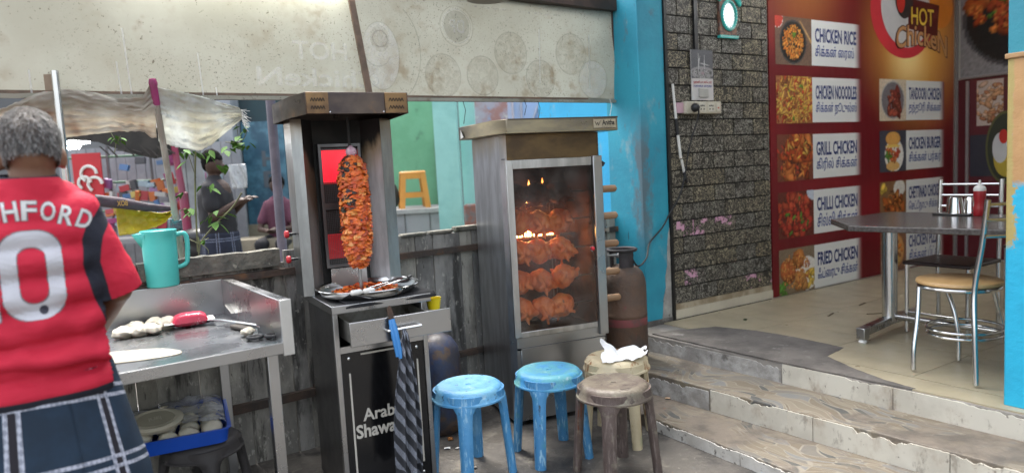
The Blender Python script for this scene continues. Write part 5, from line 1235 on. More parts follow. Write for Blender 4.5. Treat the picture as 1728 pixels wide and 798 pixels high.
for (z, k) in ((1.215, .98), (1.14, .85), (1.06, .65)): part('back_rail', MB().tube([(3.70 - .024 * k, 1.645 - .036 * k, z), (3.81, 1.555 - .036 * k, z), (3.935 - .03 * k, 1.51 - .045 * k, z)], .009, 8), CHROME, c1)
part('foot_ring', MB().tube([(sc_[0] + .20 * math.cos(6.2832 * k / 40), sc_[1] - .03 + .17 * math.sin(6.2832 * k / 40), .545) for k in range(41)], .008, 8, False), CHROME, c1)
part('foot_ring', MB().tube([(sc_[0] + .19 * math.cos(6.2832 * k / 40), sc_[1] - .03 + .165 * math.sin(6.2832 * k / 40), .515) for k in range(41)], .008, 8, False), CHROME, c1)
def chair2(label, P, rz):
    c2 = thing('chair', label, 'chair', P, rz)
    part('seat', MB().box(-.19, -.20, .445, .21, .20, .468), plain('dark_seat', (.035, .02, .02), .4), c2, bevel=.008)
    for s_ in (-.18, .18):
        part('leg', MB().cyl((.19, s_, .01), (.19, s_, .445), .0125, n=10), CHROME, c2)
        part('back_post', MB().tube([(-.20, s_, .01), (-.19, s_, .45), (-.225, s_, .96)], .0135, 10), CHROME, c2, smooth=60)
    for z in (.93, .86, .79): part('back_rail', MB().cyl((-.195 - .03 * (z - .45) / .5, -.18, z), (-.195 - .03 * (z - .45) / .5, .18, z), .008, n=8), CHROME, c2)
    part('stretcher', MB().cyl((.19, -.18, .14), (.19, .18, .14), .009, n=8), CHROME, c2)
    return c2
def bw(u, v, z=0): return (u * math.cos(B32) - v * math.sin(B32), u * math.sin(B32) + v * math.cos(B32), z)
chair2('steel chair with dark seat and three back rails behind the table', bw(4.655, 2.235, .323), B32 + math.pi)
chair2('steel chair with dark seat half hidden by the front pillar', bw(5.75, 2.15, .323), B32 + math.pi + .15)
tt = bw(4.40, 1.98)
tm = solo('steel_platter', MB().box(4.58, 2.10, 1.0755, 4.765, 2.32, 1.086), plain('black_platter', (.02, .02, .02), .35), 'black platter under the steel tumblers on the table', 'tray', rz=B32, bevel=.004)
TUM = MB().lathe([(.001, .105), (.030, .105), (.034, .10), (.046, .004), (.048, .0), (.046, .0), (.032, .098), (.001, .102)], 26).mesh('steel_tumbler', 50)
for i, (u_, v_) in enumerate(((4.70, 2.25), (4.70, 2.15), (4.63, 2.20))):
    P = bw(u_, v_, 1.0865); o = link('steel_tumbler', TUM, plain('polished_steel2', (.68, .67, .65), .14, 1.), None, P); o.scale = (.95, .95, .95)
    tag(o, ['upturned steel tumbler at the left end of the black platter', 'upturned steel tumbler at the right end of the platter', 'upturned steel tumbler at the back of the black platter'][i], 'tumbler', 'steel tumblers on the table')
kb = thing('sauce_bottle', 'red squeeze bottle with white nozzle on the table', 'bottle', bw(4.60, 2.055, 1.076), 0)
part('bottle', MB().lathe([(.001, 0), (.030, 0), (.034, .006), (.034, .05), (.028, .075), (.032, .10), (.034, .13), (.032, .15), (.001, .151)], 26), plain('sauce_red', (.33, .012, .018), .3), kb, smooth=50)
part('cap', MB().lathe([(.033, .15), (.033, .165), (.026, .178), (.009, .188), (.005, .215), (.001, .216)], 20), WHITEP, kb, smooth=50)
solo('floor_stain', MB().ell((4.06, 3.36, .331), (.016, .014, .006), 10, 6), plain('leaf_green', (.03, .05, .02), .6), 'small dark green scrap on the beige floor', 'scrap', rz=B32)
for i, (u_, v_, a) in enumerate(((5.1, 3.1, .2), (4.85, 2.85, -.6), (4.62, 3.05, .3))):
    solo('straw_bit', MB().bar((u_ - .06 * math.cos(a), v_ - .06 * math.sin(a), .3255), (u_ + .06 * math.cos(a), v_ + .06 * math.sin(a), .3255), .012, .003), plain('dry_brown', (.10, .07, .04), .8), ['dark sliver on the floor farthest from the steps', 'dark sliver on the floor in front of the table foot', 'dark sliver on the floor near the tiled wall'][i], 'scrap', rz=B32)

# ================================================================== PREP COUNTER
CO = (-.964, 2.813, 0)                       # front right corner of the work surface; frame rotated 36 degrees
ct = thing('prep_counter', 'steel work counter with raised back and side edges', 'counter', CO, F36)
LN, DP = 1.75, .915
part('work_surface', MB().box(-LN, -.004, .838, .0, DP, .85), STEELB, ct)
part('apron', MB().box(-LN, -.012, .806, .018, -.0045, .852), STEEL, ct, bevel=.002)
part('side_splash', MB().box(.001, -.004, .80, .046, DP, 1.026), STEEL, ct, bevel=.003)
part('side_cap', MB().box(.0, -.014, .796, .047, -.0045, 1.027), plain('pale_steel', (.60, .60, .59), .4, .9), ct, bevel=.002)
part('back_splash', MB().box(-LN, DP + .001, .80, .046, DP + .03, 1.026), STEEL, ct, bevel=.003)
for (x, y) in ((-.035, .02), (-.035, .86), (-1.70, .02), (-1.70, .86)): part('leg', MB().box(x - .022, y, .0, x + .022, y + .04, .80), STEEL, ct, bevel=.002)
def cl(x, y): return (CO[0] + x * math.cos(F36) - y * math.sin(F36), CO[1] + x * math.sin(F36) + y * math.cos(F36))
# things on the counter
DOUGH = mat('raw_dough', (.70, .65, .52), (.62, .57, .45), .55, scale=12, bump=.1, bscale=30, sss=.1)
fd = []
for k in range(48):
    q = 6.2832 * k / 48; fd.append((-1.55 + (.20 + .02 * math.sin(q * 3 + 1)) * math.cos(q), 2.71 + (.105 + .014 * math.sin(q * 2)) * math.sin(q)))
solo('flat_dough', MB().prism(fd, .8505, .8545), DOUGH, 'thin rolled-out dough sheet on the steel counter', 'dough', bevel=.0015)
DB = [blob(MB().ell((0, 0, 0), (.05, .043, .024), 18, 10, jit=.35, js=7).ell((.012, .008, .006), (.03, .028, .022), 14, 8, jit=.3, js=9), .005, 3, 'dough_ball', lambda c: .003 * noise.noise(c * 30)) for _ in range(1)]
DB[0].materials.append(DOUGH)
balls = [((-1.70, 3.10), 'lump of dough nearest the rolling sheet on the counter'), ((-1.755, 3.075), 'lump of dough half hidden by the man\'s arm'), ((-1.655, 3.125), 'largest rightmost lump of dough on the counter'), ((-1.70, 3.25), 'lump of dough at the back near the splash edge'), ((-1.77, 3.20), 'lump of dough behind the man\'s elbow'), ((-1.645, 3.245), 'lump of dough at the back closest to the red packet')]
for i, ((x, y), lb) in enumerate(balls):
    o = link('dough_ball', DB[0], None, None, (x, y, .874), (0, 0, i * 1.3)); o.scale = (1, 1, random.uniform(.95, 1.2)); tag(o, lb, 'dough', 'dough lumps on the counter')
pk = thing('flour_packet', 'red plastic packet with white sealed ends on the counter', 'packet', (-1.545, 3.27, .851), R(28))
s = MB()
def pil(a, b, sg):
    x, y = (a - .5) * .155, (b - .5) * .105; h = .046 * (max(0, (1 - (2 * a - 1) ** 4)) * max(0, (1 - (2 * b - 1) ** 4))) ** .5
    return (x, y, .022 + sg * h * (.9 if sg > 0 else .45) + .002 * noise.noise(Vector((a * 9, b * 9, sg))))
s.grid(24, 18, lambda a, b: pil(a, b, 1)); s.grid(24, 18, lambda a, b: pil(1 - a, b, -1))
part('pouch', s, mat('red_packet_print', (.62, .02, .07), (.50, .015, .05), .28, scale=5, stains=[((.75, .55, .58), 30, .58, .63, (1.6, .5, 1), .7), ((.62, .32, .05), 12, .64, .68, (1, 1, 1), .7)]), pk, smooth=180)
for x0, x1 in ((-.112, -.070), (.070, .106)): part('seal', MB().grid(4, 16, lambda a, b: (lerp(x0, x1, a), (b - .5) * .115, .024 + .003 * math.sin(b * 40)), uv=False), WHITEP, pk, smooth=180, solid=.002)
tn = thing('kitchen_tongs', 'shiny steel tongs lying behind the red packet', 'tongs')
part('arm', MB().tube([(-1.46, 3.27, .872), (-1.38, 3.235, .874), (-1.165, 3.10, .868)], [.006, .008, .008], 8), CHROME, tn, smooth=60)
part('head', MB().tube([(-1.50, 3.29, .866), (-1.455, 3.265, .87)], [.014, .009], 8), STEELD, tn, smooth=60)
sp_ = thing('spatula', 'steel spatula leaning on the counter\'s side edge', 'spatula')
part('blade', MB().obb((-1.395, 3.42, .895), .05, .028, .0015, Matrix.Rotation(R(-50), 3, 'Z') @ Matrix.Rotation(.35, 3, 'Y')), CHROME, sp_)
part('handle', MB().tube([(-1.37, 3.385, .882), (-1.20, 3.15, .868), (-1.13, 3.05, .866)], [.005, .006, .009], 8), CHROME, sp_, smooth=60)
solo('wooden_scraper', MB().bar((-1.30, 3.17, .858), (-1.195, 3.065, .862), .04, .016), mat('dark_wood', (.10, .085, .07), None, .7), 'short dark scraper beside the steel tongs', 'scraper', bevel=.005)
o = link('dough_ball', DB[0], None, None, (-1.165, 2.985, .868), (0, 0, .4)); o.scale = (.62, .62, .7); tag(o, 'small dough lump beside the scissors', 'dough', 'dough lumps on the counter')
sc2 = thing('scissors', 'black-handled scissors near the counter\'s right edge', 'scissors')
for (cx2, cy2) in ((-1.105, 2.90), (-1.035, 2.915)): part('handle_loop', MB().tube([(cx2 + .03 * math.cos(6.2832 * k / 20), cy2 + .024 * math.sin(6.2832 * k / 20), .8605) for k in range(21)], .0075, 8, False), BLACKP, sc2, smooth=60)
part('blade', MB().bar((-1.11, 2.93, .858), (-1.155, 3.06, .862), .012, .004), CHROME, sc2)
part('blade', MB().bar((-1.05, 2.94, .862), (-1.125, 3.06, .866), .012, .004), CHROME, sc2)
# plank ledge behind the counter with jug and plates
lg = solo('plank_ledge', MB().box(-1.16, .948, .99, -.50, 1.0, 1.026), mat('old_wood', (.20, .13, .085), (.12, .08, .055), .85, scale=6, stretch=(.4, 3, 3), bump=.3), 'old wooden ledge behind the counter under the jug', 'plank', loc=CO, rz=F36, bevel=.004)
jg = thing('water_jug', 'turquoise plastic jug with handle behind the counter', 'jug', (-1.722, 3.405, 1.027), R(36))
JM = plain('turquoise_plastic', (.09, .58, .52), .32)
part('jug_body', MB().lathe([(.001, 0), (.068, 0), (.073, .005), (.078, .20), (.078, .255), (.082, .262), (.082, .275), (.077, .277), (.074, .262), (.069, .012), (.001, .008)], 44), JM, jg, smooth=40)
part('lid', MB().lathe([(.001, .268), (.065, .268), (.074, .264)], 44), JM, jg, smooth=40)
part('spout', MB().add([(-.066, -.045, .268), (-.115, 0, .262), (-.066, .045, .268), (-.068, -.03, .20), (-.074, 0, .19), (-.068, .03, .20)], [(0, 1, 4, 3), (1, 2, 5, 4), (0, 2, 1)]), JM, jg, smooth=60, solid=.004)
part('handle', MB().tube(smoothpath([(.074, 0, .245), (.112, 0, .25), (.126, 0, .22), (.122, 0, .14), (.112, 0, .10), (.074, 0, .085)], 6), .0115, 10), JM, jg, smooth=60)
PLT = MB().lathe([(.001, .0), (.045, .0), (.075, .014), (.078, .016), (.074, .017), (.044, .004), (.001, .004)], 28).mesh('plate', 50)
for i in range(5):
    o = link('plate', PLT, WHITEP, None, (-1.885 + .004 * (i % 2), 3.285, 1.06 + .016 * i), 0); tag(o, 'white plate, %s of the stack left of the jug' % ['lowest', 'second from bottom', 'middle one', 'second from top', 'topmost'][i], 'plate', 'white plates stacked by the jug')
bk = MB()
for k in range(6): bk.tube([(-1.885 + (.07 + .003 * k) * math.cos(6.2832 * i / 24), 3.285 + (.07 + .003 * k) * math.sin(6.2832 * i / 24), 1.030 + .005 * k) for i in range(25)], .003, 5, False)
solo('wicker_basket', bk, mat('cane', (.30, .21, .12), None, .7), 'small cane ring basket under the white plates', 'basket', smooth=60)
# blue tray with dough balls on a dark stool under the counter
TR_ = (-1.318, 3.063); TA = R(25)
ds = stool('dark dusty plastic stool under the blue tray', mat('dusty_black_plastic', (.05, .045, .045), (.03, .028, .028), .6, scale=4, stains=[((.12, .11, .10), 9, .6, .7)]), (-1.50, 3.17, 0), R(35), h=.345, Rr=.17, foot=.21, group='plastic stools by the grill')
def tl2(x, y, z): return (TR_[0] + x * math.cos(TA) - y * math.sin(TA), TR_[1] + x * math.sin(TA) + y * math.cos(TA), z)
by = thing('blue_tray', 'bright blue plastic tray of dough balls under the counter', 'tray', (TR_[0], TR_[1], 0), TA)
s = MB()
def trayring(x0, x1, y0, y1, z, r_=.04, n=6):
    out = []
    for (cx2, cy2, a0) in ((x1 - r_, y0 + r_, -math.pi / 2), (x1 - r_, y1 - r_, 0), (x0 + r_, y1 - r_, math.pi / 2), (x0 + r_, y0 + r_, math.pi)):
        for k in range(n + 1): q = a0 + math.pi / 2 * k / n; out.append((cx2 + r_ * math.cos(q), cy2 + r_ * math.sin(q), z))
    return out
rings = [trayring(-.60, -.025, .025, .49, .350), trayring(-.615, -.010, .010, .505, .352), trayring(-.625, .0, .0, .515, .414), trayring(-.635, .010, -.010, .525, .416), trayring(-.635, .010, -.010, .525, .421), trayring(-.618, -.007, .007, .508, .419), trayring(-.605, -.02, .02, .495, .357), trayring(-.59, -.035, .035, .48, .356)]
n_ = len(rings[0]); vs = sum(rings, []); fs = [(j * n_ + k, j * n_ + (k + 1) % n_, (j + 1) * n_ + (k + 1) % n_, (j + 1) * n_ + k) for j in range(len(rings) - 1) for k in range(n_)]
fs += [tuple(range(n_ - 1, -1, -1)), tuple((len(rings) - 1) * n_ + k for k in range(n_))]
part('tray_body', s.add(vs, fs), plain('blue_tray_plastic', (.012, .09, .55), .32), by, smooth=50)
BALL = MB().ell((0, 0, 0), (.043, .043, .031), 18, 10, jit=.15).mesh('dough_ball', 180); BALL.materials.append(DOUGH)
for iy in range(5):
    for ix in range(6):
        x, y = -.075 - .092 * ix + random.uniform(-.008, .008), .075 + .092 * iy + random.uniform(-.008, .008)
        o = link('dough_ball', BALL, None, None, tl2(x, y, .388 + (.02 if (ix + iy) % 3 == 0 else .006)), (0, 0, random.uniform(0, 3))); o.scale = [random.uniform(.95, 1.1)] * 3
        tag(o, '%s round dough ball from the right in the %s row of the blue tray' % (['first', 'second', 'third', 'fourth', 'fifth', 'sixth'][ix], ['front', 'second', 'middle', 'fourth', 'back'][iy]), 'dough', 'dough balls in the blue tray')
tubp = MB().lathe([(.001, 0), (.095, 0), (.115, .012), (.118, .03), (.10, .038), (.085, .034), (.06, .035), (.001, .036)], 40, sx=1.0, sy=.62)
tu = thing('cream_tub', 'cream oval plastic tub resting on the dough balls', 'tub', tl2(-.30, .12, .452), TA + .35)
tu.rotation_euler = (R(24), 0, TA + .2)
part('tub_body', tubp, plain('cream_plastic', (.60, .55, .42), .4), tu, smooth=50)
part('lid_panel', MB().lathe([(.001, .0375), (.078, .0375), (.080, .035)], 36, sx=1, sy=.62), mat('tub_label', (.42, .38, .28), None, .5), tu, smooth=50)
part('raised_mark', tmb('|UE|', lambda x, y: (x, y, .0388), -.025, .025, -.012, .012, .02), plain('cream_mark', (.6, .56, .45), .4), tu, smooth=None)
fm_ = MB(); fm_.grid(46, 36, lambda a, b: tl2(-.64 + .63 * a, .10 + .43 * b, .438 + .016 * noise.noise(Vector((a * 7, b * 6, 1))) + .02 * max(0, noise.noise(Vector((a * 14, b * 3, 5)))) + .045 * max(0, 1 - ((a - .53) ** 2 * 22 + (b - .06) ** 2 * 16)) - .03 * max(0, a - .93) * 10), uv=False)
solo('plastic_film', fm_, filmmat('clear_film', (.66, .67, .70), .5, .18), 'crinkled clear plastic film over the dough balls', 'plastic film', smooth=180)

# ================================================================== THE COOK (local frame: x his right, y forward, z up)
MP = (-1.478, 2.05, 0)
man = thing('person', 'man seen from behind in red football shirt and checked lungi', 'person', MP, F36)
SKIN = mat('brown_skin', (.20, .095, .055), (.16, .072, .042), .5, scale=8, bump=.05, sss=.05)
def hand(m, w, d, side, r_=.009):
    """palm and five fingers from wrist w along direction d"""
    d = Vector(d).normalized(); up = Vector((0, 0, 1)); sidev = d.cross(up).normalized() * side; w = Vector(w)
    m.cap(w, w + d * .045, .026, .030); m.ell(w + d * .05, (.04, .04, .018), 12, 8)
    for k, (off, L) in enumerate(((-.028, .062), (-.009, .074), (.010, .070), (.028, .055))):
        a = w + d * .075 + sidev * off; b = a + d * L * .55 - up * .008; c = b + d * L * .45 - up * .020
        m.cap(a, b, .0095, .0088, 8); m.cap(b, c, .0088, .0075, 8)
    a = w + d * .03 - sidev * .03; b = a + d * .035 - sidev * .022; m.cap(a, b, .011, .0095, 8); m.cap(b, b + d * .028 - sidev * .004, .0095, .008, 8)
bd = MB()
bd.ell((.085, .135, 1.655), (.078, .096, .112), 24, 18); bd.ell((.085, .17, 1.60), (.062, .07, .07), 18, 12)
bd.cap((.08, .12, 1.47), (.083, .125, 1.60), .066, .062, 16)
for s_ in (-1, 1): bd.ell((.085 + s_ * .082, .135, 1.615), (.014, .024, .036), 12, 8)
bd.cap((.085, .225, 1.615), (.085, .245, 1.595), .014, .017); bd.ell((.085, .205, 1.665), (.05, .03, .018), 12, 8)
bd.cap((.03, .145, 1.0), (.04, .14, 1.36), .12, .115, 16); bd.cap((-.12, .13, 1.41), (.19, .13, 1.40), .055, .055, 14)
bd.cap((.20, .13, 1.40), (.285, .16, 1.17), .050, .045); bd.cap((.285, .16, 1.17), (.20, .40, .96), .044, .032); hand(bd, (.20, .40, .955), (-.35, .8, -.3), 1)
bd.cap((-.14, .13, 1.40), (-.225, .16, 1.17), .050, .045); bd.cap((-.225, .16, 1.17), (-.14, .40, .96), .044, .032); hand(bd, (-.14, .40, .955), (.35, .8, -.3), -1)
for s_ in (-1, 1):
    x = .03 + s_ * .10; bd.cap((x, .14, .92), (x, .15, .50), .095, .062, 14); bd.cap((x, .15, .50), (x, .12, .09), .058, .036, 14)
    bd.cap((x, .11, .045), (x, .20, .035), .038, .036); bd.cap((x, .20, .034), (x, .265, .024), .036, .022)
body_me = blob(bd, .0075, 3, 'body'); bo = link('body', body_me, SKIN, man)
# hair: cap over the back and top of the head
hr = MB(); hr.ell((.085, .128, 1.672), (.0865, .100, .106), 28, 20, jit=.05, js=20); hr.ell((.085, .095, 1.63), (.078, .07, .085), 20, 14)
hm = blob(hr, .006, 2, 'hair', lambda c: .0022 * noise.noise(c * 90))
b2 = bmesh.new(); b2.from_mesh(hm)
bmesh.ops.bisect_plane(b2, geom=b2.verts[:] + b2.edges[:] + b2.faces[:], plane_co=(.085, .10, 1.592), plane_no=(0, -.45, -.9), clear_outer=True)
bmesh.ops.bisect_plane(b2, geom=b2.verts[:] + b2.edges[:] + b2.faces[:], plane_co=(.085, .20, 1.68), plane_no=(0, .85, -.5), clear_outer=True)
b2.to_mesh(hm); b2.free()
HAIR = mat('greying_hair', (.045, .042, .042), (.20, .19, .18), .8, scale=26, detail=8, stretch=(3, 3, .5), lo=.42, hi=.66, bump=.9, bscale=110, stains=[((.13, .085, .055), 5, .55, .75, (1, 1, 1), .6)])
ho = part('hair', hm, HAIR, man)
hs = MB(); cen = Vector((.085, .128, 1.66))
polys = [p for p in hm.polygons if (p.center - cen).length > .06]
for p in random.choices(polys, k=5200):
    c_ = p.center; n_ = (c_ - cen).normalized(); dn = Vector((0, 0, -1)); t_ = (dn - n_ * dn.dot(n_)); t_ = (t_.normalized() if t_.length > .05 else Vector((0, -1, 0))) + Vector((random.uniform(-.3, .3), random.uniform(-.3, .3), random.uniform(-.15, .15)))
    L = random.uniform(.008, .015); sd_ = t_.cross(n_).normalized() * .0006; a0 = c_ + n_ * .0005; a1 = a0 + t_.normalized() * L * .6 + n_ * L * .14; a2 = a0 + t_.normalized() * L + n_ * L * .15
    g_ = random.choice(((.035, .032, .03), (.035, .032, .03), (.10, .09, .085), (.22, .21, .20), (.36, .35, .34), (.09, .06, .045)))
    hs.add([a0 - sd_, a0 + sd_, a1 + sd_ * .8, a1 - sd_ * .8, a2], [(0, 1, 2, 3), (3, 2, 4)], g_)
part('hair_strands', hs, colmat('hair_strand', .55), ho, smooth=None, kind='stuff')
# shirt
st = MB()
prof = [(.80, .262, .165), (.90, .262, .165), (1.00, .255, .165), (1.10, .243, .165), (1.20, .232, .16), (1.30, .225, .155), (1.38, .222, .145), (1.44, .205, .125), (1.49, .165, .10)]
for (z, rx, ry) in prof: st.ell((.03 if z < 1.4 else .045, .145, z), (rx, ry, .085), 26, 10)
st.cap((.05, .125, 1.44), (.078, .118, 1.53), .115, .082, 18)
st.cap((.175, .125, 1.42), (.270, .15, 1.22), .090, .076, 16); st.cap((.265, .15, 1.24), (.305, .165, 1.08), .078, .076, 16)
st.cap((-.115, .125, 1.42), (-.210, .15, 1.22), .090, .076, 16); st.cap((-.205, .15, 1.24), (-.245, .165, 1.08), .078, .076, 16)
def fold(c):
    a = .0045 * noise.noise(Vector((c.x * 4 + c.z * 7, c.y * 4, c.z * 9 - c.x * 6))) + .006 * noise.noise(Vector((c.x * 2.2, c.y * 2, c.z * 13 + c.x * 5)))
    a += .006 * math.sin(c.z * 46 - abs(c.x - .05) * 38 + 5 * noise.noise(c * 3)) * max(0, 1 - abs(c.z - 1.03) / .2) + .005 * math.sin(c.x * 50 + c.z * 36 + 3 * noise.noise(c * 4)) * max(0, 1 - abs(abs(c.x - .03) - .2) / .12)
    b = .012 * math.exp(-((c.z - .995 + .10 * (c.x - .1)) / .018) ** 2) - .010 * math.exp(-((c.z - .965 + .10 * (c.x - .1)) / .02) ** 2)
    return a + b
sm = blob(st, .0085, 5, 'shirt', fold)
b2 = bmesh.new(); b2.from_mesh(sm)
def cut(co, no): bmesh.ops.bisect_plane(b2, geom=b2.verts[:] + b2.edges[:] + b2.faces[:], plane_co=co, plane_no=no, clear_outer=True)
cut((.03, 0, .862), (.02, 0, -1)); cut((.08, .12, 1.565), (0, -.10, 1))
# sleeve ends: remove what lies below the cuff planes on either arm
for (sx2, co) in ((1, Vector((.29, .16, 1.165))), (-1, Vector((-.23, .16, 1.165)))):
    no = Vector((sx2 * .30, .08, -.95)).normalized(); dels = []
    bmesh.ops.bisect_plane(b2, geom=[g_ for g_ in b2.verts[:] + b2.edges[:] + b2.faces[:] if (g_.co.x if isinstance(g_, bmesh.types.BMVert) else sum(v.co.x for v in g_.verts) / len(g_.verts)) * sx2 > (.235 if sx2 > 0 else .175)], plane_co=co, plane_no=no, clear_outer=True)
b2.to_mesh(sm); b2.free(); sm.shade_smooth()
# dark side panel: signed distance stored per vertex, thresholded in the material
at = sm.attributes.new('panel', 'FLOAT', 'POINT'); vals = []
for v in sm.vertices:
    x, z = abs(v.co.x - .03), v.co.z
    c_ = float(np.interp(z, [.86, .98, 1.08, 1.18, 1.28, 1.36, 1.43, 1.50], [.262, .252, .222, .196, .178, .188, .222, .24])); h_ = float(np.interp(z, [.86, 1.0, 1.2, 1.33, 1.40, 1.47], [.006, .016, .026, .026, .034, .004]))
    vals.append(h_ - abs(x - c_))
at.data.foreach_set('value', vals)
m, nt, b = newmat('red_shirt'); a_ = nt.nodes.new('ShaderNodeAttribute'); a_.attribute_name = 'panel'
co = coords(nt); rd = mixc(nt, rampf(nt, noise_(nt, co, 3, 4), .35, .65), (.52, .024, .052), (.44, .018, .040))
sp = nt.nodes.new('ShaderNodeSeparateXYZ'); nt.links.new(co, sp.inputs[0])
low = math_(nt, 'SUBTRACT', 1.0, rampf(nt, sp.outputs[2], .888, .892))
f = math_(nt, 'MAXIMUM', rampf(nt, a_.outputs['Fac'], -.002, .002), math_(nt, 'MAXIMUM', low, rampf(nt, sp.outputs[2], 1.553, 1.557)))
nt.links.new(mixc(nt, f, rd, (.022, .024, .035)), b.inputs['Base Color']); b.inputs['Roughness'].default_value = .75; b.inputs['Specular IOR Level'].default_value = .2
bp = nt.nodes.new('ShaderNodeBump'); bp.inputs['Strength'].default_value = .5; bp.inputs['Distance'].default_value = .012
nt.links.new(noise_(nt, coords(nt, 'Object', (1, 1, 1.6), (.3, .5, .2)), 11, 4, .55, .6), bp.inputs['Height']); nt.links.new(bp.outputs[0], b.inputs['Normal'])
so = part('shirt', sm, m, man, solid=.004)
bv = BVHTree.FromPolygons([v.co for v in sm.vertices], [tuple(p.vertices) for p in sm.polygons])
def onback(x, z, o=.003):
    h = bv.ray_cast(Vector((x, -1, z)), Vector((0, 1, 0))); return (x, (h[0].y if h[0] else .0) - o, z)
LET = plain('shirt_print', (.58, .58, .57), .6); NUM = plain('number_print', (.50, .50, .54), .6); EDG = plain('print_edge', (.16, .14, .16), .6)
def dense(vs, fs, n=2):
    b3 = bmesh.new(); bvv = [b3.verts.new((x, y, 0)) for x, y in vs]
    for f_ in fs:
        try: b3.faces.new([bvv[i] for i in f_])
        except ValueError: pass
    bmesh.ops.triangulate(b3, faces=b3.faces[:])
    for _ in range(6):
        es = [e for e in b3.edges if e.calc_length() > .02]
        if not es: break
        bmesh.ops.subdivide_edges(b3, edges=es, cuts=1); bmesh.ops.triangulate(b3, faces=b3.faces[:])
    b3.verts.index_update(); r_ = ([(v.co.x, v.co.y) for v in b3.verts], [tuple(v.index for v in f_.verts) for f_ in b3.faces]); b3.free(); return r_
xs0 = [-.215, -.158, -.104, -.046, .030, .086, .140, .190]
for i, ch in enumerate('RASHFORD'):
    xc = .036 + (i - 3.5) * .0475; an = -2.6 * (xc - .036); zc = 1.458 - 1.15 * (xc - .036) ** 2
    if i > 5: zc -= .006
    for (bold, wd, mm, off) in ((.05, .0, EDG, .0025), (.012, .0, LET, .004)):
        vs, fs = text2d(ch, 1., bold); vs = fit(vs, -.019 - (.002 if bold > .02 else 0), .019 + (.002 if bold > .02 else 0), -.029 - (.002 if bold > .02 else 0), .029 + (.002 if bold > .02 else 0)); vs, fs = dense(vs, fs)
        s = MB().add([onback(xc + x * math.cos(an) - y * math.sin(an), zc + x * math.sin(an) + y * math.cos(an), off) for x, y in vs], fs)
        part('letter', s, mm, so, smooth=None)
for (xc, w, ch) in ((-.062, .045, '1'), (.050, .078, '0')):
    for (bold, g, mm, off) in ((.03, .003, EDG, .0025), (.02, 0, NUM, .004)):
        def rr(hw, hh, r_, n=8):
            out = []
            for (cx2, cy2, a0) in ((hw - r_, -hh + r_, -math.pi / 2), (hw - r_, hh - r_, 0), (-hw + r_, hh - r_, math.pi / 2), (-hw + r_, -hh + r_, math.pi)):
                for k in range(n + 1): q = a0 + math.pi / 2 * k / n; out.append((cx2 + r_ * math.cos(q), cy2 + r_ * math.sin(q)))
            return out
        if ch == '0':
            o_ = rr(.079 + g, .133 + g, .066); i_ = rr(.037 - g, .085 - g, .033); n_ = len(o_); vs = o_ + i_; fs = [(k, (k + 1) % n_, n_ + (k + 1) % n_, n_ + k) for k in range(n_)]
        else:
            vs = rr(.022 + g, .131 + g, .01); fs = [tuple(range(len(vs)))]
        vs, fs = dense(vs, fs); part('number', MB().add([onback(xc + x, 1.264 + y, off) for x, y in vs], fs), mm, so, smooth=None)
vs = [(.012 * math.cos(6.2832 * k / 16), .014 * math.sin(6.2832 * k / 16)) for k in range(16)]
part('league_badge', MB().add([onback(.068 + x, 1.158 + y, .0055) for x, y in vs], [tuple(range(16))]), plain('badge_dark', (.03, .03, .05), .5), so, smooth=None)
# lungi
def lungi_mat(name, base, line1, sc):
    m, nt, b = newmat(name); uv = coords(nt, 'UV'); sp = nt.nodes.new('ShaderNodeSeparateXYZ'); nt.links.new(uv, sp.inputs[0])
    def bands(val, period, cs, w):
        fr = math_(nt, 'FRACT', math_(nt, 'MULTIPLY', val, 1 / period)); out = None
        for c_ in cs:
            d = math_(nt, 'ABSOLUTE', math_(nt, 'SUBTRACT', fr, c_)); q = math_(nt, 'SUBTRACT', 1.0, rampf(nt, d, w, w + .006)); out = q if out is None else math_(nt, 'MAXIMUM', out, q)
        return out
    vx = bands(sp.outputs[0], sc, (.42, .58), .026); vk = bands(sp.outputs[0], sc, (.50,), .05)
    hz = bands(sp.outputs[1], sc, (.36, .50), .024)
    wv = nt.nodes.new('ShaderNodeTexChecker'); wv.inputs['Scale'].default_value = 90; nt.links.new(coords(nt, 'UV', (1, .6, 1), (0, 0, .6)), wv.inputs['Vector'])
    col = mixc(nt, rampf(nt, noise_(nt, uv, 8, 4), .35, .65), base, tuple(c_ * .7 for c_ in base))
    col = mixc(nt, vk, col, (.012, .010, .016))
    f = math_(nt, 'MULTIPLY', math_(nt, 'MAXIMUM', vx, hz), math_(nt, 'ADD', .55, math_(nt, 'MULTIPLY', wv.outputs['Fac'], .45)))
    col = mixc(nt, f, col, line1); nt.links.new(col, b.inputs['Base Color']); b.inputs['Roughness'].default_value = .85; return m
lu = MB()
def lungif(a, b):
    q = a * 6.28318 - 1.2; z = .945 - .84 * b
    rx = .225 + .060 * min(1, b * 2.2) + .03 * b; ry = .140 + .065 * min(1, b * 2) + .03 * b
    w_ = 1 + .035 * b * math.sin(q * 5 + 2) + .02 * b * math.sin(q * 11 + b * 3)
    return (.02 + rx * w_ * math.cos(q), .15 + ry * w_ * math.sin(q), z)
lu.grid(110, 46, lungif)
for i, (a_, b_) in list(lu.uv.items()): lu.uv[i] = (a_ * 1.70, b_ * .86 - .04 * math.sin(a_ * 6.28 - 1.0))
part('lungi', lu, lungi_mat('blue_checked_cloth', (.009, .026, .052), (.42, .44, .52), .235), man, smooth=180, solid=.004)

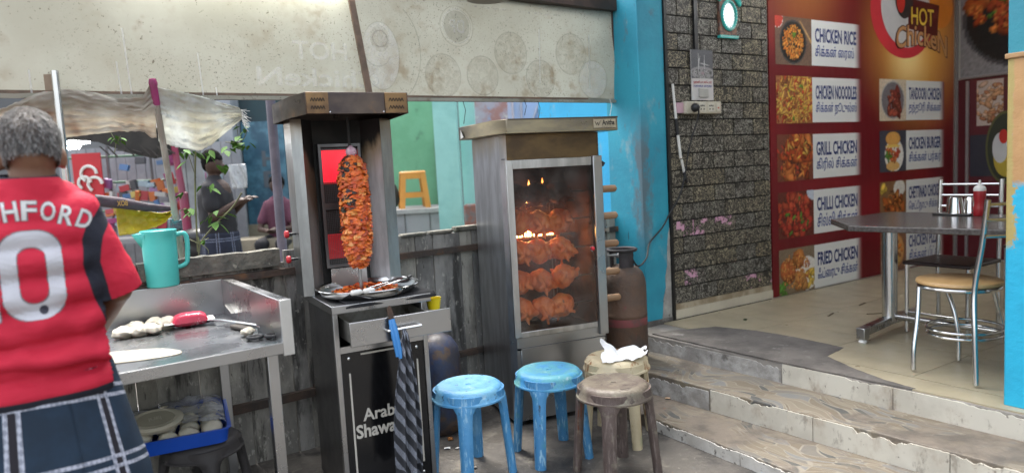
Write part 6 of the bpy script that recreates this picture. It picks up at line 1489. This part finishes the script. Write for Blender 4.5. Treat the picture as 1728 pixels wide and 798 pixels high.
# ================================================================== POLES, TORN SHEET, PLANTS AT THE FENCE
fx = lambda x, y, z: (FA[0] + x * math.cos(F36) - y * math.sin(F36), FA[1] + x * math.sin(F36) + y * math.cos(F36), z)
wp = thing('wooden_pole', 'leaning wooden pole with magenta tip at the torn sheet', 'pole')
pa_, pb_ = (-0.581, 2.019), (-0.505, 1.320)
PA, PB = Vector(fx(pa_[0], -.13, pa_[1])), Vector(fx(pb_[0], .05, pb_[1])); PC = PB + (PB - PA) * (PB.z / (PA.z - PB.z))
pt = lambda t: PA + (PB - PA) * t
part('shaft', MB().tube([PC, PB, pt(.5), pt(.17)], [.018, .016, .0155, .015], 10), mat('grey_wood', (.36, .33, .28), (.24, .21, .17), .8, scale=9, stretch=(3, 3, .4), bump=.2), wp, smooth=60)
part('painted_tip', MB().tube([pt(.17), pt(.05), pt(.03), pt(.0)], [.0165, .0175, .021, .015], 10), mat('magenta_paint', (.28, .03, .13), (.16, .05, .08), .5, scale=9), wp, smooth=60)
part('binding', MB().tube([PB + Vector((.022 * math.cos(k * .9), .022 * math.sin(k * .9), -.03 + .0016 * k)) for k in range(34)], .007, 6), mat('teal_cord', (.05, .16, .17), (.10, .10, .12), .8, scale=20), wp)
sp2 = thing('steel_pole', 'thin steel pole rising behind the man\'s head', 'pole')
part('tube', MB().cyl((-1.926, 3.071, 1.0), (-1.926, 3.071, 2.03), .0155, n=14), CHROME, sp2, smooth=60)
part('clamp', MB().box(-1.985, 3.085, 1.95, -1.945, 3.10, 2.02), mat('tan_clamp', (.26, .20, .14), None, .8), sp2)
# torn translucent plastic sheet slung between the poles
tsm = sheetmat('torn_plastic_sheet', (.62, .60, .54), (.48, .43, .36), .55, 5, [((.30, .20, .14), 4, .52, .66, 1.5, .4, .6)], .35)
_bp = tsm.node_tree; _pb = _bp.nodes['Principled BSDF']; _b = _bp.nodes.new('ShaderNodeBump'); _b.inputs['Strength'].default_value = .8; _b.inputs['Distance'].default_value = .02
_bp.links.new(noise_(_bp, coords(_bp, 'Object', (1, 1, 2)), 24, 6), _b.inputs['Height']); _bp.links.new(_b.outputs[0], _pb.inputs['Normal'])
tsm2 = sheetmat('clear_torn_flap', (.66, .68, .66), (.56, .55, .48), .58, 7, None, .22)
ps = thing('torn_plastic_sheet', 'torn dirty plastic sheet slung between two poles', 'plastic sheet')
MT = [(-1.417, 1.826), (-1.177, 1.876), (-1.044, 1.941), (-0.976, 1.963), (-0.909, 1.964), (-0.818, 1.950), (-0.725, 1.928), (-0.625, 1.935), (-0.595, 1.991), (-0.573, 2.011)]
MBt = [(-1.431, 1.694), (-1.064, 1.735), (-0.948, 1.754), (-0.859, 1.766), (-0.739, 1.780), (-0.628, 1.777), (-0.597, 1.748)]
FT = [(-0.565, 1.983), (-0.468, 1.963), (-0.362, 1.942), (-0.266, 1.915), (-0.190, 1.889), (-0.169, 1.862)]
FB = [(-0.601, 1.765), (-0.555, 1.725), (-0.491, 1.703), (-0.380, 1.680), (-0.321, 1.711), (-0.228, 1.790), (-0.171, 1.838)]
def so_(z): return -.115 + max(0, 1.93 - z) * .36
def itp(L, x): return float(np.interp(x, [p[0] for p in L], [p[1] for p in L]))
for (T_, B_, nm) in ((MT, MBt, 'main_sheet'), (FT, FB, 'loose_flap')):
    xa, xb = T_[0][0], T_[-1][0]; mn = nm == 'main_sheet'
    def shf(a, b):
        x = lerp(xa, xb, a); z = lerp(itp(B_, x), itp(T_, x), b) + .006 * noise.noise(Vector((a * 50, b * 2, 2)))
        return fx(x, so_(z) + .022 * noise.noise(Vector((x * 5, b * 3, 1))) + .012 * noise.noise(Vector((x * 13 + b * 7, b * 11, 4))) + .006 * noise.noise(Vector((x * 30, b * 25, 6))), z)
    s = MB(); s.grid(110, 40, shf, uv=False)
    part(nm, s, tsm if mn else tsm2, ps, smooth=180, solid=.0015)
FE = FT[-1]
fr_ = MB()
for k in range(26):
    z = FE[1] + random.uniform(-.05, .02); p = fx(FE[0] - .01, -.10, z); q_ = fx(FE[0] + random.uniform(.0, .04), -.10 + random.uniform(-.02, .02), z - random.uniform(-.01, .05)); fr_.tube([p, q_], .0012, 4)
part('frayed_threads', fr_, WHITEP, ps, kind='stuff')
YT = [(-0.754, 1.434), (-0.719, 1.417), (-0.641, 1.396), (-0.561, 1.378), (-0.505, 1.382)]
YB = [(-0.768, 1.282), (-0.692, 1.286), (-0.610, 1.303), (-0.544, 1.327), (-0.507, 1.367)]
yc = MB(); yc.grid(40, 14, lambda a, b: fx(lerp(YT[0][0], YT[-1][0], a), .14 + .04 * math.sin(b * 3) + .012 * noise.noise(Vector((a * 9, b * 6, 3))), lerp(itp(YB, lerp(YT[0][0], YT[-1][0], a)), itp(YT, lerp(YT[0][0], YT[-1][0], a)), b) + .006 * noise.noise(Vector((a * 14, b * 5, 1)))), uv=False)
solo('yellow_cloth', yc, mat('yellow_tarp', (.55, .44, .02), (.38, .28, .015), .5, scale=7, bump=.4, bscale=25), 'crumpled yellow cloth tied to the wooden pole', 'cloth', smooth=180, solid=.004)
pc = thing('dark_roll', 'dark purple rolled sheet with printed letters above the yellow cloth', 'cloth roll')
RL = [(-0.845, 1.464), (-0.732, 1.442), (-0.616, 1.412), (-0.502, 1.398)]
part('roll', MB().tube([fx(p[0], .12, p[1]) for p in RL], [.030, .028, .022, .012], 12), mat('dark_purple_cloth', (.07, .045, .06), (.035, .025, .035), .7, scale=9, bump=.3), pc, smooth=60)
LT = (-0.710, 1.455), (-0.756, 1.429)
part('lettering', tmb('BOX', lambda x, z: fx(LT[0][0] + LT[1][0] - x, .085, z), LT[1][0], LT[0][0], LT[1][1], LT[0][1], .02), plain('gold_ink', (.45, .26, .06), .5), pc, smooth=None)
# climbing plants
LEAFM = mat('young_leaf', (.075, .18, .025), (.04, .11, .015), .7, scale=20, rand=True, spec=.2)
STEM = mat('thin_stem', (.16, .17, .07), (.10, .10, .05), .6)
LEAF = MB().add([(0, 0, 0), (.35, .28, .05), (.35, -.28, .05), (.7, .2, .02), (.7, -.2, .02), (1.05, 0, -.08), (.35, 0, -.02), (.7, 0, -.05)], [(0, 6, 1), (0, 2, 6), (1, 6, 7, 3), (6, 2, 4, 7), (3, 7, 5), (7, 4, 5)]).mesh('leaf', 180); LEAF.materials.append(LEAFM)
def plant(label, stems, leaves, name='climbing_plant'):
    t = thing(name, label, 'plant')
    for (pts, r_) in stems: part('stem', MB().tube(smoothpath(pts, 6), r_, 6), STEM, t, smooth=60)
    for (p, sz, az, el) in leaves:
        o = link('leaf', LEAF, None, t, p, (random.uniform(-.4, .4), el, az)); o.scale = (sz, sz * random.uniform(.7, 1), sz)
    return t
def lv(c, n, sp_, s0, s1): return [((c[0] + random.uniform(-sp_, sp_), c[1] + random.uniform(-sp_, sp_) * .5, c[2] + random.uniform(-sp_, sp_) * .6), random.uniform(s0, s1), random.uniform(-3.1, 3.1), random.uniform(.1, 1.0)) for _ in range(n)]
plant('vine with bright leaves hanging at the end of the torn sheet', [([(-1.382, 3.750, 1.848), (-1.375, 3.750, 1.780), (-1.415, 3.750, 1.726), (-1.493, 3.750, 1.730)], .0022), ([(-1.427, 3.750, 1.835), (-1.423, 3.750, 1.742), (-1.453, 3.750, 1.690)], .0018)],
      lv((-1.391, 3.750, 1.812), 4, .03, .035, .06) + lv((-1.450, 3.750, 1.721), 12, .06, .04, .075) + lv((-1.394, 3.750, 1.715), 4, .03, .04, .06))
plant('tall thin sapling rising behind the fence beside the pole', [([(-1.784, 3.950, 1.136), (-1.776, 3.950, 1.321), (-1.763, 3.950, 1.521), (-1.743, 3.950, 1.699)], .005), ([(-1.747, 3.900, 1.190), (-1.655, 3.900, 1.285), (-1.547, 3.900, 1.378), (-1.487, 3.900, 1.457)], .005), ([(-1.754, 3.950, 1.553), (-1.784, 3.950, 1.681)], .002)],
      lv((-1.778, 3.950, 1.681), 10, .06, .05, .085) + lv((-1.695, 3.950, 1.676), 5, .05, .045, .07) + lv((-1.825, 3.950, 1.474), 3, .02, .05, .08) + lv((-1.801, 3.950, 1.373), 5, .035, .05, .09) + lv((-1.640, 3.900, 1.330), 9, .06, .06, .10) + lv((-1.590, 3.900, 1.627), 3, .03, .05, .08) + lv((-1.719, 3.950, 1.492), 4, .05, .05, .07), 'sapling')
plant('small sprig growing in front of the dark eave', [([(-2.279, 4.100, 1.725), (-2.266, 4.100, 1.785), (-2.288, 4.100, 1.841)], .002), ([(-2.268, 4.100, 1.768), (-2.235, 4.100, 1.818)], .002)], lv((-2.260, 4.100, 1.812), 10, .035, .03, .05), 'sprig')
plant('bare twiggy weed on the fence top beside the jug', [([(-1.679, 3.720, 1.135), (-1.667, 3.720, 1.188), (-1.672, 3.720, 1.236)], .004), ([(-1.667, 3.720, 1.198), (-1.724, 3.720, 1.226), (-1.758, 3.720, 1.203)], .002), ([(-1.666, 3.720, 1.204), (-1.628, 3.720, 1.170), (-1.624, 3.720, 1.144)], .002), ([(-1.668, 3.720, 1.210), (-1.616, 3.720, 1.227)], .002), ([(-1.716, 3.660, 1.024), (-1.730, 3.660, 1.072), (-1.713, 3.660, 1.119)], .004)], lv((-1.639, 3.720, 1.225), 3, .02, .03, .05), 'weed')

# ================================================================== BEYOND THE FENCE
# ---- stall with goods, left
st_ = thing('goods_stall', 'blurred roadside stall with white shutter walls left of the sapling', 'stall')
WSH = mat('white_shutter', (.30, .31, .33), (.22, .23, .25), .6, scale=3)
for k in range(19):
    x = -5.6 + .12 * k; part('shutter_slat', MB().box(x, 8.8, -.1, x + .113, 8.84, 2.05), WSH, st_, smooth=None)
part('counter_board', MB().box(-5.6, 8.0, .9, -3.9, 8.5, .95), plain('stall_grey', (.25, .25, .26), .7), st_)
for z in (1.28, 1.62, 1.92): part('rail', MB().cyl((-5.5, 8.3, z), (-3.5, 8.3, z - .02), .014, n=8), mat('green_rail', (.08, .16, .10), None, .6), st_)
for x in (-5.2, -4.7, -4.2, -3.72): part('upright', MB().cyl((x, 8.3, 0), (x, 8.3, 2.05), .016, n=8), plain('stall_iron', (.12, .12, .13), .6), st_)
EV = [(-4.638, 7.000, 2.191), (-3.405, 7.000, 2.102), (-3.494, 7.000, 1.803), (-3.763, 7.000, 1.876), (-4.044, 7.000, 1.997), (-4.652, 7.000, 2.070)]
part('eave_sheet', MB().add(EV + [(x, y + .9, z + .12) for x, y, z in EV], [tuple(range(5, -1, -1)), tuple(range(6, 12))] + [(i, (i + 1) % 6, 6 + (i + 1) % 6, 6 + i) for i in range(6)]), mat('dark_eave', (.04, .035, .03), (.02, .018, .016), .8, scale=4), st_, smooth=None)
for k in range(9): part('eave_stick', MB().tube([(EV[3][0] - .25 + .08 * k, 6.97, EV[3][2] + .05 + random.uniform(-.03, .05)), (EV[3][0] - .15 + .08 * k, 6.95, EV[3][2] - .02 + random.uniform(-.05, .05))], .008, 5), plain('dark_stick', (.03, .025, .02), .8), st_)
part('sign_board', MB().box(-5.05, 8.18, 1.42, -4.72, 8.2, 1.96), plain('sign_red', (.50, .02, .03), .5), st_)
s = MB()
for (cx2, cz2, r_) in ((-4.86, 1.72, .09), (-4.80, 1.60, .08), (-4.92, 1.62, .07)): s.tube([(cx2 + r_ * math.cos(q / 10), 8.165, cz2 + r_ * math.sin(q / 10)) for q in range(0, 44, 2)], .018, 6)
part('sign_mark', s, WHITEP, st_)
GOODC = [(.40, .04, .05), (.48, .13, .03), (.07, .16, .34), (.45, .44, .43), (.12, .28, .10), (.32, .06, .18), (.45, .34, .08), (.06, .06, .07), (.28, .36, .42), (.22, .10, .26)]
gm = [plain('goods_%d' % i, c, .45) for i, c in enumerate(GOODC)]
PKM = [MB().box(-w / 2, -.02, -h / 2, w / 2, .02, h / 2) for (w, h) in ((.08, .11), (.11, .07), (.045, .14), (.13, .05))]
PKM = [m.mesh('goods_packet', None) for m in PKM]
PKV = {}
seen_lab = {}
for (z, n, y, rown) in ((1.80, 16, 8.27, 'top'), (1.58, 20, 8.27, 'second'), (1.44, 20, 8.24, 'middle'), (1.27, 20, 8.22, 'fourth'), (1.12, 20, 8.2, 'lowest')):
    for k in range(n):
        x = -4.72 + .066 * k + random.uniform(-.03, .03)
        if z > 1.7 and random.random() < .45: continue
        gi = random.choice((0, 1, 3, 4, 2, 5, 0, 1, 6, 8, 9, 7)); pi_ = random.randrange(4)
        if (gi, pi_) not in PKV: PKV[(gi, pi_)] = PKM[pi_].copy(); PKV[(gi, pi_)].materials.append(gm[gi])
        o = link('goods_packet', PKV[(gi, pi_)], None, None, (x, y + random.uniform(-.03, .03), z + random.uniform(-.05, .05)), (random.uniform(-.2, .2), random.uniform(-.25, .25), random.uniform(-.3, .3)))
        tag(o, 'small %s %s packet on the %s shelf line of the blurred stall' % (['red', 'orange', 'blue', 'white', 'green', 'magenta', 'yellow', 'black', 'pale blue', 'purple'][gi], ['upright', 'squat', 'tall thin', 'long flat'][pi_], rown), 'packet', 'goods on the stall')
        seen_lab.setdefault(o['label'], []).append(o)
for lab, obs in seen_lab.items():
    obs.sort(key=lambda q: q.location.x)
    if len(obs) > 1:
        for i, q in enumerate(obs):
            h_, t_ = lab.split(' packet on the '); q['label'] = '%s packet %s from left of its kind on %s stall shelf' % (h_, ['first', 'second', 'third', 'fourth', 'fifth', 'sixth'][min(i, 5)], t_.split(' ')[0])
for i, (A_, B_) in enumerate((((-4.567, 7.300, 2.018), (-4.303, 7.300, 2.022)), ((-4.573, 7.300, 1.964), (-4.418, 7.300, 1.974)))):
    tl = thing('tube_light', ['upper lit tube lamp under the stall eave', 'lower lit tube lamp under the stall eave'][i], 'lamp')
    part('tube', MB().cyl(A_, B_, .010, n=10), emit('tube_glow', (.95, .97, 1.0), 16), tl)
    part('fitting', MB().bar((A_[0], A_[1] + .03, A_[2] + .02), (B_[0], B_[1] + .03, B_[2] + .02), .03, .03), WHITEP, tl)
solo('magenta_post', MB().tube([(-3.24, 7.0, 0), (-3.25, 7.0, 1.45), (-3.26, 7.0, 1.46), (-3.30, 7.0, 2.0)], [.045, .045, .035, .03], 10), mat('magenta_post_paint', (.22, .012, .05), (.16, .02, .045), .5), 'dark magenta post beside the sapling', 'post', smooth=50)
ww = thing('white_gate', 'pale shutter gate behind the sapling', 'gate')
for k in range(3): part('gate_board', MB().box(-3.80 + .10 * k, 8.1, 0, -3.80 + .10 * k + .092, 8.14, 2.3), mat('pale_board', (.34, .36, .38), (.26, .27, .29), .6), ww, smooth=None)
part('gate_bar', MB().box(-3.82, 8.07, 1.2, -3.48, 8.1, 1.25), plain('gate_grey', (.3, .3, .32), .6), ww)
solo('motorbike_seat', blob(MB().ell((-2.95, 6.6, 1.03), (.22, .12, .09), 16, 10).cap((-3.15, 6.6, .9), (-2.7, 6.6, .95), .1, .08), .02, 3, 'motorbike_seat'), plain('black_vinyl', (.015, .015, .017), .35), 'black padded motorbike seat behind the fence by the sapling', 'seat')
# dark shop front behind the second man
dsf = thing('dark_shopfront', 'dark blue shop front behind the man in black', 'shopfront', (-1.16, 0, 0))
part('wall', MB().box(-3.1, 9.2, 0, -1.4, 9.3, 3.0), mat('dark_teal_wall', (.02, .05, .06), (.03, .035, .045), .6, scale=2), dsf)
part('door_frame', MB().box(-2.62, 9.1, 0, -2.52, 9.19, 2.6), plain('dark_frame', (.02, .06, .065), .5), dsf)
part('pillar', MB().box(-2.46, 8.9, 0, -2.28, 9.18, 2.8), mat('pale_pillar', (.30, .32, .35), None, .6), dsf)
pst = part('poster', MB().box(-2.26, 9.14, .8, -1.72, 9.19, 2.3), mat('blue_poster', (.03, .09, .14), (.08, .20, .27), .4, scale=5), dsf)
part('lettering', tmb('H', lambda x, z: (x, 9.13, z), -2.02, -1.82, 1.72, 1.92, .03), plain('dim_white', (.10, .12, .14), .5), pst, smooth=None)
part('lettering', tmb('E', lambda x, z: (x, 9.13, z), -2.02, -1.84, 1.45, 1.66, .03), plain('dim_white', (.10, .12, .14), .5), pst, smooth=None)
part('lower_panel', MB().box(-2.26, 9.05, .0, -1.66, 9.13, .98), mat('tan_panel', (.32, .28, .20), None, .6), dsf)
solo('grey_pole', MB().tube([(-1.655, 5.0, 0), (-1.645, 5.0, 2.6)], .033, 16), mat('mauve_pole_paint', (.15, .13, .17), (.10, .09, .12), .5, scale=5), 'thick mauve grey pole just behind the fence', 'pole', smooth=50)
# second man
p2 = thing('person', 'man in black T-shirt and checked lungi standing beyond the fence', 'person', (-2.76, 6.6, .14), 0)
m2 = MB(); m2.ell((0, 0, 1.575), (.085, .098, .115), 20, 14); m2.cap((0, 0, 1.38), (0, 0, 1.5), .055, .052)
m2.cap((.075, 0, 1.565), (.098, 0, 1.55), .016, .014); m2.ell((.05, 0, 1.52), (.05, .055, .05), 12, 8)
m2.cap((0, 0, .95), (.0, 0, 1.30), .135, .14, 14); m2.cap((0, -.13, 1.34), (0, .13, 1.34), .06, .06)
m2.cap((.01, -.17, 1.33), (.04, -.19, 1.08), .048, .042); m2.cap((.04, -.19, 1.08), (.25, -.15, 1.20), .04, .03); hand(m2, (.25, -.15, 1.20), (1, .1, .35), 1)
m2.cap((.01, .17, 1.33), (.05, .18, 1.08), .048, .042); m2.cap((.05, .18, 1.08), (.24, .06, 1.21), .04, .03); hand(m2, (.245, .055, 1.215), (1, -.2, .35), -1)
for s_ in (-1, 1): m2.cap((0, s_ * .09, .9), (0, s_ * .09, .48), .085, .06); m2.cap((0, s_ * .09, .48), (-.01, s_ * .09, .08), .055, .035); m2.cap((0, s_ * .09, .04), (.13, s_ * .10, .03), .036, .025)
part('body', blob(m2, .009, 3, 'body'), mat('dark_skin', (.06, .03, .02), None, .6), p2)
h2 = blob(MB().ell((-.012, 0, 1.61), (.094, .104, .10), 20, 14, jit=.1, js=20).ell((-.04, 0, 1.56), (.06, .085, .07), 14, 10), .009, 2, 'hair', lambda c: .004 * noise.noise(c * 50)); part('hair', h2, plain('black_hair', (.008, .007, .007), .95, spec=.1), p2)
t2 = MB()
for k in range(20):
    z = .86 + .50 * k / 19; t2.ell((-.005, 0, z), (float(np.interp(z, [.86, 1.1, 1.28, 1.36], [.165, .16, .15, .11])), float(np.interp(z, [.86, 1.1, 1.28, 1.36], [.185, .185, .195, .165])), .07), 20, 10)
t2.cap((0, 0, 1.36), (0, 0, 1.42), .10, .07)
for s_ in (-1, 1): t2.cap((.005, s_ * .155, 1.33), (.03, s_ * .19, 1.17), .075, .065)
part('t_shirt', blob(t2, .012, 8, 't_shirt', lambda c: .010 * noise.noise(c * 11)), plain('black_cotton', (.016, .015, .018), .85), p2)
l2 = MB(); l2.grid(60, 30, lambda a, b: ((.17 + .05 * b) * math.cos(a * 6.2832) * (1 + .05 * b * math.sin(a * 30)), (.19 + .05 * b) * math.sin(a * 6.2832) * (1 + .05 * b * math.sin(a * 30)), .93 - .75 * b))
for i, (a_, b_) in list(l2.uv.items()): l2.uv[i] = (a_ * 1.3, b_ * .78)
part('lungi', l2, lungi_mat('dim_checked_cloth', (.012, .016, .035), (.16, .18, .25), .16), p2, smooth=180, solid=.004)
bg_ = MB(); bg_.grid(16, 16, lambda a, b: (-2.52 + .13 * (a - .5) * (1 + .4 * math.sin(b * 3)) + .04, 6.46 + .03 * math.sin(a * 9 + b * 4), 1.47 + .22 * b), uv=False)
solo('clear_bag', bg_, filmmat('clear_bag', (.55, .57, .58), .5, .2), 'clear plastic bag held up by the man in black', 'bag', smooth=180, solid=.004)
# child further back
p3 = thing('person', 'small person in pink and black sitting behind the grey pole', 'person', (-2.78, 8.4, .24), 0)
m3 = MB(); m3.ell((0, 0, 1.24), (.085, .09, .105), 16, 12); m3.cap((0, 0, 1.05), (0, 0, 1.16), .05, .045); m3.cap((0, 0, .62), (0, 0, .98), .12, .12); m3.cap((-.14, -.02, .98), (-.20, -.12, .72), .045, .035); m3.cap((-.2, -.12, .72), (-.05, -.22, .70), .034, .028); hand(m3, (-.05, -.22, .70), (1, -.1, 0), -1)
m3.cap((.14, -.02, .98), (.20, -.12, .72), .045, .035); m3.cap((.2, -.12, .72), (.05, -.24, .72), .034, .028); hand(m3, (.05, -.24, .72), (-1, -.1, 0), 1)
for s_ in (-1, 1): m3.cap((s_ * .09, 0, .58), (s_ * .12, -.36, .56), .075, .06); m3.cap((s_ * .12, -.36, .56), (s_ * .12, -.34, .12), .055, .035); m3.cap((s_ * .12, -.34, .06), (s_ * .12, -.46, .04), .035, .028)
m3.cap((0, -.09, 1.22), (0, -.105, 1.21), .014, .012)
part('body', blob(m3, .012, 3, 'body'), MATS['dark_skin'], p3)
part('hair', blob(MB().ell((0, .015, 1.27), (.094, .098, .095), 16, 12), .012, 2, 'hair'), MATS['black_hair'], p3)
t3 = MB().cap((0, 0, .62), (0, 0, .98), .14, .14, 16).cap((-.12, -.01, 1.0), (-.18, -.08, .82), .065, .06).cap((.12, -.01, 1.0), (.18, -.08, .82), .065, .06)
part('top', blob(t3, .014, 4, 'top'), plain('pink_top', (.11, .035, .06), .9), p3)
t4 = MB(); 
for s_ in (-1, 1): t4.cap((s_ * .09, 0, .58), (s_ * .12, -.36, .56), .09, .075); t4.cap((s_ * .12, -.36, .56), (s_ * .12, -.34, .2), .07, .06)
part('trousers', blob(t4, .014, 4, 'trousers'), MATS['black_cotton'], p3)
solo('sitting_ledge', MB().box(-3.3, 8.1, 0, -2.6, 8.6, .86), mat('tan_ledge', (.30, .26, .19), None, .8, bump=.2), 'low tan ledge behind the grey pole', 'ledge')

# ---- green house, right of the shawarma grill
gh = thing('green_house', 'pale green house with raised porch beyond the fence', 'house')
GW = mat('green_wall', (.17, .42, .25), (.14, .36, .21), .75, scale=2.5, bump=.15, stains=[((.10, .22, .14), 4, .62, .75)])
TQW = mat('aqua_wall', (.30, .58, .52), (.24, .50, .45), .75, scale=2.5, bump=.2, stains=[((.14, .30, .28), 4, .64, .75)])
GST = mat('grey_porch_stone', (.30, .30, .31), (.22, .22, .23), .7, scale=3)
part('wall', MB().box(-1.70, 9.4, 0, -.80, 9.6, 3.4), GW, gh)
part('porch', MB().box(-1.72, 8.4, 0, -.80, 9.4, 1.05), GST, gh)
part('porch_slab', MB().box(-1.74, 8.36, 1.05, -.80, 9.4, 1.10), mat('porch_top', (.38, .37, .36), None, .6), gh)
for x in (-1.28, -.98): part('porch_joint', MB().box(x, 8.392, 0, x + .012, 8.40, 1.05), plain('joint_dark', (.12, .12, .12), .8), gh)
dr_ = part('door', MB().box(-.955, 9.3, 1.10, -.79, 9.36, 1.98), plain('purple_door', (.06, .025, .04), .5), gh)
part('door_panel', MB().box(-.90, 9.29, 1.62, -.83, 9.30, 1.88), plain('door_glass_dark', (.03, .03, .04), .3), dr_)
part('lock', MB().box(-.86, 9.28, 1.99, -.80, 9.36, 2.22), BLACKP, gh)
part('column', MB().box(-.800, 7.8, 0, -.545, 8.1, 3.4), TQW, gh)
part('side_wall', MB().box(-.54, 8.2, 0, -.36, 8.4, 3.4), mat('pale_aqua', (.38, .64, .60), (.3, .56, .52), .7, scale=2), gh)
solo('broken_brick_pier', MB().box(-.50, 7.5, 0, -.36, 7.65, 1.16), mat('broken_brick', (.24, .10, .07), (.16, .15, .14), .9, scale=12, bump=.6), 'broken brick pier beside the aqua column', 'pier', bevel=.02)
os_ = thing('orange_stool', 'orange plastic stool standing on the green house porch', 'stool', (-1.20, 8.75, 1.10), R(12))
OM = plain('orange_plastic', (.62, .26, .045), .4)
part('seat', MB().box(-.155, -.155, .42, .155, .155, .455), OM, os_, bevel=.02)
for (sx2, sy2) in ((-1, -1), (1, -1), (1, 1), (-1, 1)): part('leg', MB().add([(sx2 * (.19 + d1), sy2 * (.19 + d2), 0) for d1, d2 in ((0, 0), (-.065, 0), (-.065, -.03), (0, -.03))] + [(sx2 * (.15 + d1), sy2 * (.15 + d2), .43) for d1, d2 in ((0, 0), (-.065, 0), (-.065, -.03), (0, -.03))], [(0, 1, 2, 3), (7, 6, 5, 4), (0, 4, 5, 1), (1, 5, 6, 2), (2, 6, 7, 3), (3, 7, 4, 0)]), OM, os_)
for sy2 in (-1, 1): part('cross_bar', MB().box(-.125, sy2 * .165 - .01, .13, .125, sy2 * .165 + .01, .19), OM, os_); part('apron', MB().box(-.11, sy2 * .14 - .01, .36, .11, sy2 * .14 + .01, .425), OM, os_)
for sx2 in (-1, 1): part('cross_bar', MB().box(sx2 * .165 - .01, -.125, .13, sx2 * .165 + .01, .125, .19), OM, os_)
solo('dark_sack', blob(MB().ell((-1.50, 8.75, 1.26), (.13, .12, .17), 16, 12).ell((-1.58, 8.75, 1.42), (.08, .08, .14), 14, 10), .02, 3, 'dark_sack', lambda c: .012 * noise.noise(c * 14)), plain('dark_sack_cloth', (.03, .04, .035), .8), 'dark sack slumped on the porch left of the orange stool', 'sack')
# wall with torn posters and a window frame above the oven
solo('postered_wall', MB().box(-.42, 8.6, 0, .03, 8.75, 3.2), mat('torn_poster_wall', (.40, .36, .42), (.38, .20, .18), .8, scale=6, stains=[((.30, .36, .50), 7, .55, .65), ((.55, .52, .50), 11, .6, .68)]), 'wall with faded torn posters above the oven hood', 'wall')
wf = thing('window_frame', 'pale blue window with white bars above the oven hood', 'window')
part('pane', MB().box(.03, 9.0, 1.2, .46, 9.05, 3.0), plain('pale_blue_pane', (.52, .66, .82), .3), wf)
for (x0, z0, x1, z1) in ((.10, 1.2, .10, 3.0), (.21, 1.2, .21, 3.0), (.26, 1.9, .42, 2.3), (.44, 1.2, .44, 3.0)): part('bar', MB().cyl((x0, 8.98, z0), (x1, 8.98, z1), .016, n=8), plain('bar_grey', (.55, .57, .60), .5), wf)
solo('blue_sheet', MB().box(.47, 8.5, 0, 1.5, 8.55, 3.2), mat('blue_panel', (.10, .22, .52), (.08, .19, .46), .5, scale=2), 'plain blue panel above the oven hood', 'panel')
# distant plain building behind everything so the street closes off
solo('far_building', MB().box(-14, 14, 0, 8, 14.4, 6.5), mat('far_plaster', (.16, .165, .17), (.11, .115, .12), .8, scale=.6), 'pale grey building closing the view behind the stall', 'building')
# ---- litter on the ground
for i, (P, c_, s_, lb) in enumerate((((-0.417, 3.714, 0.000), (.7, .7, .7), .018, 'white paper scrap on the ground left of the blue stool\'s leg'), ((-0.361, 3.707, 0.000), (.65, .63, .6), .012, 'tiny pale scrap on the ground under the blue stool'), ((-0.412, 3.850, 0.000), (.28, .11, .03), .025, 'dry orange leaf on the ground behind the blue stool'), ((0.891, 4.128, 0.070), (.60, .40, .25), .015, 'pale orange crumb on the lowest step'), ((-0.257, 3.441, 0.000), (.30, .28, .25), .015, 'grey scrap on the ground in front of the blue stool'))):
    s = MB(); s.grid(4, 3, lambda a, b: ((a - .5) * 2 * s_, (b - .5) * 1.2 * s_, .004 + .5 * s_ * abs(noise.noise(Vector((a * 3 + i, b * 3, 1))))), uv=False)
    solo('litter', s, plain('litter_%d' % i, c_, .8), lb, 'litter', loc=(P[0], P[1], P[2] + .002), rz=i * .9, solid=.002)
